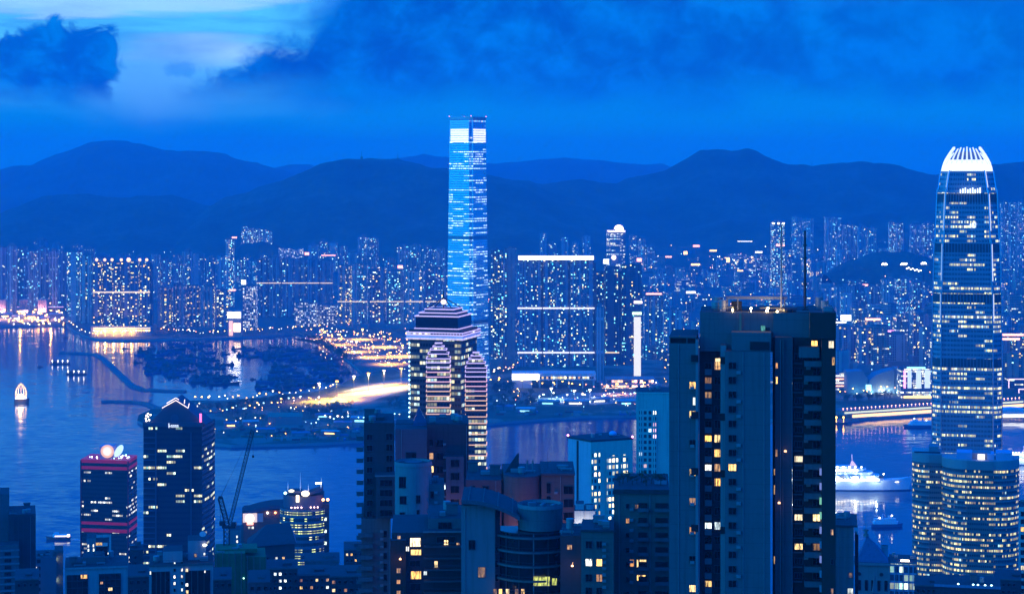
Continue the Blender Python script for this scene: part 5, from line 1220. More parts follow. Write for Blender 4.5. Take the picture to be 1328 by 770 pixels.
for a, b2 in ((87, 114), (128, 156)):
    part('dark_bay', blk(a, b2, 744, None, Y0 - .3, .28), glass('balcony_glass', (.012, .016, .022)), L3)
    for q in range(1, 4): part('bay_mullion', blk(a + (b2 - a) * q / 4 - .3, a + (b2 - a) * q / 4 + .3, 744, None, Y0 - .45, .14), DKWALL, L3)
    for y in (752, 761): part('bay_transom', blk(a, b2, y - .4, y + .4, Y0 - .5, .18), DKWALL, L3)
win(L3, 105, 113, 744, 749, Y0 - .3, 'y'); win(L3, 140, 145, 762, 766, Y0 - .3, 'y'); win(L3, 130, 133, 754, 757, Y0 - .3, 'o', 1)
part('roof_parapet', blk(84.5, 166.5, 734.5, 737, Y0 - .4, 20.8), PALEF, L3)
part('roof_room', blk(112, 140, 722, 734.5, Y0 + 6, 10), BLUEW, L3)
part('roof_room', blk(97, 112, 728, 734.5, Y0 + 5, 8), DKWALL, L3)
Y0 = 1060
L4 = root('framed_block', 'narrow block topped by a tall open white portal frame, before the red-banded tower', 'building', 129, Y0)
part('stair_core', blk(112.5, 124.5, 697, None, Y0, 14), BLUEL, L4)
fr = blk(124.8, 142, 693, 696.5, Y0 - .5, 3); pb(fr, 141, 143.6, 693, None, Y0 - .5, 3)
part('portal_frame', fr, wallp('portal_pale', (.60, .55, .52)), L4)
part('glazed_wall', blk(124.7, 141, 708, None, Y0 + 3, 10), glass('balcony_glass', (.012, .016, .022)), L4)
for i in range(4):
    for px in (114, 120.5): win(L4, px, px + 1.8, 705 + i * 5.5, 708.5 + i * 5.5, Y0, 'w', 1)
win(L4, 126, 134, 703, 706.5, Y0 + 3, 'y', 3)
Y0 = 640
L5 = root('apartment_block', 'pale double-fronted apartment block with dark glazed wings below the gabled tower', 'apartments', 236, Y0)
part('main_block', blk(194, 276, 733, None, Y0, 18), PALEF, L5)
part('left_core', blk(213, 238, 714, None, Y0 + 2, 10), PALEF, L5)
part('right_core', blk(247, 270, 701, None, Y0 + 5, 10), PALEF, L5)
for a, b2 in ((197, 220), (240, 272)):
    part('dark_bay', blk(a, b2, 740, None, Y0 - .3, .28), glass('balcony_glass', (.012, .016, .022)), L5)
    for q in range(1, 4): part('bay_mullion', blk(a + (b2 - a) * q / 4 - .4, a + (b2 - a) * q / 4 + .4, 740, None, Y0 - .45, .14), BLUEW, L5)
for i in range(6):
    y = 728 + i * 8.6
    for px, ph in ((225.5, 0), (235, 1)): win(L5, px, px + 2, y, y + 3.6, Y0, 'w' if (i + ph) % 3 != 1 else 'd', 1)
win(L5, 240.5, 243.5, 737, 741, Y0 - .3, 'y', 1); win(L5, 240.5, 243.5, 756, 760, Y0 - .3, 'w', 1); win(L5, 241, 244, 765, 769, Y0 - .3, 'y', 1); win(L5, 264, 266, 740, 743, Y0 - .3, 'w', 1); win(L5, 193.8 + 1, 196.5, 739, 743, Y0, 'w', 1)
win(L5, 255, 258, 718, 722, Y0 + 5, 'o', 1); win(L5, 267, 269, 717, 720, Y0 + 5, 'w', 1); win(L5, 267, 269, 723, 726, Y0 + 5, 'w', 1)
part('roof_dish', MB().loft([[(X(263, Y0) + q * math.cos(a), Y0 + 7 - d, Z(700, Y0) + q * math.sin(a) * .8 + .6) for a in [2 * PI * i / 16 for i in range(16)]] for q, d in ((1.1, .5), (.7, .1), (.15, 0))]), plain('dish_white', (.75, .75, .75), .4), L5)
part('roof_lamp', blk(266, 271, 706.5, 708, Y0 + 4.6, .3), LW, L5)
part('roof_parapet', blk(193.5, 276.5, 730.5, 733, Y0 - .4, 18.8), BLUEW, L5)
Y0 = 1100
L6 = root('office_block', 'plain dark blue block standing between the red-banded and gabled towers', 'office', 182, Y0)
part('main_block', blk(168, 186, 712, None, Y0, 16), DKWALL, L6); part('roof_room', blk(171, 180, 707, 712, Y0 + 4, 7), DKWALL, L6)
for i in range(6): win(L6, 174, 177, 720 + i * 8, 723.5 + i * 8, Y0, 'w' if i in (2, 4) else 'd', 1)

# --- tower crane on the netted building site
Y0 = 830
N1 = root('netted_site', 'building site wrapped in dark green netting under the crane', 'building site', 312, Y0)
GNET = plain('green_netting', (.012, .16, .06), .95, var=.9, scale=.25, streak=.3)
part('netted_block', blk(279, 318, 717, None, Y0, 22), GNET, N1); part('netted_block', blk(318.2, 346, 722, None, Y0 + 4, 20), GNET, N1)
part('netted_top', blk(286, 336, 711.5, 717, Y0 + 6, 12), GNET, N1)
for px in range(281, 346, 8): part('scaffold_pole', MB().tube((X(px, Y0), Y0 - .3, gz(Y0)), (X(px, Y0), Y0 - .3, Z(714 if px < 318 else 720, Y0)), .16, 5), plain('scaffold', (.10, .14, .12), .7), N1)
for px, py in ((288, 746), (316, 749)): part('work_lamp', MB().ball((X(px, Y0), Y0 - .6, Z(py, Y0)), .35, 6, 4), emit('green_work_lamp', (.5, 1, .75), 3), N1)
Y0 = 845
K = thing('tower_crane', 'dark luffing tower crane with its jib raised to the right over the water', 'crane', (X(294, Y0), Y0, Z(714, Y0)))
def lattice(p, q, w, n, r=.12):
    p, q = Vector(p), Vector(q); d = (q - p).normalized(); u = Vector((0, 1, 0)); v_ = d.cross(u).normalized(); mb = MB()
    cs = [(u * a + v_ * b2) * w / 2 for a, b2 in ((-1, -1), (1, -1), (1, 1), (-1, 1))]
    for c_ in cs: mb.tube(p + c_, q + c_, r * 1.3, 5)
    for i in range(n):
        a, b2 = p + (q - p) * i / n, p + (q - p) * (i + 1) / n
        for k in range(4): mb.tube(a + cs[k], b2 + cs[(k + 1) % 4], r, 4); mb.tube(a + cs[k], a + cs[(k + 1) % 4], r, 4)
    return mb
part('mast', lattice((X(294, Y0), Y0, Z(735, Y0)), (X(294, Y0), Y0, Z(684, Y0)), 2.2, 9), DARKM, K)
part('slewing_deck', MB().box(X(288.5, Y0), X(306, Y0), Y0 - 1.5, Y0 + 1.5, Z(684, Y0), Z(681, Y0)), DARKM, K)
part('cab', MB().box(X(285, Y0), X(291, Y0), Y0 - 1.3, Y0 + 1, Z(683.9, Y0) + 1.02, Z(675, Y0)), DARKM, K)
part('counterweight', MB().box(X(300, Y0), X(306.5, Y0), Y0 - 1.2, Y0 + 1.2, Z(681, Y0) + .02, Z(676.5, Y0)), DARKM, K)
part('tower_head', lattice((X(295, Y0), Y0, Z(681, Y0)), (X(285.5, Y0), Y0, Z(645, Y0)), 1.7, 7), DARKM, K)
part('head_sheave', MB().box(X(283.4, Y0), X(288, Y0), Y0 - .8, Y0 + .8, Z(646, Y0), Z(643, Y0)), DARKM, K)
part('jib', lattice((X(298, Y0), Y0, Z(679, Y0)), (X(328, Y0), Y0, Z(557, Y0)), 1.3, 26, .09), DARKM, K)
part('pendant_line', MB().tube((X(286, Y0), Y0, Z(644, Y0)), (X(327.5, Y0), Y0, Z(558, Y0)), .06, 4).tube((X(286, Y0), Y0 + .6, Z(644, Y0)), (X(294, Y0), Y0 + .6, Z(628, Y0)), .06, 4), DARKM, K)
part('stay_line', MB().tube((X(284.5, Y0), Y0, Z(645, Y0)), (X(286, Y0), Y0, Z(676, Y0)), .1, 4), DARKM, K)
part('hoist_line', MB().tube((X(328.3, Y0), Y0, Z(557, Y0)), (X(328.3, Y0), Y0, Z(590, Y0)), .06, 4), DARKM, K)
part('hook_block', MB().box(X(328.3, Y0) - .4, X(328.3, Y0) + .4, Y0 - .4, Y0 + .4, Z(593, Y0), Z(590, Y0)), DARKM, K)
Y0 = 900
N2 = root('stair_tower', 'narrow pale slab with a dotted light column right of the crane', 'building', 305, Y0)
part('main_block', blk(297, 312, 687, None, Y0, 12), BLUEL, N2)
part('edge_fin', blk(312.2, 315.5, 686, None, Y0 - .3, 12.5), BLUEW, N2)
for i in range(7): win(N2, 306.5, 308.3, 694 + i * 6.2, 697 + i * 6.2, Y0, 'w', 1)
# --- hotel with lit emblem, slanted roofs
Y0 = 1380
N3 = root('hotel_block', 'dusky red block with a curved roof and a square glowing emblem sign', 'hotel', 343, Y0)
part('main_block', blk(314, 374, 672, None, Y0, 24), PURP, N3)
v = []
for i in range(11):
    f = i / 10; px = 314 + 61 * f; py = 664.5 - 9.5 * math.sin(f * PI * .62)
    v.append([(X(px, Y0), yv, Z(py, Y0) + dz) for yv, dz in ((Y0 - 1, 0), (Y0 + 24, 0), (Y0 + 24, -2.2), (Y0 - 1, -2.2))])
part('curved_roof', MB().loft(v), wallp('navy_roof', (.07, .09, .16)), N3)
part('attic', blk(316, 373, 661.5, 672, Y0 + .6, 22), PURP, N3)
part('sign_panel', blk(315, 333, 665, 676.5, Y0 - 1.2, 1), emit('sign_pale_orange', (1, .72, .5), .9), N3)
part('sign_return', blk(333.2, 341, 665, 676.3, Y0 - .8, .6), wallp('sign_grey', (.5, .45, .5)), N3)
part('sign_emblem', MB().loft([[(X(324, Y0) + q * math.cos(a), Y0 - 1.3 - d, Z(671, Y0) + q * math.sin(a)) for a in [2 * PI * i / 10 for i in range(10)]] for q, d in ((3.0, 0), (2.6, .3))]), emit('emblem_glow', (1, .86, .55), 4), N3)
part('sign_strip', blk(320, 328.5, 677, 680, Y0 - 1.1, .6), emit('sign_red_strip', (1, .35, .2), 2.4), N3)
for a in (322, 326.5, 352, 356, 359.5): win(N3, a, a + 2.6, 682, 685, Y0, 'w', 1)
part('parapet_lamp', MB().ball((X(347, Y0), Y0 - .5, Z(664.5, Y0)), .7, 6, 4), LW, N3); part('parapet_lamp', MB().ball((X(357, Y0), Y0 - .5, Z(664.5, Y0)), .7, 6, 4), LP, N3)
Y0 = 1180
N4 = root('low_block', 'low block with broad slanted blue roofs in front of the curved-roof block', 'building', 350, Y0)
part('main_block', blk(322, 382, 706, None, Y0, 26), DKWALL, N4)
part('slant_roof', MB().add([(X(320, Y0), Y0 - 2, Z(708, Y0)), (X(384, Y0), Y0 - 2, Z(704, Y0)), (X(376, Y0), Y0 + 22, Z(686, Y0)), (X(346, Y0), Y0 + 22, Z(688, Y0)), (X(320, Y0), Y0 + 27, Z(709, Y0)), (X(384, Y0), Y0 + 27, Z(706, Y0))], [(0, 1, 2, 3), (3, 2, 5, 4), (0, 3, 4), (1, 5, 2), (0, 4, 5, 1)]), wallp('blue_sheet_roof', (.14, .20, .27)), N4)
for px, k in ((332, 'w'), (345, 'd'), (357, 'w'), (366, 'y')): win(N4, px, px + 3, 722, 726, Y0, k, 1)
# --- round lit office with spired crown
Y0 = 1300
N5 = root('round_office', 'rounded office tower banded with yellow green lit floors under a spiky crown', 'office tower', 396, Y0)
cx_, cyy = X(394, Y0), Y0 + 13
ROF = facade('round_office_glass', 1.6, 3.9, .06, .44, 'office', 1.7, [(0, (.72, .95, .22)), (.6, (.88, .95, .36)), (1, (1, .9, .45))], gcol=(.03, .05, .08), seg=7, cell=.92)
P_ = [(cx_ - 15 * math.cos(a), cyy - 12.5 * math.sin(a)) for a in [PI * (i / 18) * .92 for i in range(19)]] + [(cx_ + 15.2, cyy + 12), (cx_ - 15, cyy + 14)]
zt = Z(661, Y0)
part('glass_body', MB().prism(P_, 5, zt), ROF, N5, color=(.16, .19, .24, .62))
part('side_wall', MB().box(cx_ + 11.6, cx_ + 16, cyy - 6, cyy + 14, 5, zt + 2), wallp('dark_slate_wall', (.048, .05, .056), bands=3.0), N5)
for i in range(11): part('side_lamp', MB().box(cx_ + 13, cx_ + 14.3, cyy - 6.3, cyy - 6.05, zt - 8 - i * 7.6, zt - 6.2 - i * 7.6), emit('side_window_glow', (.8, 1, .75), 2.2), N5)
sb = MB()
for k in range(30):
    z = zt - 2 - k * 3.9; sb.prism([(p[0] * 1.0 + (p[0] - cx_) * .015, p[1] - .35) for p in P_], z - .9, z)
part('sill_band', sb, wallp('slate_render', (.07, .072, .08), bands=3.0), N5)
part('crown_wall', MB().prism([(cx_ + (p[0] - cx_) * .86, cyy + (p[1] - cyy) * .86) for p in P_], zt + .05, Z(644, Y0)), wallp('crown_navy', (.10, .11, .17)), N5)
part('crown_wing', MB().add([(X(395, Y0), Y0 + 3, Z(642, Y0)), (X(419, Y0), Y0 + 4, Z(634, Y0)), (X(419, Y0), Y0 + 16, Z(634, Y0)), (X(395, Y0), Y0 + 16, Z(642, Y0)), (X(395, Y0), Y0 + 3, Z(645, Y0)), (X(419, Y0), Y0 + 4, Z(638, Y0)), (X(419, Y0), Y0 + 16, Z(638, Y0)), (X(395, Y0), Y0 + 16, Z(645, Y0))], [(0, 1, 2, 3), (4, 7, 6, 5), (0, 4, 5, 1), (1, 5, 6, 2), (2, 6, 7, 3), (3, 7, 4, 0)]), wallp('navy_roof', (.07, .09, .16)), N5)
part('crown_wing', MB().box(X(372, Y0), X(392, Y0), Y0 + 4, Y0 + 15, Z(640, Y0), Z(637.5, Y0)), MATS['navy_roof'], N5)
for px, y0, y1 in ((373.5, 641, 626), (389.5, 637, 614), (416.5, 636, 621), (400, 638, 629)): part('spire', MB().tube((X(px, Y0), Y0 + 6, Z(y0, Y0)), (X(px, Y0), Y0 + 6, Z(y1, Y0)), .45, 6, .08), plain('lit_spire', (.8, .85, .9), .4), N5)
part('crown_lamp', MB().ball((X(396, Y0), Y0 + 1.2, Z(640, Y0)), 2.6, 10, 6, .7), emit('crown_warm_glow', (1, .78, .45), 4), N5)
part('crown_lamp', MB().ball((X(378, Y0), Y0 + 2, Z(636.5, Y0)), 1.8, 8, 5, .5), emit('crown_yellow_glow', (1, .9, .45), 3), N5)
part('crown_lamp', MB().box(X(409, Y0), X(417, Y0), Y0 + 3.2, Y0 + 3.6, Z(628.5, Y0), Z(626.8, Y0)), LW, N5)
part('crown_lamp', MB().box(X(384, Y0), X(388, Y0), Y0 + 1.2, Y0 + 1.5, Z(651, Y0), Z(642, Y0)), emit('crown_warm_glow', (1, .78, .45), 4), N5)
for px in (378, 382.5, 386, 391, 403, 407.5, 412): part('rim_lamp', MB().ball((X(px, Y0), Y0 + .4, zt + 1.6), .5, 6, 4), emit('rim_pink', (1, .55, .5), 7), N5)
for px, py in ((370, 639.5), (425, 649), (419, 649)): part('rim_lamp', MB().ball((X(px, Y0), Y0 + 3, Z(py, Y0)), .9, 6, 4), LP if px > 400 else LC, N5)
# --- low dark blocks along the bottom, left of centre
def lowblock(px0, px1, py, Yb, label, lits, wm=DKWALL, parapet=True):
    r = root('low_block', label, 'building', (px0 + px1) / 2, Yb)
    part('main_block', blk(px0, px1, py, None, Yb, 20), wm, r)
    part('roof_parapet', blk(px0 - .4, px1 + .4, py - 2, py, Yb - .3, 20.6), BLUEW, r)
    part('roof_room', blk(px0 + (px1 - px0) * .55, px0 + (px1 - px0) * .85, py - 8, py - 2, Yb + 5, 8), wm, r)
    k = 900 / Yb
    y = py + 4
    while y < 766:
        x = px0 + 3
        while x < px1 - 4:
            win(r, x, x + 3 * k, y, y + 3.4 * k, Yb, random.choice(lits), 1 if k < 1.2 else 2); x += 6.5 * k
        y += 9 * k
    return r
lowblock(346, 386, 738, 900, 'low dark blue block with cool lit dots below the round lit office', 'dddddw')
lowblock(386, 428, 746, 860, 'broad low block with orange and yellow windows along its front', 'ddyoddw')
lowblock(428, 470, 748, 760, 'low block with two orange windows beside the balconied dark tower', 'ddoydd')
lowblock(446, 472, 713, 1050, 'small stepped block with stacked warm windows before the open water', 'dydyd')
lowblock(395, 440, 728, 1000, 'pale roofed block right below the round lit office', 'dddwd', BLUEW)
lowblock(166, 196, 748, 700, 'squat dark block between the two pale front blocks', 'dddd')
lowblock(276, 300, 752, 700, 'dark low block in front of the green netting, left part', 'dddd')
lowblock(322, 350, 756, 680, 'blue low block in front of the green netting, right part', 'dddd', BLUEW)
lowblock(20, 50, 752, 780, 'low dark block at the foot of the far left tower', 'dddd')
lowblock(1186, 1216, 760, 860, 'low dark block between the glass office and the cyan lamps', 'dddw')
lowblock(1290, 1324, 752, 860, 'low dark block at the foot of the wider granite office', 'dddy')

# ---------------------------------------------------------------- roof clutter, wall units, pipes
rc = random.Random(9)
TANKM = plain('tank_steel', (.28, .29, .30), .5, .3); ACM = plain('cooling_unit', (.24, .25, .26), .7)
def clutter(r, px0, px1, py, Yb, d, n, rail=True):
    z = Z(py, Yb); x0, x1 = X(px0, Yb), X(px1, Yb); used = []
    for i in range(n):
        for _ in range(20):
            x, y = rc.uniform(x0 + 1, x1 - 1), Yb + rc.uniform(1.2, d - 1.5)
            if all(abs(x - a) + abs(y - b_) > 2.6 for a, b_ in used): break
        used.append((x, y)); k = rc.random()
        if k < .28: part('water_tank', MB().cyl(x, y, rc.uniform(.7, 1.2), z + .5, z + rc.uniform(1.8, 2.8), 14).box(x - .6, x + .6, y - .6, y + .6, z, z + .49), TANKM, r)
        elif k < .6: w = rc.uniform(.6, 1.3); part('cooling_unit', MB().box(x - w, x + w, y - .6, y + .6, z + .2, z + rc.uniform(1.1, 1.8)).box(x - w * .8, x + w * .8, y - .4, y + .4, z, z + .19), ACM, r)
        elif k < .75: part('aerial', MB().tube((x, y, z), (x, y, z + rc.uniform(2.5, 5)), .05, 4).tube((x - .7, y, z + 2.2), (x + .7, y, z + 2.2), .03, 4).tube((x - .5, y, z + 1.8), (x + .5, y, z + 1.8), .03, 4), DARKM, r)
        elif k < .88: part('duct', MB().box(x - 1.6, x + 1.6, y - .25, y + .25, z + .3, z + .75).box(x - 1.4, x - 1.1, y - .2, y + .2, z, z + .29).box(x + 1.1, x + 1.4, y - .2, y + .2, z, z + .29), TANKM, r)
        else: part('stair_head', MB().box(x - 1.4, x + 1.4, y - 1.1, y + 1.1, z, z + 2.5).box(x - 1.6, x + 1.6, y - 1.3, y + 1.3, z + 2.51, z + 2.7), BLUEW, r)
    if rail:
        mb = MB()
        for zz in (.55, 1.05): mb.box(x0 + .15, x1 - .15, Yb + .25, Yb + .31, z + zz, z + zz + .06)
        k = int((x1 - x0) / 1.8)
        for i in range(k + 1): x = x0 + .18 + (x1 - x0 - .4) * i / max(k, 1); mb.box(x, x + .05, Yb + .22, Yb + .28, z, z + 1.1)
        part('roof_railing', mb, DARKM, r)
clutter(T, 906, 950, 405, 426.2, 14, 4); clutter(T, 1052, 1083, 404.6, 421, 16, 3, False)
clutter(R1, 472, 511, 548, 575, 20, 4); clutter(R1, 470, 485, 672, 573, 5, 2, False); clutter(R2, 554, 606, 550, 640, 20, 5); clutter(R4, 558, 600, 672, 502, 16, 4); clutter(R3, 557, 576, 628, 548, 10, 2)
clutter(R5, 606, 648, 622, 562, 18, 4); clutter(R5, 705, 743, 613.5, 559, 18, 4); clutter(R5, 660, 698, 616, 561, 12, 3, False); clutter(P4, 774, 798, 687.5, 458, 11, 3); clutter(P4, 730, 756, 695, 466, 13, 3)
clutter(P1, 762, 806, 570.5, 964, 16, 3, False); clutter(P2, 828, 866, 508.5, 1050, 20, 3); clutter(S1, 1078, 1105, 680.5, 610, 17, 4); clutter(S3, 1156, 1187, 729, 900, 15, 3, False); clutter(S5, 1216, 1294, 758.5, 820, 18, 6)
clutter(L1, 16, 44, 669, 904, 20, 4); clutter(L1, -18, 11, 645, 914, 16, 2); clutter(L3, 86, 164, 734.5, 760, 18, 7); clutter(L5, 196, 274, 730.5, 640, 16, 7); clutter(L2, 48, 71, 722, 1000, 16, 3); clutter(N1, 282, 316, 717, 830, 18, 3, False); clutter(L6, 169, 185, 712, 1100, 12, 2)
clutter(S4, 1323, 1344, 657, 900, 15, 3)
def wallunit(r, px, py, Yb, n='air_conditioner'):
    x, z = X(px, Yb), Z(py, Yb); part(n, MB().box(x - .45, x + .45, Yb - .55, Yb - .03, z, z + .6).box(x - .36, x + .36, Yb - .58, Yb - .551, z + .08, z + .52), ACM, r)
for i in range(17):
    y = 487 + i * 18.85
    if y < 768:
        if i % 3 != 1: wallunit(T, 960.2, y - 2, 420)
        if i % 4 != 2: wallunit(T, 1046 - (i % 2) * 3, y - 9, 425.2)
        if i % 2: wallunit(T, 898, y, 423)
for i in range(8):
    y = 570 + i * 17
    wallunit(R2, 549, y + 30, 636); wallunit(R2, 576.5, y + 7, 640)
    if i < 5: wallunit(R5, 638, 640 + i * 17, 562); wallunit(R5, 721, 640 + i * 17, 559); wallunit(R3, 566, 640 + i * 13, 548)
    wallunit(P4, 819, 662 + i * 13.5, 470); wallunit(P4, 788, 707 + i * 8, 458); wallunit(R1, 494.5, 690 + i * 10, 573)
for px, Yb, y0 in ((966, 420, 456), (993, 420, 456), (880, 423, 447), (1012, 422.8, 440)): part('drain_pipe', MB().tube((X(px, Yb), Yb - .12, Z(y0, Yb)), (X(px, Yb), Yb - .12, gz(Yb)), .07, 6), ACM, T)
for r, px, Yb, y0 in ((R5, 643, 562, 623), (R5, 727, 559, 617), (R2, 520, 636, 557), (R2, 605, 640, 552), (P4, 843, 470, 641), (P4, 803, 470, 641), (R6, 603, 482, 658), (S1, 1087, 610, 684), (L1, 42, 904, 670), (R1, 505, 573, 673)): part('drain_pipe', MB().tube((X(px, Yb), Yb - .12, Z(y0, Yb)), (X(px, Yb), Yb - .12, gz(Yb)), .08, 6), ACM, r)

for r, px, py, Yb, e in ((R5, 676, 690, 552, 2600), (R5, 725, 690, 551, 2600), (R5, 628, 690, 554, 1800), (R2, 566, 668, 622, 3000), (R2, 590, 660, 625, 2200), (T, 1012, 652, 420.5, 26), (T, 1020, 585, 420.5, 18), (P4, 745, 735, 462, 260), (R4, 518, 725, 495, 160)):  # warm lamps added, mostly unseen, to redden the brown walls
    q = part('added_warm_lamp', MB().box(X(px, Yb) - .25, X(px, Yb) + .25, Yb - .25, Yb + .25, Z(py, Yb), Z(py, Yb) + .3).tube((X(px, Yb), Yb, Z(py, Yb) + .15), (X(px, Yb), Yb + (2.2 if r is T else 9), Z(py, Yb) + .15), .04, 4), emit('added_lamp_glow', (1, .5, .16), 3), r)
    l = bpy.data.lights.new('added_warm_light', 'POINT'); l.energy = e * .5; l.color = (1, .42, .14); l.shadow_soft_size = .3; link('added_warm_light', l, q, (X(px, Yb) - WL(q).x, Yb - .6 - WL(q).y, Z(py, Yb) - .2 - WL(q).z))
# ================================================================== packed low city
rr = random.Random(11)
LOWM = [facade('low_city_facade', 3.2, 3.2, .18, .4, 'apt', 3.6, COOL, colfrac=.7), APTW, OFF]
nlow = nmid = 0
def carpet(pxa, pxb, Y0, Y1, hf, where, group, skip=lambda px, Y: False, step=1.0):
    global nlow, nmid
    y = Y0
    while y < Y1:
        dxm = (58 + (y - 3500) * .008) * step
        x = X(pxa, y) + rr.uniform(0, dxm)
        while x < X(pxb, y):
            px = CX + x * F / y
            if not skip(px, y) and rr.random() < .86:
                h = hf(px, y) * rr.uniform(.55, 1.35); tall = h > 62
                if (nmid if tall else nlow) < 285:
                    w = rr.uniform(22, 44) if not tall else rr.uniform(22, 34)
                    yy = y + rr.uniform(-30, 30)
                    zb = LZ - .5
                    nm = 'mid_rise_tower' if tall else 'low_rise_block'
                    k = rr.randrange(len(PLANS)); mt = rr.choice(LOWM)
                    o = tag(link(nm, shaft(k, mt), None, (x, yy, zb)), ('taller tower poking out of ' if tall else 'low-rise block packed into ') + where, 'tower' if tall else 'building', ('towers in ' if tall else 'blocks in ') + group)
                    o.scale = (w, rr.uniform(20, 36), h + max(0, yy - 5600) * .010); o.rotation_euler.z = rr.choice((0, 0, .2, -.25, .5))
                    tc = rr.choice(TINTS)[0]; g = rr.uniform(.75, 1.45); o.color = (tc[0] * g, tc[1] * g, tc[2] * g, rr.choice((.03, .05, .08, .12, .22)))
                    if tall: nmid += 1
                    else: nlow += 1
            x += dxm * rr.uniform(.75, 1.35)
        y += (95 + (y - 3500) * .035) * step
def hill_clear(px, Y): return 6200 < Y < 6950 and 1060 < px < 1255
carpet(846, 1350, 3720, 8300, lambda px, Y: 34 if px < 1010 else (46 if px < 1085 else 78 if Y < 5400 else 50), 'the wide low city right of the dark paired towers', 'the wide low city on the right',
       skip=lambda px, Y: hill_clear(px, Y) or (px < 905 and Y < 4000) or (1090 < px < 1215 and Y < 3850))
carpet(640, 846, 4350, 8300, lambda px, Y: 42, 'the low city behind the white-capped estate', 'the low city behind the white-capped estate', step=1.15)
carpet(330, 640, 5250, 8000, lambda px, Y: 46, 'the middle city behind the light-banded estate', 'the middle city behind the banded estate', step=1.35)
carpet(-30, 330, 5700, 7400, lambda px, Y: 48, 'the west city behind the wharf towers', 'the west city behind the wharf', step=1.5)

# ================================================================== lamps, lights, signs
def lampmesh(h, r, glow, arm=1.2):
    mb = MB().tube((0, 0, 0), (0, 0, h), .16, 5, .1); mb.tube((0, 0, h), (arm, 0, h + .3), .09, 4)
    mb.cur = 1; mb.ball((arm, 0, h), r, 6, 4, .7); return mb.mesh('street_lamp', [DARKM, glow])
SLO = lampmesh(10, .95, LO); SLW = lampmesh(10, .95, LW); SLC = lampmesh(9, .9, LC); SLP = lampmesh(10, .9, LP)
nlamp = 0
def lamps(pts, n, meshes, label, group, jit=2.0, z=LZ, sc=(.8, 1.5)):
    global nlamp
    L = [(Vector(p), Vector(q)) for p, q in zip(pts[:-1], pts[1:])]; tot = sum((q - p).length for p, q in L)
    for i in range(n):
        d = tot * (i + rr.random() * .6) / n
        for p, q in L:
            l = (q - p).length
            if d <= l: break
            d -= l
        s = p + (q - p) * min(d / max(l, 1e-6), 1); g = G(s.x + rr.uniform(-jit, jit), s.y + rr.uniform(-jit, jit) * .25, z)
        o = tag(link('street_lamp', rr.choice(meshes), None, g), label, 'street lamp', group)
        k = rr.uniform(*sc); o.scale = (k, k, k); o.rotation_euler.z = rr.random() * 6.28; nlamp += 1
lamps([(88, 421), (98, 430), (116, 438), (135, 440)], 12, [SLO, SLW], 'street lamp on the quay bending round the wide waterside block', 'street lamps on the bending quay', .6)
lamps([(196, 431), (260, 437), (335, 433), (392, 430)], 46, [SLO, SLW, SLW, SLO, SLP], 'street lamp along the shelter shore under the five-tower estate', 'street lamps along the shelter shore', 3)
lamps([(400, 432), (440, 446), (480, 460), (532, 478)], 46, [SLO, SLO, SLP, SLO], 'orange street lamp beside the busy road left of the tiered tower', 'street lamps beside the busy road', 9)
lamps([(405, 428), (470, 440), (532, 452)], 26, [SLW, SLO, SLP], 'street lamp on the upper road below the light-banded estate', 'street lamps on the upper road', 5)
lamps([(250, 526), (330, 522), (400, 513), (440, 508)], 26, [SLW, SLO, SLW], 'lamp along the near edge of the boat shelter', 'lamps along the near shelter edge', 2)
lamps([(290, 540), (345, 531), (395, 523), (430, 528)], 26, [SLO, SLW, SLC, SLO], 'lamp on the open ground right of the gabled tower', 'lamps on the open ground', 6)
lamps([(400, 556), (440, 551), (520, 545)], 16, [SLC, SLW], 'work lamp on the building site left of the tiered tower', 'work lamps on the building site', 4)
lamps([(634, 500), (690, 504), (775, 508), (850, 505)], 28, [SLO, SLO, SLP], 'orange road lamp below the white colonnaded podium', 'road lamps below the podium', 4)
lamps([(700, 520), (745, 522), (850, 518)], 20, [SLC, SLW], 'cool work lamp on the shore below the podium', 'work lamps below the podium', 6)
lamps([(640, 490), (662, 484), (668, 478)], 12, [SLO, SLW, SLP], 'lamp between the tiered tower and the floodlit screen', 'lamps by the floodlit screen', 5)
lamps([(1090, 516), (1150, 512), (1212, 508)], 16, [SLO, SLP], 'promenade lamp behind the long lit pier', 'promenade lamps behind the pier', 3)
lamps([(840, 520), (866, 498), (866, 470)], 9, [SLO, SLW], 'lamp beside the orange-lit shopping podium', 'lamps beside the shopping podium', 8)
# the countless rest of the city's street lights: one mass
mb = MB(); mbs = [MB(), MB(), MB(), MB()]
def scatter(n, pxa, pxb, Ya, Yb, wts, zr=(6, 12), rs=(.55, 1.25)):
    for _ in range(n):
        Y = rr.uniform(Ya ** .5, Yb ** .5) ** 2; px = rr.uniform(pxa, pxb)
        i = rr.choices((0, 1, 2, 3), wts)[0]; r = rr.uniform(*rs) * Y / 5200
        mbs[i].ball((X(px, Y), Y, rr.uniform(*zr) + max(0, Y - 5600) * .012), r, 5, 3)
scatter(330, 840, 1340, 3800, 8300, (3, 4, 3, 2), (8, 55)); scatter(90, 640, 840, 4300, 8300, (3, 3, 3, 2), (10, 60)); scatter(150, 400, 640, 4800, 8000, (3, 3, 3, 2), (8, 60)); scatter(120, -20, 400, 5000, 8000, (3, 3, 3, 1), (8, 60))
scatter(130, -20, 84, 5050, 5450, (6, 4, 1, 2), (5, 16), (1.0, 2.2)); scatter(70, 250, 480, 2980, 3400, (3, 3, 2, 1), (5, 9), (.7, 1.3)); scatter(120, 410, 535, 4150, 4850, (7, 2, 1, 4), (5, 9), (.7, 1.5)); scatter(60, 640, 850, 3330, 3600, (3, 3, 3, 1), (5, 9), (.7, 1.2))
m_all = MB()
for i, b_ in enumerate(mbs): m_all.cur = i; m_all.add(b_.v, b_.f)
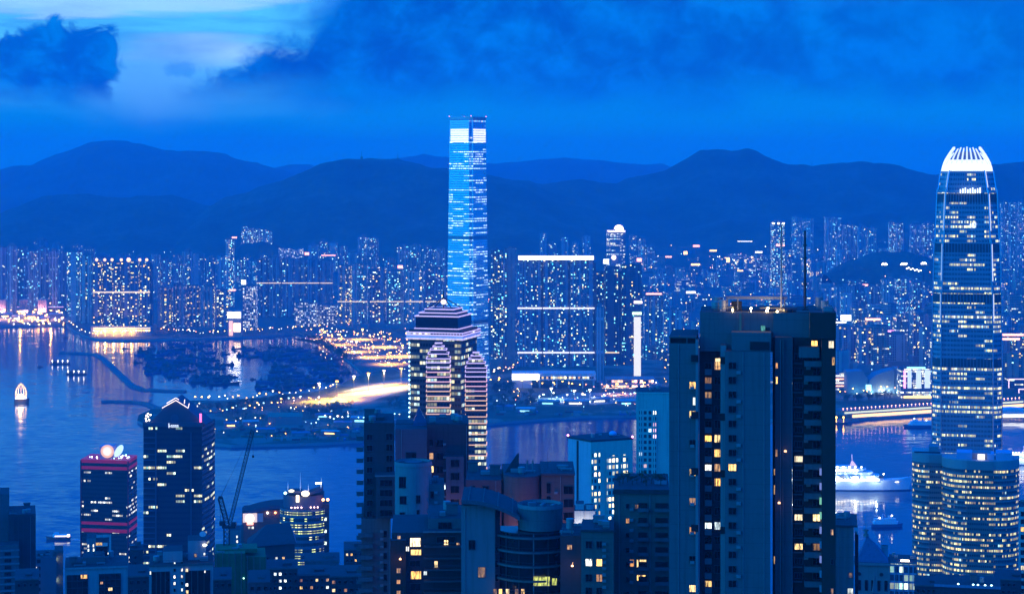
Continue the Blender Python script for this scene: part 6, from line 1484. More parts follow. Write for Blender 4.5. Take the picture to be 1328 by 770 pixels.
tag(link('city_street_lights', m_all.mesh('city_street_lights', [LO, LW, LC, LP])), 'tiny street lights strewn through the far city', None, None, 'stuff')

SIGNM = {}
def sign(px, py, Y, w, h, glow, label, cat='sign'):
    t_ = thing('rooftop_sign', label, cat, (X(px, Y), Y, Z(py, Y) - h / 2))
    x, z = X(px, Y), Z(py, Y)
    part('sign_face', MB().box(x - w / 2, x + w / 2, Y - .6, Y, z - h / 2, z + h / 2), glow, t_)
    part('sign_frame', MB().box(x - w / 2 + .2, x + w / 2 - .2, Y + .02, Y + 1, z - h / 2 + .2, z + h / 2 - .2).tube((x - w * .3, Y + .5, z - h / 2), (x - w * .3, Y + .5, z - h / 2 - 9), .5, 4).tube((x + w * .3, Y + .5, z - h / 2), (x + w * .3, Y + .5, z - h / 2 - 9), .5, 4), DARKM, t_)
EP = emit('pink_glow', (1, .36, .16), 4); EW = emit('white_glow', (1, .95, .72), 3); EO = emit('orange_glow', (1, .50, .06), 5); EC = emit('cyan_glow', (.35, .9, .95), 2.2); ED = emit('magenta_glow', (1, .3, .55), 3)
for s in ((848, 381, 4480, 34, 3.2, EP, 'long pink roof light on the block right of the white light shaft'), (889, 328, 7600, 14, 12, EO, 'orange square sign on the far plain, leftmost of the orange pair'), (943, 337, 7400, 18, 17, EO, 'bigger orange square sign on the far plain, right of its smaller twin'),
          (966, 313, 8000, 58, 3, EW, 'thin white light line on a roof below the eastern ridge'), (896, 379, 5600, 26, 6, EW, 'white glowing roof sign between the arch towers and the dark tower'), (903, 319, 8000, 26, 8, EP, 'pinkish lit hall on the far plain beneath the ridge'),
          (925, 325, 7700, 26, 6, EO, 'orange lit strip on the far plain beneath the ridge'), (902, 343, 6900, 30, 6, EO, 'orange glow strip beneath the first orange square sign'), (1097, 412, 4300, 22, 12, EW, 'white glowing sign just right of the dark tower mast'), (1090, 418, 4250, 24, 3, EW, 'white light line under the white glowing sign'),
          (1132, 414, 4150, 30, 4, EP, 'pink roof sign between the dark tower and crowned tower'), (1122, 371, 5900, 16, 11, EP, 'glowing pink round-cornered sign in the middle of the right-hand city'), (1150, 389, 5300, 8, 20, EW, 'small upright white sign in the right-hand city'), (1158, 432, 4100, 22, 12, ED, 'magenta lit sign low in the right-hand city'),
          (1172, 408, 5000, 12, 8, EC, 'bright cyan-white lamp box left of the crowned tower'), 
          (786, 339, 5200, 14, 12, EW, 'white round-cornered sign left of the domed tower'), (829, 337, 6000, 14, 10, EP, 'pinkish sign right of the domed tower'), (692, 311, 8000, 44, 5, EO, 'orange glow on the slope above the white roof cap'), (673, 313, 8000, 14, 8, EP, 'small pink glow left of the orange slope glow'), (696, 306, 8000, 14, 8, EO, 'small orange glow topmost on the slope'),
          (316, 366, 5400, 12, 12, EW, 'round white lamp sign over the grid-lit block'), (298, 376, 5300, 30, 4, EP, 'pinkish light strip left of the grid-lit block'), (519, 346, 5700, 14, 8, EP, 'pinkish round sign on the pale row'), (304, 308, 7600, 18, 6, EP, 'pink light string below the little hill estate, left half'), (330, 313, 7600, 90, 3, EW, 'white light string below the little hill estate'),
          (426, 331, 6700, 46, 3, EP, 'pink light strip above the linked estate'), (398, 329, 6700, 14, 9, EP, 'pinkish sign above the linked estate'), (545, 311, 8200, 36, 4, EP, 'pink light string left of the skyscraper on the slope'), (563, 308, 8200, 16, 4, EW, 'white light string on the slope touching the skyscraper'),
          (1313, 434, 3880, 42, 4, EP, 'upper pink light bar right of the crowned tower'), (1310, 439.5, 3870, 36, 4, EP, 'lower pink light bar right of the crowned tower'), (867, 333, 7200, 22, 5, EP, 'small pink strip at the left end of the far plain'), (1012, 318, 6380, 26, 6, EP, 'pink glow at the foot of the crown-lit slim tower'), (984, 327, 7000, 24, 6, EW, 'white strip left of the crown-lit slim tower'), (960, 351, 6500, 18, 4, EO, 'small orange strip mid plain behind the dark tower')):
    sign(*s)

for px, py, n, lab in ((1147, 343, 5, 'leftmost bright floodlight cluster on the wooded hill'), (1172, 343, 6, 'middle bright floodlight cluster on the wooded hill'), (1198, 342, 5, 'rightmost bright floodlight cluster on the wooded hill'), (1185, 348, 8, 'long row of floodlights below the cluster trio on the wooded hill')):
    Yh = 6230; h_ = Z(py, Yh); t_ = thing('floodlight_mast', lab, 'floodlight', (X(px, Yh), Yh, LZ))
    part('pole', MB().tube((X(px, Yh), Yh, LZ), (X(px, Yh), Yh, h_), .8, 6, .4), DARKM, t_)
    hm = MB()
    for i in range(n): hm.ball((X(px, Yh) + (i - (n - 1) / 2) * (3.4 if n < 8 else 6), Yh - 1, h_ + (i % 2) * 3.2 - (i * 1.3 if n == 8 else 0)), 2.1, 6, 4)
    part('lamp_head', hm, emit('hill_floodlight', (1, .98, .80), 9), t_)
# ================================================================== open ground: roads, floodlights, sheds
ASPH = plain('asphalt', (.055, .055, .055), .9, var=.4, scale=.1)
PALE = plain('worn_concrete', (.30, .28, .25), .9, var=.8, scale=.04)
LINE = plain('road_paint', (.75, .75, .72), .7)
def road(pts, w, z=LZ + .06, mat=ASPH, name='road'):
    P_ = [G(*p) for p in pts]; L, R = [], []
    for i, p in enumerate(P_):
        d = (P_[min(i + 1, len(P_) - 1)] - P_[max(i - 1, 0)]).normalized(); n_ = Vector((-d.y, d.x, 0)); L.append(p + n_ * w); R.append(p - n_ * w)
    v = []; f = []
    for l, r in zip(L, R): v += [(l.x, l.y, z), (r.x, r.y, z)]
    for i in range(len(L) - 1): f.append((2 * i, 2 * i + 1, 2 * i + 3, 2 * i + 2))
    struct(name, MB().add(v, f), mat)
    if mat is ASPH:
        for s in (.06, .94):
            v = []; f = []
            for l, r in zip(L, R):
                for q in (s - .008, s + .008): p = l + (r - l) * q; v.append((p.x, p.y, z + .05))
            for i in range(len(L) - 1): f.append((2 * i, 2 * i + 1, 2 * i + 3, 2 * i + 2))
            struct('road_marking', MB().add(v, f), LINE)
road([(392, 436), (425, 443), (460, 456), (500, 470), (545, 487)], 30)
road([(405, 428), (450, 435), (500, 446), (560, 458)], 14, LZ + .14)
road([(200, 437), (265, 438), (335, 434), (395, 431)], 9)
road([(250, 541), (320, 534), (380, 524), (430, 514), (480, 508), (545, 498)], 11, LZ + .2)
road([(632, 512), (700, 511), (780, 513), (870, 509)], 12)
slab('yard', [(424, 527), (440, 512), (470, 503), (525, 492), (545, 494), (540, 505), (500, 517), (470, 526), (440, 531)], PALE, LZ + .16)
slab('yard', [(690, 526), (735, 512), (775, 512), (850, 512), (850, 522), (770, 528)], PALE, LZ + .16)
slab('wharf', [(-40, 421), (0, 420), (70, 419), (84, 416), (84, 406), (-40, 404)], PALE, LZ + .16)
def floodmast(px, py, h, energy, col, label, glow, group, bare=False):
    g = G(px, py, LZ)
    t_ = thing('floodlight_mast', label, 'floodlight', g, group)
    part('pole', MB().tube(g, g + Vector((0, 0, h)), .35, 6, .22), plain('mast_grey', (.32, .30, .28), .6), t_)
    hd = part('lamp_head', MB().box(g.x - 2.2, g.x + 2.2, g.y - .5, g.y + .5, g.z + h, g.z + h + 1.6), glow, t_)
    l = bpy.data.lights.new('floodlight_beam', 'SPOT'); l.energy = energy * 1.15; l.color = col; l.shadow_soft_size = 1.0; l.spot_size = math.radians(150); l.spot_blend = .6
    if bare: l.type = 'POINT'; l.energy = energy * .5
    link('floodlight_beam', l, hd, (g.x - WL(hd).x, g.y - WL(hd).y, g.z + h - 1.2 - WL(hd).z))
for i, (px, py) in enumerate(((414, 521), (437, 518), (459, 511), (478, 507), (498, 503), (520, 500))):
    floodmast(px, py, 30, 1100000, (1, .50, .05) if i not in (3, 4) else (1, .70, .24), f'tall floodlight mast on the orange-lit yard, {"leftmost" if i == 0 else ORD[i] + " from the left"}', LO if i % 2 else LW, 'floodlight masts on the lit yard')
for i, (px, py) in enumerate(((418, 440), (440, 447), (462, 456), (484, 463), (506, 472), (522, 462), (470, 440), (498, 450))):
    floodmast(px, py, 22, 1300000, (1, .42, .05), 'floodlight mast over the orange road left of the tiered tower', LO, 'floodlight masts over the orange road')
for i, (px, py) in enumerate(((6, 414), (26, 416), (46, 414), (66, 415))):
    floodmast(px, py, 24, 260000, (1, .44, .06), f'floodlight mast on the west wharf, {ORD[i]} from the left', LO, 'floodlight masts on the west wharf', bare=i in (1, 3))
for i, (px, py, c_) in enumerate(((672, 500, (1, .95, .8)), (694, 500, (1, .95, .8)), (715, 518, (.5, .9, 1)), (745, 521, (.6, .95, 1)), (765, 520, (.8, .95, 1)), (800, 512, (1, .42, .12)), (835, 510, (1, .38, .1)))):
    floodmast(px, py, 18, 130000 if c_[0] < 1 else 90000, c_, f'floodlight mast on the shore below the podium, {"leftmost" if i == 0 else ORD[i] + " from the left"}', LW if c_[0] < 1 or c_[1] > .9 else LO, 'floodlight masts below the podium')
rs = random.Random(4)
SHW = plain('shed_roof_pale', (.45, .46, .46), .6); SHG = plain('shed_roof_green', (.06, .22, .14), .7); SHB = plain('shed_roof_blue', (.10, .18, .30), .6); SHD = plain('shed_wall', (.22, .22, .22), .8)
def shed(px, py, w, d, h, roof, a, label, lit=None, group=None):
    g = G(px, py, LZ); t_ = thing('site_shed', label, 'shed', g, group)
    part('wall', MB().cbox(g, w, d, LZ, LZ + h, a), SHD, t_)
    ca, sa = math.cos(a), math.sin(a); c_ = lambda u, v: (g.x + ca * u - sa * v, g.y + sa * u + ca * v)
    P_ = [c_(-w / 2 - .5, -d / 2 - .5), c_(w / 2 + .5, -d / 2 - .5), c_(w / 2 + .5, d / 2 + .5), c_(-w / 2 - .5, d / 2 + .5)]; R_ = [c_(-w / 2 - .5, 0), c_(w / 2 + .5, 0)]
    part('roof', MB().add([(*p, LZ + h + .02) for p in P_] + [(*p, LZ + h + d * .16) for p in R_], [(0, 1, 5, 4), (2, 3, 4, 5), (0, 4, 3), (1, 2, 5), (3, 2, 1, 0)]), roof, t_)
    if lit: part('lit_opening', MB().prism([c_(-w * .30, -d / 2 - .25), c_(w * .22, -d / 2 - .25), c_(w * .22, -d / 2 - .05), c_(-w * .30, -d / 2 - .05)], LZ + 1.2, LZ + h * .55), lit, t_)
shed(370, 549, 52, 30, 12, SHG, .1, 'big green-roofed shed on the open ground right of the gabled tower')
for i, (px, py, w, d, h, ro, lit) in enumerate(((470, 547, 34, 16, 7, SHW, EC), (496, 549, 40, 14, 6, SHW, EW), (445, 552, 26, 14, 6, SHB, None), (508, 541, 24, 14, 6, SHG, EC), (430, 563, 30, 10, 5, SHW, EO), (345, 560, 28, 12, 5, SHB, None), (325, 551, 24, 14, 6, SHW, None), (300, 553, 22, 12, 6, SHB, EO), (390, 565, 26, 10, 5, SHB, None), (455, 536, 24, 12, 6, SHG, None), (420, 541, 26, 12, 5, SHB, EC))):
    shed(px, py, w, d, h, ro, rs.uniform(-.3, .3), f'site shed on the open ground, {"leftmost" if sorted([470, 496, 445, 508, 430, 345, 325, 300, 390, 455, 420]).index(px) == 0 else ORD[sorted([470, 496, 445, 508, 430, 345, 325, 300, 390, 455, 420]).index(px)] + " from the left"}', lit, 'site sheds on the open ground')
for i, (px, py, w, ro, lit) in enumerate(((655, 531, 26, SHB, None), (682, 534, 30, SHW, EC), (712, 524, 34, SHW, EC), (748, 524, 40, SHW, EW), (778, 521, 30, SHB, EW), (812, 524, 30, SHW, EC), (838, 520, 24, SHB, EW))):
    shed(px, py, w, 15, 6, ro, rs.uniform(-.2, .2), f'work shed on the shore below the podium, {"leftmost" if i == 0 else ORD[i] + " from the left"}', lit, 'work sheds below the podium')
for i, (px, py, w, lit) in enumerate(((8, 411, 34, EO), (24, 414, 30, EW), (42, 412, 34, EO), (58, 416, 26, EP), (72, 411, 30, None), (30, 405, 60, EO))):
    shed(px, py, w, 18, 8, SHW, rs.uniform(-.15, .15), f'lit cargo shed on the west wharf, {"leftmost" if i == 0 else ORD[i] + " listed towards the right"}' if False else ['cargo shed at the far left end of the west wharf', 'white-lit cargo shed second along the west wharf', 'orange-lit cargo shed midway along the west wharf', 'pink-lit cargo shed near the right end of the wharf', 'unlit cargo shed at the right end of the west wharf', 'widest cargo shed, standing behind the others on the wharf'][i], lit, 'cargo sheds on the west wharf')
fo = thing('flyover', 'long flyover with a pinkish lamp line behind the west wharf', 'bridge', G(20, 403, LZ))
g0, g1 = G(-40, 404, LZ), G(86, 403, LZ)
part('deck', MB().box(g0.x, g1.x, g0.y - 6, g0.y + 8, 15, 17), CONC, fo)
for i in range(14): x = g0.x + (g1.x - g0.x) * (i + .5) / 14; part('pier', MB().cyl(x, g0.y + 1, 1.3, LZ, 15, 8), CONC, fo)
part('rail_light', MB().box(g0.x, g1.x, g0.y - 6.3, g0.y - 6.05, 16.2, 17.6), emit('rail_glow', (1, .45, .5), 1.6), fo)
CONT = {}
for nm, c_ in (('red', (.32, .06, .05)), ('blue', (.06, .14, .32)), ('green', (.06, .20, .12)), ('grey', (.30, .31, .32)), ('ochre', (.35, .22, .06))):
    mb = MB().box(-6, 6, -1.25, 1.25, .1, 2.7)
    for q in range(16): x = -5.7 + q * .76; mb.box(x, x + .3, -1.31, -1.251, .3, 2.5)
    for x in (-5.8, 5.6): mb.box(x, x + .2, -1.3, 1.3, 0, .09)
    CONT[nm] = mb.mesh('freight_container', plain('container_' + nm, c_, .7))
for i in range(84):
    k = i % 3; base = (rs.choice((312, 338, 365, 388, 412, 440, 462)) + rs.uniform(-7, 7), rs.choice((557, 560, 566, 570)) + rs.uniform(-1, 1)) if i < 60 else (rs.uniform(645, 840), rs.choice((531, 535, 538)))
    nm = rs.choice(list(CONT)); g = G(*base, LZ + .1)
    o = tag(link('freight_container', CONT[nm], None, g), nm + ' freight container on the open ground ' + ('by the water right of the gabled tower' if i < 60 else 'below the white podium'), 'container', nm + ' freight containers ' + ('right of the gabled tower' if i < 60 else 'below the podium')); o.rotation_euler.z = rs.choice((0, .12, 1.6)) + rs.uniform(-.08, .08)
# cars on the orange road
CARM = MB().box(-2.2, 2.2, -.9, .9, .35, .95); CARM.prism([(-1.3, -.8), (1.1, -.8), (1.1, .8), (-1.3, .8)], .95, 1.5, [(-.9, -.65), (.6, -.65), (.6, .65), (-.9, .65)])
for x in (-1.4, 1.4):
    for y in (-.85, .85): CARM.loft([[(x + .35 * math.cos(a), y + dy, .35 + .35 * math.sin(a)) for a in [2 * PI * i / 8 for i in range(8)]] for dy in (-.1, .1)])
CB = CARM.mesh('car', plain('car_paint', (.25, .25, .27), .35)); HLM = MB().box(2.2, 2.5, -.75, .75, .45, .95).mesh('headlight', LW); TLM = MB().box(-2.5, -2.2, -.75, .75, .5, .95).mesh('tail_light', emit('tail_red', (1, .12, .06), 6))
lane = [Vector((392, 436)), Vector((425, 443)), Vector((460, 456)), Vector((500, 470)), Vector((545, 487))]
for i in range(70):
    k = rs.randrange(4); s = lane[k] + (lane[k + 1] - lane[k]) * rs.random(); g = G(s.x, s.y + rs.uniform(-2.2, 2.2), LZ + .12)
    d = G(*lane[k + 1]) - G(*lane[k]); a = math.atan2(d.y, d.x) + (PI if i % 2 else 0)
    c_ = tag(link('car', CB, None, g), 'car with its lamps on in the traffic on the orange road', 'car', 'cars on the orange road'); c_.rotation_euler.z = a
    link('headlight', HLM, c_); link('tail_light', TLM, c_)

# ================================================================== trees
def leafy(seed, n, spread, h):
    r = random.Random(seed); mb = MB(); cl = [(r.gauss(0, spread * .42), r.gauss(0, spread * .42), h * r.uniform(.38, .95), spread * r.uniform(.28, .5)) for _ in range(9)]
    for _ in range(n):
        c_ = r.choice(cl); th = r.random() * 6.28; ph = math.acos(r.uniform(-.5, 1)); q = c_[3] * r.uniform(.6, 1.05)
        p = Vector((c_[0] + q * math.sin(ph) * math.cos(th), c_[1] + q * math.sin(ph) * math.sin(th), c_[2] + q * .7 * math.cos(ph)))
        u = Vector((r.uniform(-1, 1), r.uniform(-1, 1), r.uniform(-1, 1))).normalized(); w = u.orthogonal().normalized(); s = r.uniform(.35, .8) * spread * .13
        mb.add([p - u * s, p + w * s * .6, p + u * s, p - w * s * .6], [(0, 1, 2, 3)])
    return mb, cl
LEAF = plain('tree_leaves', (.045, .075, .03), .9, var=1.4, scale=.6); BARK = plain('tree_bark', (.08, .06, .045), .9)
TREES = []
for s in range(4):
    h = 9.0; cb, cl = leafy(s + 3, 420, 4.2, h); tb = MB().tube((0, 0, 0), (0, 0, h * .5), .35, 6, .2)
    for c_ in cl[:5]: tb.tube((0, 0, h * .38), (c_[0], c_[1], c_[2]), .14, 4, .05)
    TREES.append((cb.mesh('crown', LEAF), tb.mesh('trunk', BARK)))
def trees(n, poly, label, group, sc=(.8, 1.6), z=LZ):
    for _ in range(n):
        a, b2 = rs.random(), rs.random(); P_ = [Vector(p) for p in poly]
        p = P_[0] * (1 - a) * (1 - b2) + P_[1] * a * (1 - b2) + P_[2] * a * b2 + P_[3] * (1 - a) * b2
        g = G(p.x, p.y, z); cm_, tm = rs.choice(TREES)
        r = thing('tree', label, 'tree', g, group); r.rotation_euler.z = rs.random() * 6.28; k = rs.uniform(*sc); r.scale = (k, k, k * rs.uniform(.8, 1.1))
        link('crown', cm_, r); link('trunk', tm, r)
trees(52, [(392, 437), (420, 447), (462, 474), (432, 460)], 'dark tree in the belt between boat shelter and orange road', 'trees between shelter and road', (1.0, 2.2))
trees(44, [(252, 531), (330, 526), (395, 517), (300, 541)], 'dark tree along the near edge of the boat shelter', 'trees along the near shelter edge')
trees(40, [(385, 531), (430, 529), (470, 527), (400, 545)], 'dark tree in the clump below the floodlit yard', 'trees below the floodlit yard')
trees(40, [(636, 514), (700, 512), (690, 528), (636, 535)], 'dark tree on the shore right of the tiered tower', 'trees right of the tiered tower')
trees(40, [(240, 556), (470, 556), (470, 571), (268, 573)], 'dark tree near the sea wall right of the gabled tower', 'trees near the sea wall', (.5, 1.1))
trees(34, [(300, 541), (470, 531), (470, 545), (300, 551)], 'dark tree among the site sheds', 'trees among the site sheds', (.5, 1.1))
trees(16, [(500, 518), (545, 512), (545, 530), (500, 534)], 'dark tree right of the floodlit yard', 'trees right of the floodlit yard')
trees(34, [(1092, 519), (1150, 516), (1205, 512), (1092, 523)], 'dark tree on the promenade behind the pier', 'trees behind the pier')
trees(30, [(640, 505), (664, 500), (668, 510), (640, 512)], 'dark tree left of the floodlit screen', 'trees left of the floodlit screen')
for i, px in enumerate((803, 808, 814, 820, 826, 832, 838, 845, 851, 857, 862)):
    cm_, tm = TREES[i % 4]; Yt = 476 + (i % 3) * 2.5
    r = thing('tree', 'roof garden shrub-like tree, ' + ('leftmost' if i == 0 else 'rightmost' if i == 10 else ORD[i] + ' from the left') + ' on the planted terrace', 'tree', (X(px, Yt), Yt, Z(640, 470) + 1.02), 'trees on the planted roof terrace')
    k = .22 + .06 * ((i * 7) % 4) / 3; r.scale = (k * 1.25, k * 1.25, k); r.rotation_euler.z = i
    link('crown', cm_, r); link('trunk', tm, r)
# ================================================================== waterfront right
def outline(mb, pts, Y, d):
    n = len(pts); A_ = [(X(px, Y), Y, Z(py, Y)) for px, py in pts]; B_ = [(a[0], Y + d, a[2]) for a in A_]
    return mb.add(A_ + B_, [tuple(range(n)), tuple(range(2 * n - 1, n - 1, -1))] + [(i, n + i, n + (i + 1) % n, (i + 1) % n) for i in range(n)])
Y = 3560
CC = thing('concert_hall', 'windowless pale hall with swept roof wings glowing on the far waterfront', 'concert hall', (X(1130, Y), Y, LZ))
HALLW = plain('hall_tile', (.12, .22, .27), .6, var=.2)
part('left_wing', outline(MB(), [(1099, 513), (1122, 513), (1126, 492), (1119, 481), (1099, 482)], Y, 40), HALLW, CC)
part('right_wing', outline(MB(), [(1124, 513), (1160, 513), (1160, 479), (1150, 481), (1136, 486), (1128, 493)], Y - 6, 44), HALLW, CC)
part('tower_block', MB().box(X(1160.4, Y), X(1168, Y), Y - 4, Y + 30, LZ, Z(477, Y)), HALLW, CC)
for px, py, e, c_ in ((1143, 508, 22000, (1, .85, .7)), (1152, 508, 9000, (.8, .9, 1)), (1110, 508, 5000, (.3, .8, 1)), (1128, 508, 7000, (.5, .9, 1)), (1164, 508, 5000, (.3, .8, 1))):
    q = part('wall_light', MB().box(X(px, Y) - 1, X(px, Y) + 1, Y - 13, Y - 12, LZ, LZ + 1.2), LW, CC)
    l = bpy.data.lights.new('wall_washer', 'POINT'); l.energy = e; l.color = c_; l.shadow_soft_size = .5; link('wall_washer', l, q, (X(px, Y) - WL(q).x, Y - 11 - WL(q).y, LZ + 3 - WL(q).z))
part('entrance_glow', MB().box(X(1122, Y), X(1129, Y), Y - 7, Y - 6.3, Z(505, Y), Z(498, Y)), EC, CC)
Y = 3480
SH = thing('office_block', 'block fronted by tall white glowing columns before the crowned tower', 'office', (X(1190, Y), Y, LZ))
part('body', MB().box(X(1168.5, Y), X(1222, Y), Y, Y + 36, LZ, Z(478, Y)), OFF, SH, color=(.25, .3, .38, .4))
for a, b2, m_ in ((1172, 1174.5, ED), (1177, 1182, EW), (1188, 1194.5, EW), (1199, 1206, EW), (1211, 1218, EW)):
    part('lit_column', MB().box(X(a, Y), X(b2, Y), Y - 1, Y - .2, Z(503, Y), Z(480, Y)), m_ if m_ is ED else emit('column_glow', (.80, .92, .95), 1.1), SH)
part('roof_sign', MB().box(X(1176, Y), X(1200, Y), Y - .8, Y - .2, Z(478, Y), Z(475.5, Y)), EC, SH)
part('arcade_light', MB().box(X(1172, Y), X(1222, Y), Y - 1.4, Y - .6, LZ + 1, LZ + 4), EO, SH)
Y = 3600
o_ = thing('office_block', 'small block with red and white lit floors right beside the dark tower', 'office', (X(1090, Y), Y, LZ))
part('body', MB().box(X(1084, Y), X(1098, Y), Y, Y + 26, LZ, Z(484, Y)), OFF, o_, color=(.3, .3, .34, .2))
for py, m_ in ((487, EW), (491, EP), (496, EW), (500, EP)): part('light_band', MB().box(X(1084, Y), X(1096.5, Y), Y - .8, Y - .2, Z(py + 1, Y), Z(py - .4, Y)), m_, o_)
for px0, px1, pt, lab in ((1308, 1334, 491, 'big dark box building outlined in pinkish light right of the crowned tower'), (1321, 1345, 504, 'smaller dark box building outlined in pinkish light in front of the bigger one')):
    Yb = 3640 if pt < 500 else 3560
    b_ = thing('outlined_block', lab, 'building', (X((px0 + px1) / 2, Yb), Yb, LZ)); pyb = 213 + (HC - LZ) * F / Yb
    part('body', MB().box(X(px0, Yb), X(px1, Yb), Yb, Yb + 30, LZ, Z(pt, Yb)), OFF, b_, color=(.12, .14, .2, .10))
    for q in (MB().box(X(px0, Yb) - .3, X(px0, Yb) + 1.0, Yb - 1, Yb - .2, LZ, Z(pt, Yb)), MB().box(X(px0, Yb) + 1.02, X(px1, Yb), Yb - 1, Yb - .2, Z(pt, Yb) - 1.2, Z(pt, Yb) + .2)): part('outline_light', q, emit('outline_pink', (1, .68, .72), 2.2), b_)
# long lit pier
a_, b_ = G(1094, 546, 0), G(1330, 530.5, 0)
d_ = (b_ - a_).normalized(); n_ = Vector((-d_.y, d_.x, 0)); Lp = (b_ - a_).length
PR = thing('ferry_pier', 'long pier building with a row of roof lamps and glowing open decks', 'pier', (a_.x, a_.y, 0))
def along(u0, u1, v0, v1, z0, z1):
    P_ = [a_ + d_ * u0 + n_ * v0, a_ + d_ * u1 + n_ * v0, a_ + d_ * u1 + n_ * v1, a_ + d_ * u0 + n_ * v1]; return MB().prism([(p.x, p.y) for p in P_], z0, z1)
part('quay_deck', along(-12, Lp, 0, 34, -3, 3.2), CONC, PR)
part('lower_hall', along(18, Lp, 5, 30, 3.2, 9), plain('pier_wall', (.35, .32, .28), .8), PR)
part('lower_opening', along(20, Lp, 4.4, 4.9, 3.8, 8.4), emit('pier_amber', (1, .56, .16), 2.6), PR)
part('middle_deck', along(0, Lp, 2, 33, 9.02, 10), CONC, PR)
part('upper_hall', along(4, Lp, 6, 29, 10, 15), MATS['pier_wall'], PR)
part('upper_opening', along(6, Lp, 5.4, 5.9, 10.6, 13.2), emit('pier_lime', (.9, .95, .45), 1.1), PR)
part('roof_deck', along(-1, Lp, 3, 32, 15.02, 16), plain('pier_roof', (.16, .18, .2), .8), PR)
for i in range(46):
    p = a_ + d_ * (2 + i * (Lp - 4) / 46) + n_ * 4
    part('roof_lamp', MB().tube((p.x, p.y, 16), (p.x, p.y, 18.4), .12, 4).ball((p.x, p.y, 19), .75, 6, 4), emit('pier_roof_lamp', (1, .40, .12), 10), PR)
ql = G(1110, 546, 0); qb = thing('pontoon', 'low dark pontoon with two orange lamps at the pier end', 'pontoon', G(1088, 549, 0))
g = G(1088, 549, 0); part('deck', MB().box(g.x - 8, g.x + 12, g.y - 6, g.y + 6, -1, 2), DARKM, qb)
for dx in (-4, 7): part('lamp', MB().tube((g.x + dx, g.y, 2), (g.x + dx, g.y, 9), .2, 5).ball((g.x + dx, g.y, 9.6), 1.3, 8, 5), LO, qb)
wh = thing('low_block', 'low white round-roofed terminal right of the crowned tower', 'terminal', G(1312, 540, LZ)); g = G(1312, 540, LZ)
v = []
for i in range(9):
    a = PI * i / 8; v.append([(g.x - 24 * math.cos(a), g.y + dy, LZ + 9 + 5 * math.sin(a)) for dy in (-14, 14)] + [(g.x - 24 * math.cos(a), g.y + dy, LZ + 8.4) for dy in (14, -14)])
part('round_roof', MB().loft(v), plain('terminal_white', (.7, .72, .74), .6), wh); part('hall', MB().box(g.x - 23, g.x + 23, g.y - 13, g.y + 13, LZ, LZ + 8.3), MATS['terminal_white'], wh)
part('lit_opening', MB().box(g.x - 21, g.x + 21, g.y - 13.6, g.y - 13.1, LZ + 1, LZ + 5), EW, wh)

# ================================================================== ships and boats
HULLW = plain('ship_white', (.80, .82, .84), .4, var=.08); HULLD = plain('boat_dark', (.035, .04, .05), .6); HULLB = plain('boat_blue_hull', (.05, .10, .22), .5); WOOD = plain('boat_timber', (.10, .07, .05), .8)
def hullmesh(L, B, D, sheer=.25, flare=.8):
    R_ = []
    for f, w, s in ((0, .55, .1), (.06, .8, .06), (.25, 1, 0), (.6, 1, 0), (.8, .8, .10), (.92, .42, .30), (1.0, .04, .55)):
        x = -L / 2 + L * f; hb = B / 2 * w; z1 = D * (1 + sheer * s * 2)
        R_.append([(x, -hb * flare, -1.0), (x, hb * flare, -1.0), (x + (L * .03 if f > .9 else 0), hb, z1), (x + (L * .03 if f > .9 else 0), -hb, z1)])
    return MB().loft(R_)
def place(mb, g, a=0.0):
    ca, sa = math.cos(a), math.sin(a); mb.v = [(g[0] + ca * x - sa * y, g[1] + sa * x + ca * y, g[2] + z) for x, y, z in mb.v]; return mb
def deckp(x0, x1, hb, z0, z1, r=.5):
    P_ = [(x0, -hb), (x1 - hb * r, -hb), (x1, -hb * .55), (x1, hb * .55), (x1 - hb * r, hb), (x0, hb)]; return MB().prism(P_, z0, z1)
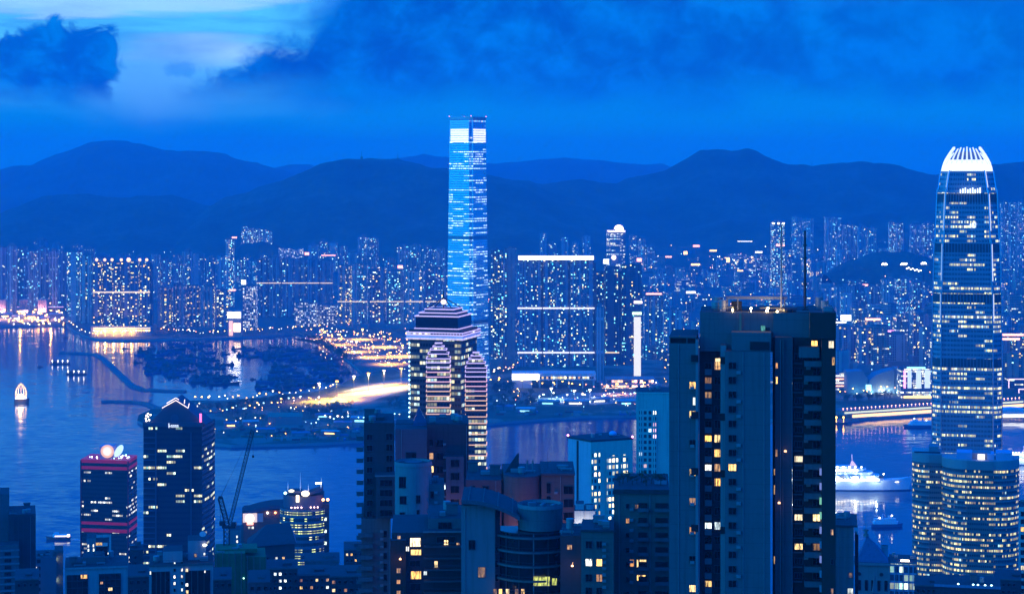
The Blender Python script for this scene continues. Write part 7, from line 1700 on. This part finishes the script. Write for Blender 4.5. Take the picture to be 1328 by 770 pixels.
def cruise(px, py, L, label, a=0.0, full=True):
    g = G(px, py, 0); t_ = thing('cruise_ship', label, 'ship', g); P = lambda nm, mb, m_: part(nm, place(mb, g, a), m_, t_)
    k = L / 150.0; B = 20 * k
    P('hull', hullmesh(L, B, 11 * k, .45, .75), HULLW)
    P('waterline_band', hullmesh(L * 1.001, B * 1.004, 1.2, .0, .95), HULLB)
    tiers = [(-.48, .30, .48, 11, 14.5), (-.47, .27, .46, 14.5, 18), (-.46, .22, .44, 18, 21.5), (-.42, .17, .40, 21.5, 25), (-.30, .10, .30, 25, 28)]
    SW = emit('ship_deck_glow', (1, .86, .62), 6); SWC = emit('ship_window_glow', (.5, .85, 1), 2.2)
    for i, (x0, x1, w, z0, z1) in enumerate(tiers):
        P('deck', deckp(x0 * L, x1 * L, B * w, z0 * k + .02, z1 * k), HULLW)
        for sgn in (-1, 1):
            hb = B * w * sgn
            n = int((x1 - x0) * L / (4.2 if i in (0, 3) else 7.0))
            wm = MB()
            for j in range(n):
                if (j * 7 + i * 3) % 5 == 0 and i not in (0, 3): continue
                x = x0 * L + 3 + j * ((x1 - x0) * L - 12 * k) / n
                y0, y1 = (hb - .35, hb - .05) if sgn < 0 else (hb + .05, hb + .35)
                wm.box(x, x + (2.6 if i in (0, 3) else 2.8), min(y0, y1), max(y0, y1), (z0 + .9) * k, (z0 + (2.9 if i in (0, 3) else 2.3)) * k)
            P('deck_light_row', wm, SW if i in (0, 3) else SWC)
        P('deck_edge', deckp(x0 * L - .4, x1 * L + .5, B * w + .5, z1 * k - .25, z1 * k + .03), plain('ship_edge', (.75, .78, .82), .5))
    P('bridge_window', MB().box(.245 * L, .303 * L, -B * .30, B * .30, 15.4 * k, 16.9 * k), glass('dark_office_glass'))
    P('funnel', MB().prism([(-.16 * L, -2.6 * k), (-.08 * L, -2.2 * k), (-.08 * L, 2.2 * k), (-.16 * L, 2.6 * k)], 28 * k, 36 * k, [(-.17 * L, -2 * k), (-.11 * L, -1.6 * k), (-.11 * L, 1.6 * k), (-.17 * L, 2 * k)]), plain('funnel_paint', (.55, .35, .34), .5))
    P('radar_mast', MB().prism([(.05 * L, -1.8), (.10 * L, -1.4), (.10 * L, 1.4), (.05 * L, 1.8)], 28 * k, 33 * k, [(.06 * L, -.7), (.075 * L, -.6), (.075 * L, .6), (.06 * L, .7)]).tube((.066 * L, 0, 33 * k), (.064 * L, 0, 41 * k), .35, 6), emit('mast_pink_glow', (1, .6, .6), .9, base=(.7, .6, .6)))
    for j in range(13):
        x = -.42 * L + j * .046 * L; P('deck_lamp', MB().ball((x, -B * .33, 26.6 * k + .6), 1.0 * k, 6, 4), LW)
    P('bow_lamp', MB().box(.35 * L, .42 * L, -B * .20 - 1.4, -B * .20 - .8, 9.6 * k, 10.6 * k), EW); P('bridge_lamp', MB().ball((.305 * L, -B * .2, 19 * k), .9 * k, 6, 4), LW)
    for j in range(5):
        x = -.36 * L + j * .11 * L; P('lifeboat', place(hullmesh(9 * k, 3 * k, 1.8 * k), (x, -B * .5 - 1.0, 15.4 * k)), plain('lifeboat_orange', (.6, .5, .42), .5))
    for j in range(5):
        q = P('rail_floodlight', MB().box(-.40 * L + j * .16 * L - .4, -.40 * L + j * .16 * L + .4, -B * .5 - 5, -B * .5 - 4.4, 15 * k, 15.6 * k).tube((-.40 * L + j * .16 * L, -B * .5 - 4.4, 15.3 * k), (-.40 * L + j * .16 * L, -B * .48, 15.3 * k), .12, 4), LW)
        l = bpy.data.lights.new('rail_floodlight_beam', 'POINT'); l.energy = 9000 * k; l.color = (.75, .98, 1); l.shadow_soft_size = .5; p_ = Vector((-.40 * L + j * .16 * L, -B * .5 - 6, 15 * k)); p_.rotate(Vector((0, 0, 1)).rotation_difference(Vector((0, 0, 1)))); ca, sa = math.cos(a), math.sin(a)
        link('rail_floodlight_beam', l, q, (ca * p_.x - sa * p_.y, sa * p_.x + ca * p_.y, p_.z))
    return t_
cruise(1094, 634.5, 158, 'white cruise ship with lit decks passing right of the huge dark tower', math.radians(-3))
cruise(1322, 602, 90, 'second white lit passenger ship, half hidden behind the granite offices', math.radians(-6))
def ferry(px, py, L, a, label, lit=True):
    g = G(px, py, 0); t_ = thing('ferry', label, 'ferry', g); P = lambda nm, mb, m_: part(nm, place(mb, g, a), m_, t_)
    P('hull', hullmesh(L, L * .22, 3.2, .2), HULLB); P('lower_deck', deckp(-L * .44, L * .36, L * .095, 3.22, 6.2), HULLW); P('upper_deck', deckp(-L * .40, L * .30, L * .09, 6.22, 9.2), HULLW)
    if lit:
        for z, m_ in ((4.0, emit('ferry_green_glow', (.7, 1, .8), 2.6)), (7.0, EC)):
            wm = MB()
            for j in range(12): x = -L * .40 + j * L * .058; wm.box(x, x + L * .045, -L * .1 - .3, -L * .1 + .02, z, z + 1.5)
            P('deck_light_row', wm, m_)
    P('wheelhouse', deckp(L * .05, L * .22, L * .055, 9.22, 12), HULLW); P('funnel', MB().cyl(-L * .12, 0, 1.2, 9.2, 14, 10), plain('ferry_funnel', (.1, .3, .5), .5)); P('mast', MB().tube((L * .1, 0, 12), (L * .1, 0, 17), .2, 5), DARKM)
    P('roof_lamp', MB().ball((L * .15, -2, 12.6), .9, 6, 4), LW); P('roof_lamp', MB().ball((-L * .25, -2, 10.2), .9, 6, 4), LW)
ferry(1192, 553.5, 46, math.radians(183), 'blue and white double-deck ferry lit green beside the pier')
ferry(1150, 682.5, 34, math.radians(4), 'dark small ferry crossing below the white cruise ship', False)
# excursion boat; added bulb strings stand in for the bloom of its lamps
g = G(28, 521.5, 0); JB = thing('excursion_boat', 'excursion boat blazing with light inside added bulb strings shaped as its bloom', 'boat', g); P = lambda nm, mb, m_, **k: part(nm, place(mb, g, 0.25), m_, JB)
P('hull', hullmesh(24, 8, 5.5, .3), HULLD); P('rail_light', deckp(-10.4, 8, 3.5, 6.2, 7.6), emit('rail_bluewhite', (.6, .8, 1), 3)); P('cabin', deckp(-8.5, 6, 3, 7.62, 11), HULLW)
P('cabin_window', deckp(-7.5, 5, 3.12, 8.4, 10.2), emit('cabin_glow', (1, .58, .20), 8)); P('upper_cabin', deckp(-6, 4, 2.4, 11.02, 14), HULLW); P('cabin_window', deckp(-5.4, 3.4, 2.52, 11.7, 13.3), MATS['cabin_glow'])
P('mast', MB().tube((-1, 0, 14), (-1, 0, 31), .3, 6, .15), DARKM)
for q in range(12):
    a = 2 * PI * q / 12; mb = MB()
    for j in range(14):
        f = j / 13; r_ = 1.0 + 8.2 * math.sin(PI * (f ** .8) * .62); mb.ball((-1 + r_ * math.cos(a), r_ * .55 * math.sin(a), 31 - 22 * f), .5, 5, 3)
    P('bloom_string', mb, emit('bloom_string_glow', (1, .50, .10), 5))
l = bpy.data.lights.new('added_streak_light', 'POINT'); l.energy = 60000; l.color = (1, .55, .16); l.shadow_soft_size = 2.5; link('added_streak_light', l, JB, (0, -9, 13))  # light added beside the hull for a golden streak on the water
# small lit barges off the breakwater
for px, py, lab, a in ((78, 472, 'lamp-lit working barge, upper of the two off the breakwater', .1), (99, 485.5, 'lamp-lit working barge, lower of the two off the breakwater', -.05)):
    g = G(px, py, 0); t_ = thing('barge', lab, 'barge', g); P = lambda nm, mb, m_: part(nm, place(mb, g, a), m_, t_)
    P('hull', hullmesh(38, 9, 2.6, .1, .95), HULLD); P('deckhouse', MB().box(-14, -6, -3, 3, 2.6, 7), HULLD); P('derrick', MB().tube((4, 0, 2.6), (4, 0, 13), .3, 5).tube((4, 0, 4), (13, 0, 11), .2, 5), DARKM)
    for x in (-15, -4, 5, 15): P('deck_lamp', MB().tube((x, -2.5, 2.6), (x, -2.5, 6), .12, 4).ball((x, -2.5, 6.6), 1.15, 6, 4), LW)
g = G(76, 699, 0); SB = thing('fast_ferry', 'small fast ferry with bright cabin leaving a pale wake', 'boat', g); P = lambda nm, mb, m_: part(nm, place(mb, g, math.radians(184)), m_, SB)
P('hull', hullmesh(25, 7, 2.6, .4), plain('fast_red_hull', (.40, .10, .10), .5)); P('cabin', deckp(-9, 6, 2.8, 2.62, 5.2), HULLW); P('cabin_window', deckp(-8.6, 5, 2.9, 3.3, 4.5), emit('fast_cabin_glow', (1, .9, .6), 2.2)); P('wheelhouse', deckp(0, 5, 1.8, 5.22, 7.2), HULLW); P('deck_lamp', MB().box(-11.5, -9, -2.4, 2.4, 3, 5), EW)
FOAM = plain('wake_foam', (.55, .62, .68), .6, var=1.0, scale=.3)
def wake(g, L, w, a, n=70):
    mb = MB(); r = random.Random(int(g.x))
    for i in range(n):
        f = r.random() ** 1.3; x = f * L; y = r.gauss(0, .4) * w * (.25 + f); s = r.uniform(.4, 1.6) * (1 - .5 * f)
        ca, sa = math.cos(a), math.sin(a); X0, Y1 = g.x + ca * x - sa * y, g.y + sa * x + ca * y
        mb.add([(X0 - s * 2.5, Y1 - s * .5, .05 + i * .0006), (X0 + s * 2.5, Y1 - s * .35, .05 + i * .0006), (X0 + s * 2.2, Y1 + s * .5, .05 + i * .0006), (X0 - s * 2, Y1 + s * .4, .05 + i * .0006)], [(0, 1, 2, 3)])
    tag(link('wake_foam', mb.mesh('wake_foam', FOAM)), 'pale foam trailing behind a moving boat', None, None, 'stuff')
wake(g + Vector((10, 0, 0)), 70, 4, math.radians(-8)); g2 = G(1150, 682.5, 0); wake(g2 + Vector((-16, 0, 0)), 60, 4, math.radians(184))
# moored boats in the shelter
def fleet_boat(seed):
    r = random.Random(seed); L = r.uniform(20, 34); hb = hullmesh(L, L * .26, r.uniform(2, 3), .5, .85); dh = MB().box(-L * .40, -L * .15, -L * .09, L * .09, 2.2, 2.2 + r.uniform(3, 6)); 
    dh.box(-L * .36, -L * .24, -L * .07, L * .07, 5, 8.5)
    rg = MB().tube((L * .05, 0, 2), (L * .05, 0, r.uniform(13, 22)), .32, 5, .2).tube((L * .05, 0, 4), (L * r.uniform(.3, .5), r.uniform(-2, 2), r.uniform(10, 19)), .26, 5, .16).tube((-L * .2, 0, 8), (-L * .2, 0, 13), .2, 4)
    rg.tube((L * .05, 0, 10), (-L * .2, 0, 12.5), .08, 3)
    return [x.mesh(n_, m_) for x, n_, m_ in ((hb, 'hull', r.choice((HULLD, HULLB, WOOD))), (dh, 'deckhouse', r.choice((plain('deckhouse_grey', (.12, .13, .15), .7), plain('deckhouse_green', (.05, .10, .09), .7), WOOD))), (rg, 'derrick', DARKM))]
FLEET = [fleet_boat(s) for s in range(9)]
SMALL = []
for s in range(3):
    mb = hullmesh(11 + s * 2, 3.4, 1.3, .5); mb.box(-3, 1, -1.2, 1.2, 1.3, 3.4); SMALL.append(mb.mesh('sampan', [HULLD, HULLB, WOOD][s]))
rb_ = random.Random(21)
def inside(p, poly):
    c_ = False; n = len(poly)
    for i in range(n):
        (x0, y0), (x1, y1) = poly[i], poly[(i + 1) % n]
        if (y0 > p[1]) != (y1 > p[1]) and p[0] < (x1 - x0) * (p[1] - y0) / (y1 - y0) + x0: c_ = not c_
    return c_
def fleet(poly, n, label, group, small=.2, rows=None):
    x0, x1 = min(p[0] for p in poly), max(p[0] for p in poly); y0, y1 = min(p[1] for p in poly), max(p[1] for p in poly); k = 0; tries = 0; used = []
    while k < n and tries < n * 60:
        tries += 1; p = (rb_.uniform(x0, x1), rb_.uniform(y0, y1))
        if not inside(p, poly): continue
        g = G(*p, 0)
        if any((g - u).length < (13 if tries < n * 30 else 9) for u in used): continue
        used.append(g); k += 1; a = rb_.choice((.15, .2, .1, 3.3)) + rb_.uniform(-.35, .35)
        if rb_.random() < small:
            o = tag(link('sampan', rb_.choice(SMALL), None, g), 'small sampan among ' + label, 'boat', 'sampans among ' + group); o.rotation_euler.z = a; continue
        ms_ = rb_.choice(FLEET); r = thing('work_boat', 'dark moored work boat in ' + label, 'boat', g, 'work boats in ' + group); r.rotation_euler.z = a
        s = rb_.uniform(.8, 1.25); r.scale = (s, s, s)
        for nm, me in zip(('hull', 'deckhouse', 'derrick'), ms_): link(nm, me, r)
fleet([(176, 466), (190, 452), (215, 446), (262, 446), (296, 452), (300, 478), (299, 499), (262, 500), (222, 500), (228, 490), (198, 488), (180, 474)], 88, 'the big dark fleet behind the angled breakwater', 'the big dark fleet', .1)
fleet([(302, 452), (345, 449), (400, 452), (396, 470), (345, 468), (306, 463)], 44, 'the upper rows of the middle fleet', 'the upper middle fleet', .3)
fleet([(352, 478), (378, 472), (420, 470), (449, 480), (446, 492), (420, 498), (372, 507), (336, 506), (344, 492)], 60, 'the lower fleet before the lit yard', 'the lower fleet', .15)
fleet([(405, 446), (425, 456), (440, 468), (425, 470), (404, 460)], 12, 'the few boats by the tree belt', 'the boats by the tree belt', .4)
for px, py, lab in ((298, 487, 'small boat, left of two in the bright billboard reflection'), (305, 489, 'small boat, right of two in the bright billboard reflection'), (328, 492, 'lone sampan right of the bright reflection'), (161, 452, 'lone sampan under the lamp-topped block'), (85, 438, 'small boat by the bending quay'), (52, 476, 'lone dark sampan left of the barges'), (438, 490, 'small sampan near the lower fleet')):
    o = tag(link('sampan', SMALL[0], None, G(px, py, 0)), lab, 'boat'); o.rotation_euler.z = .3
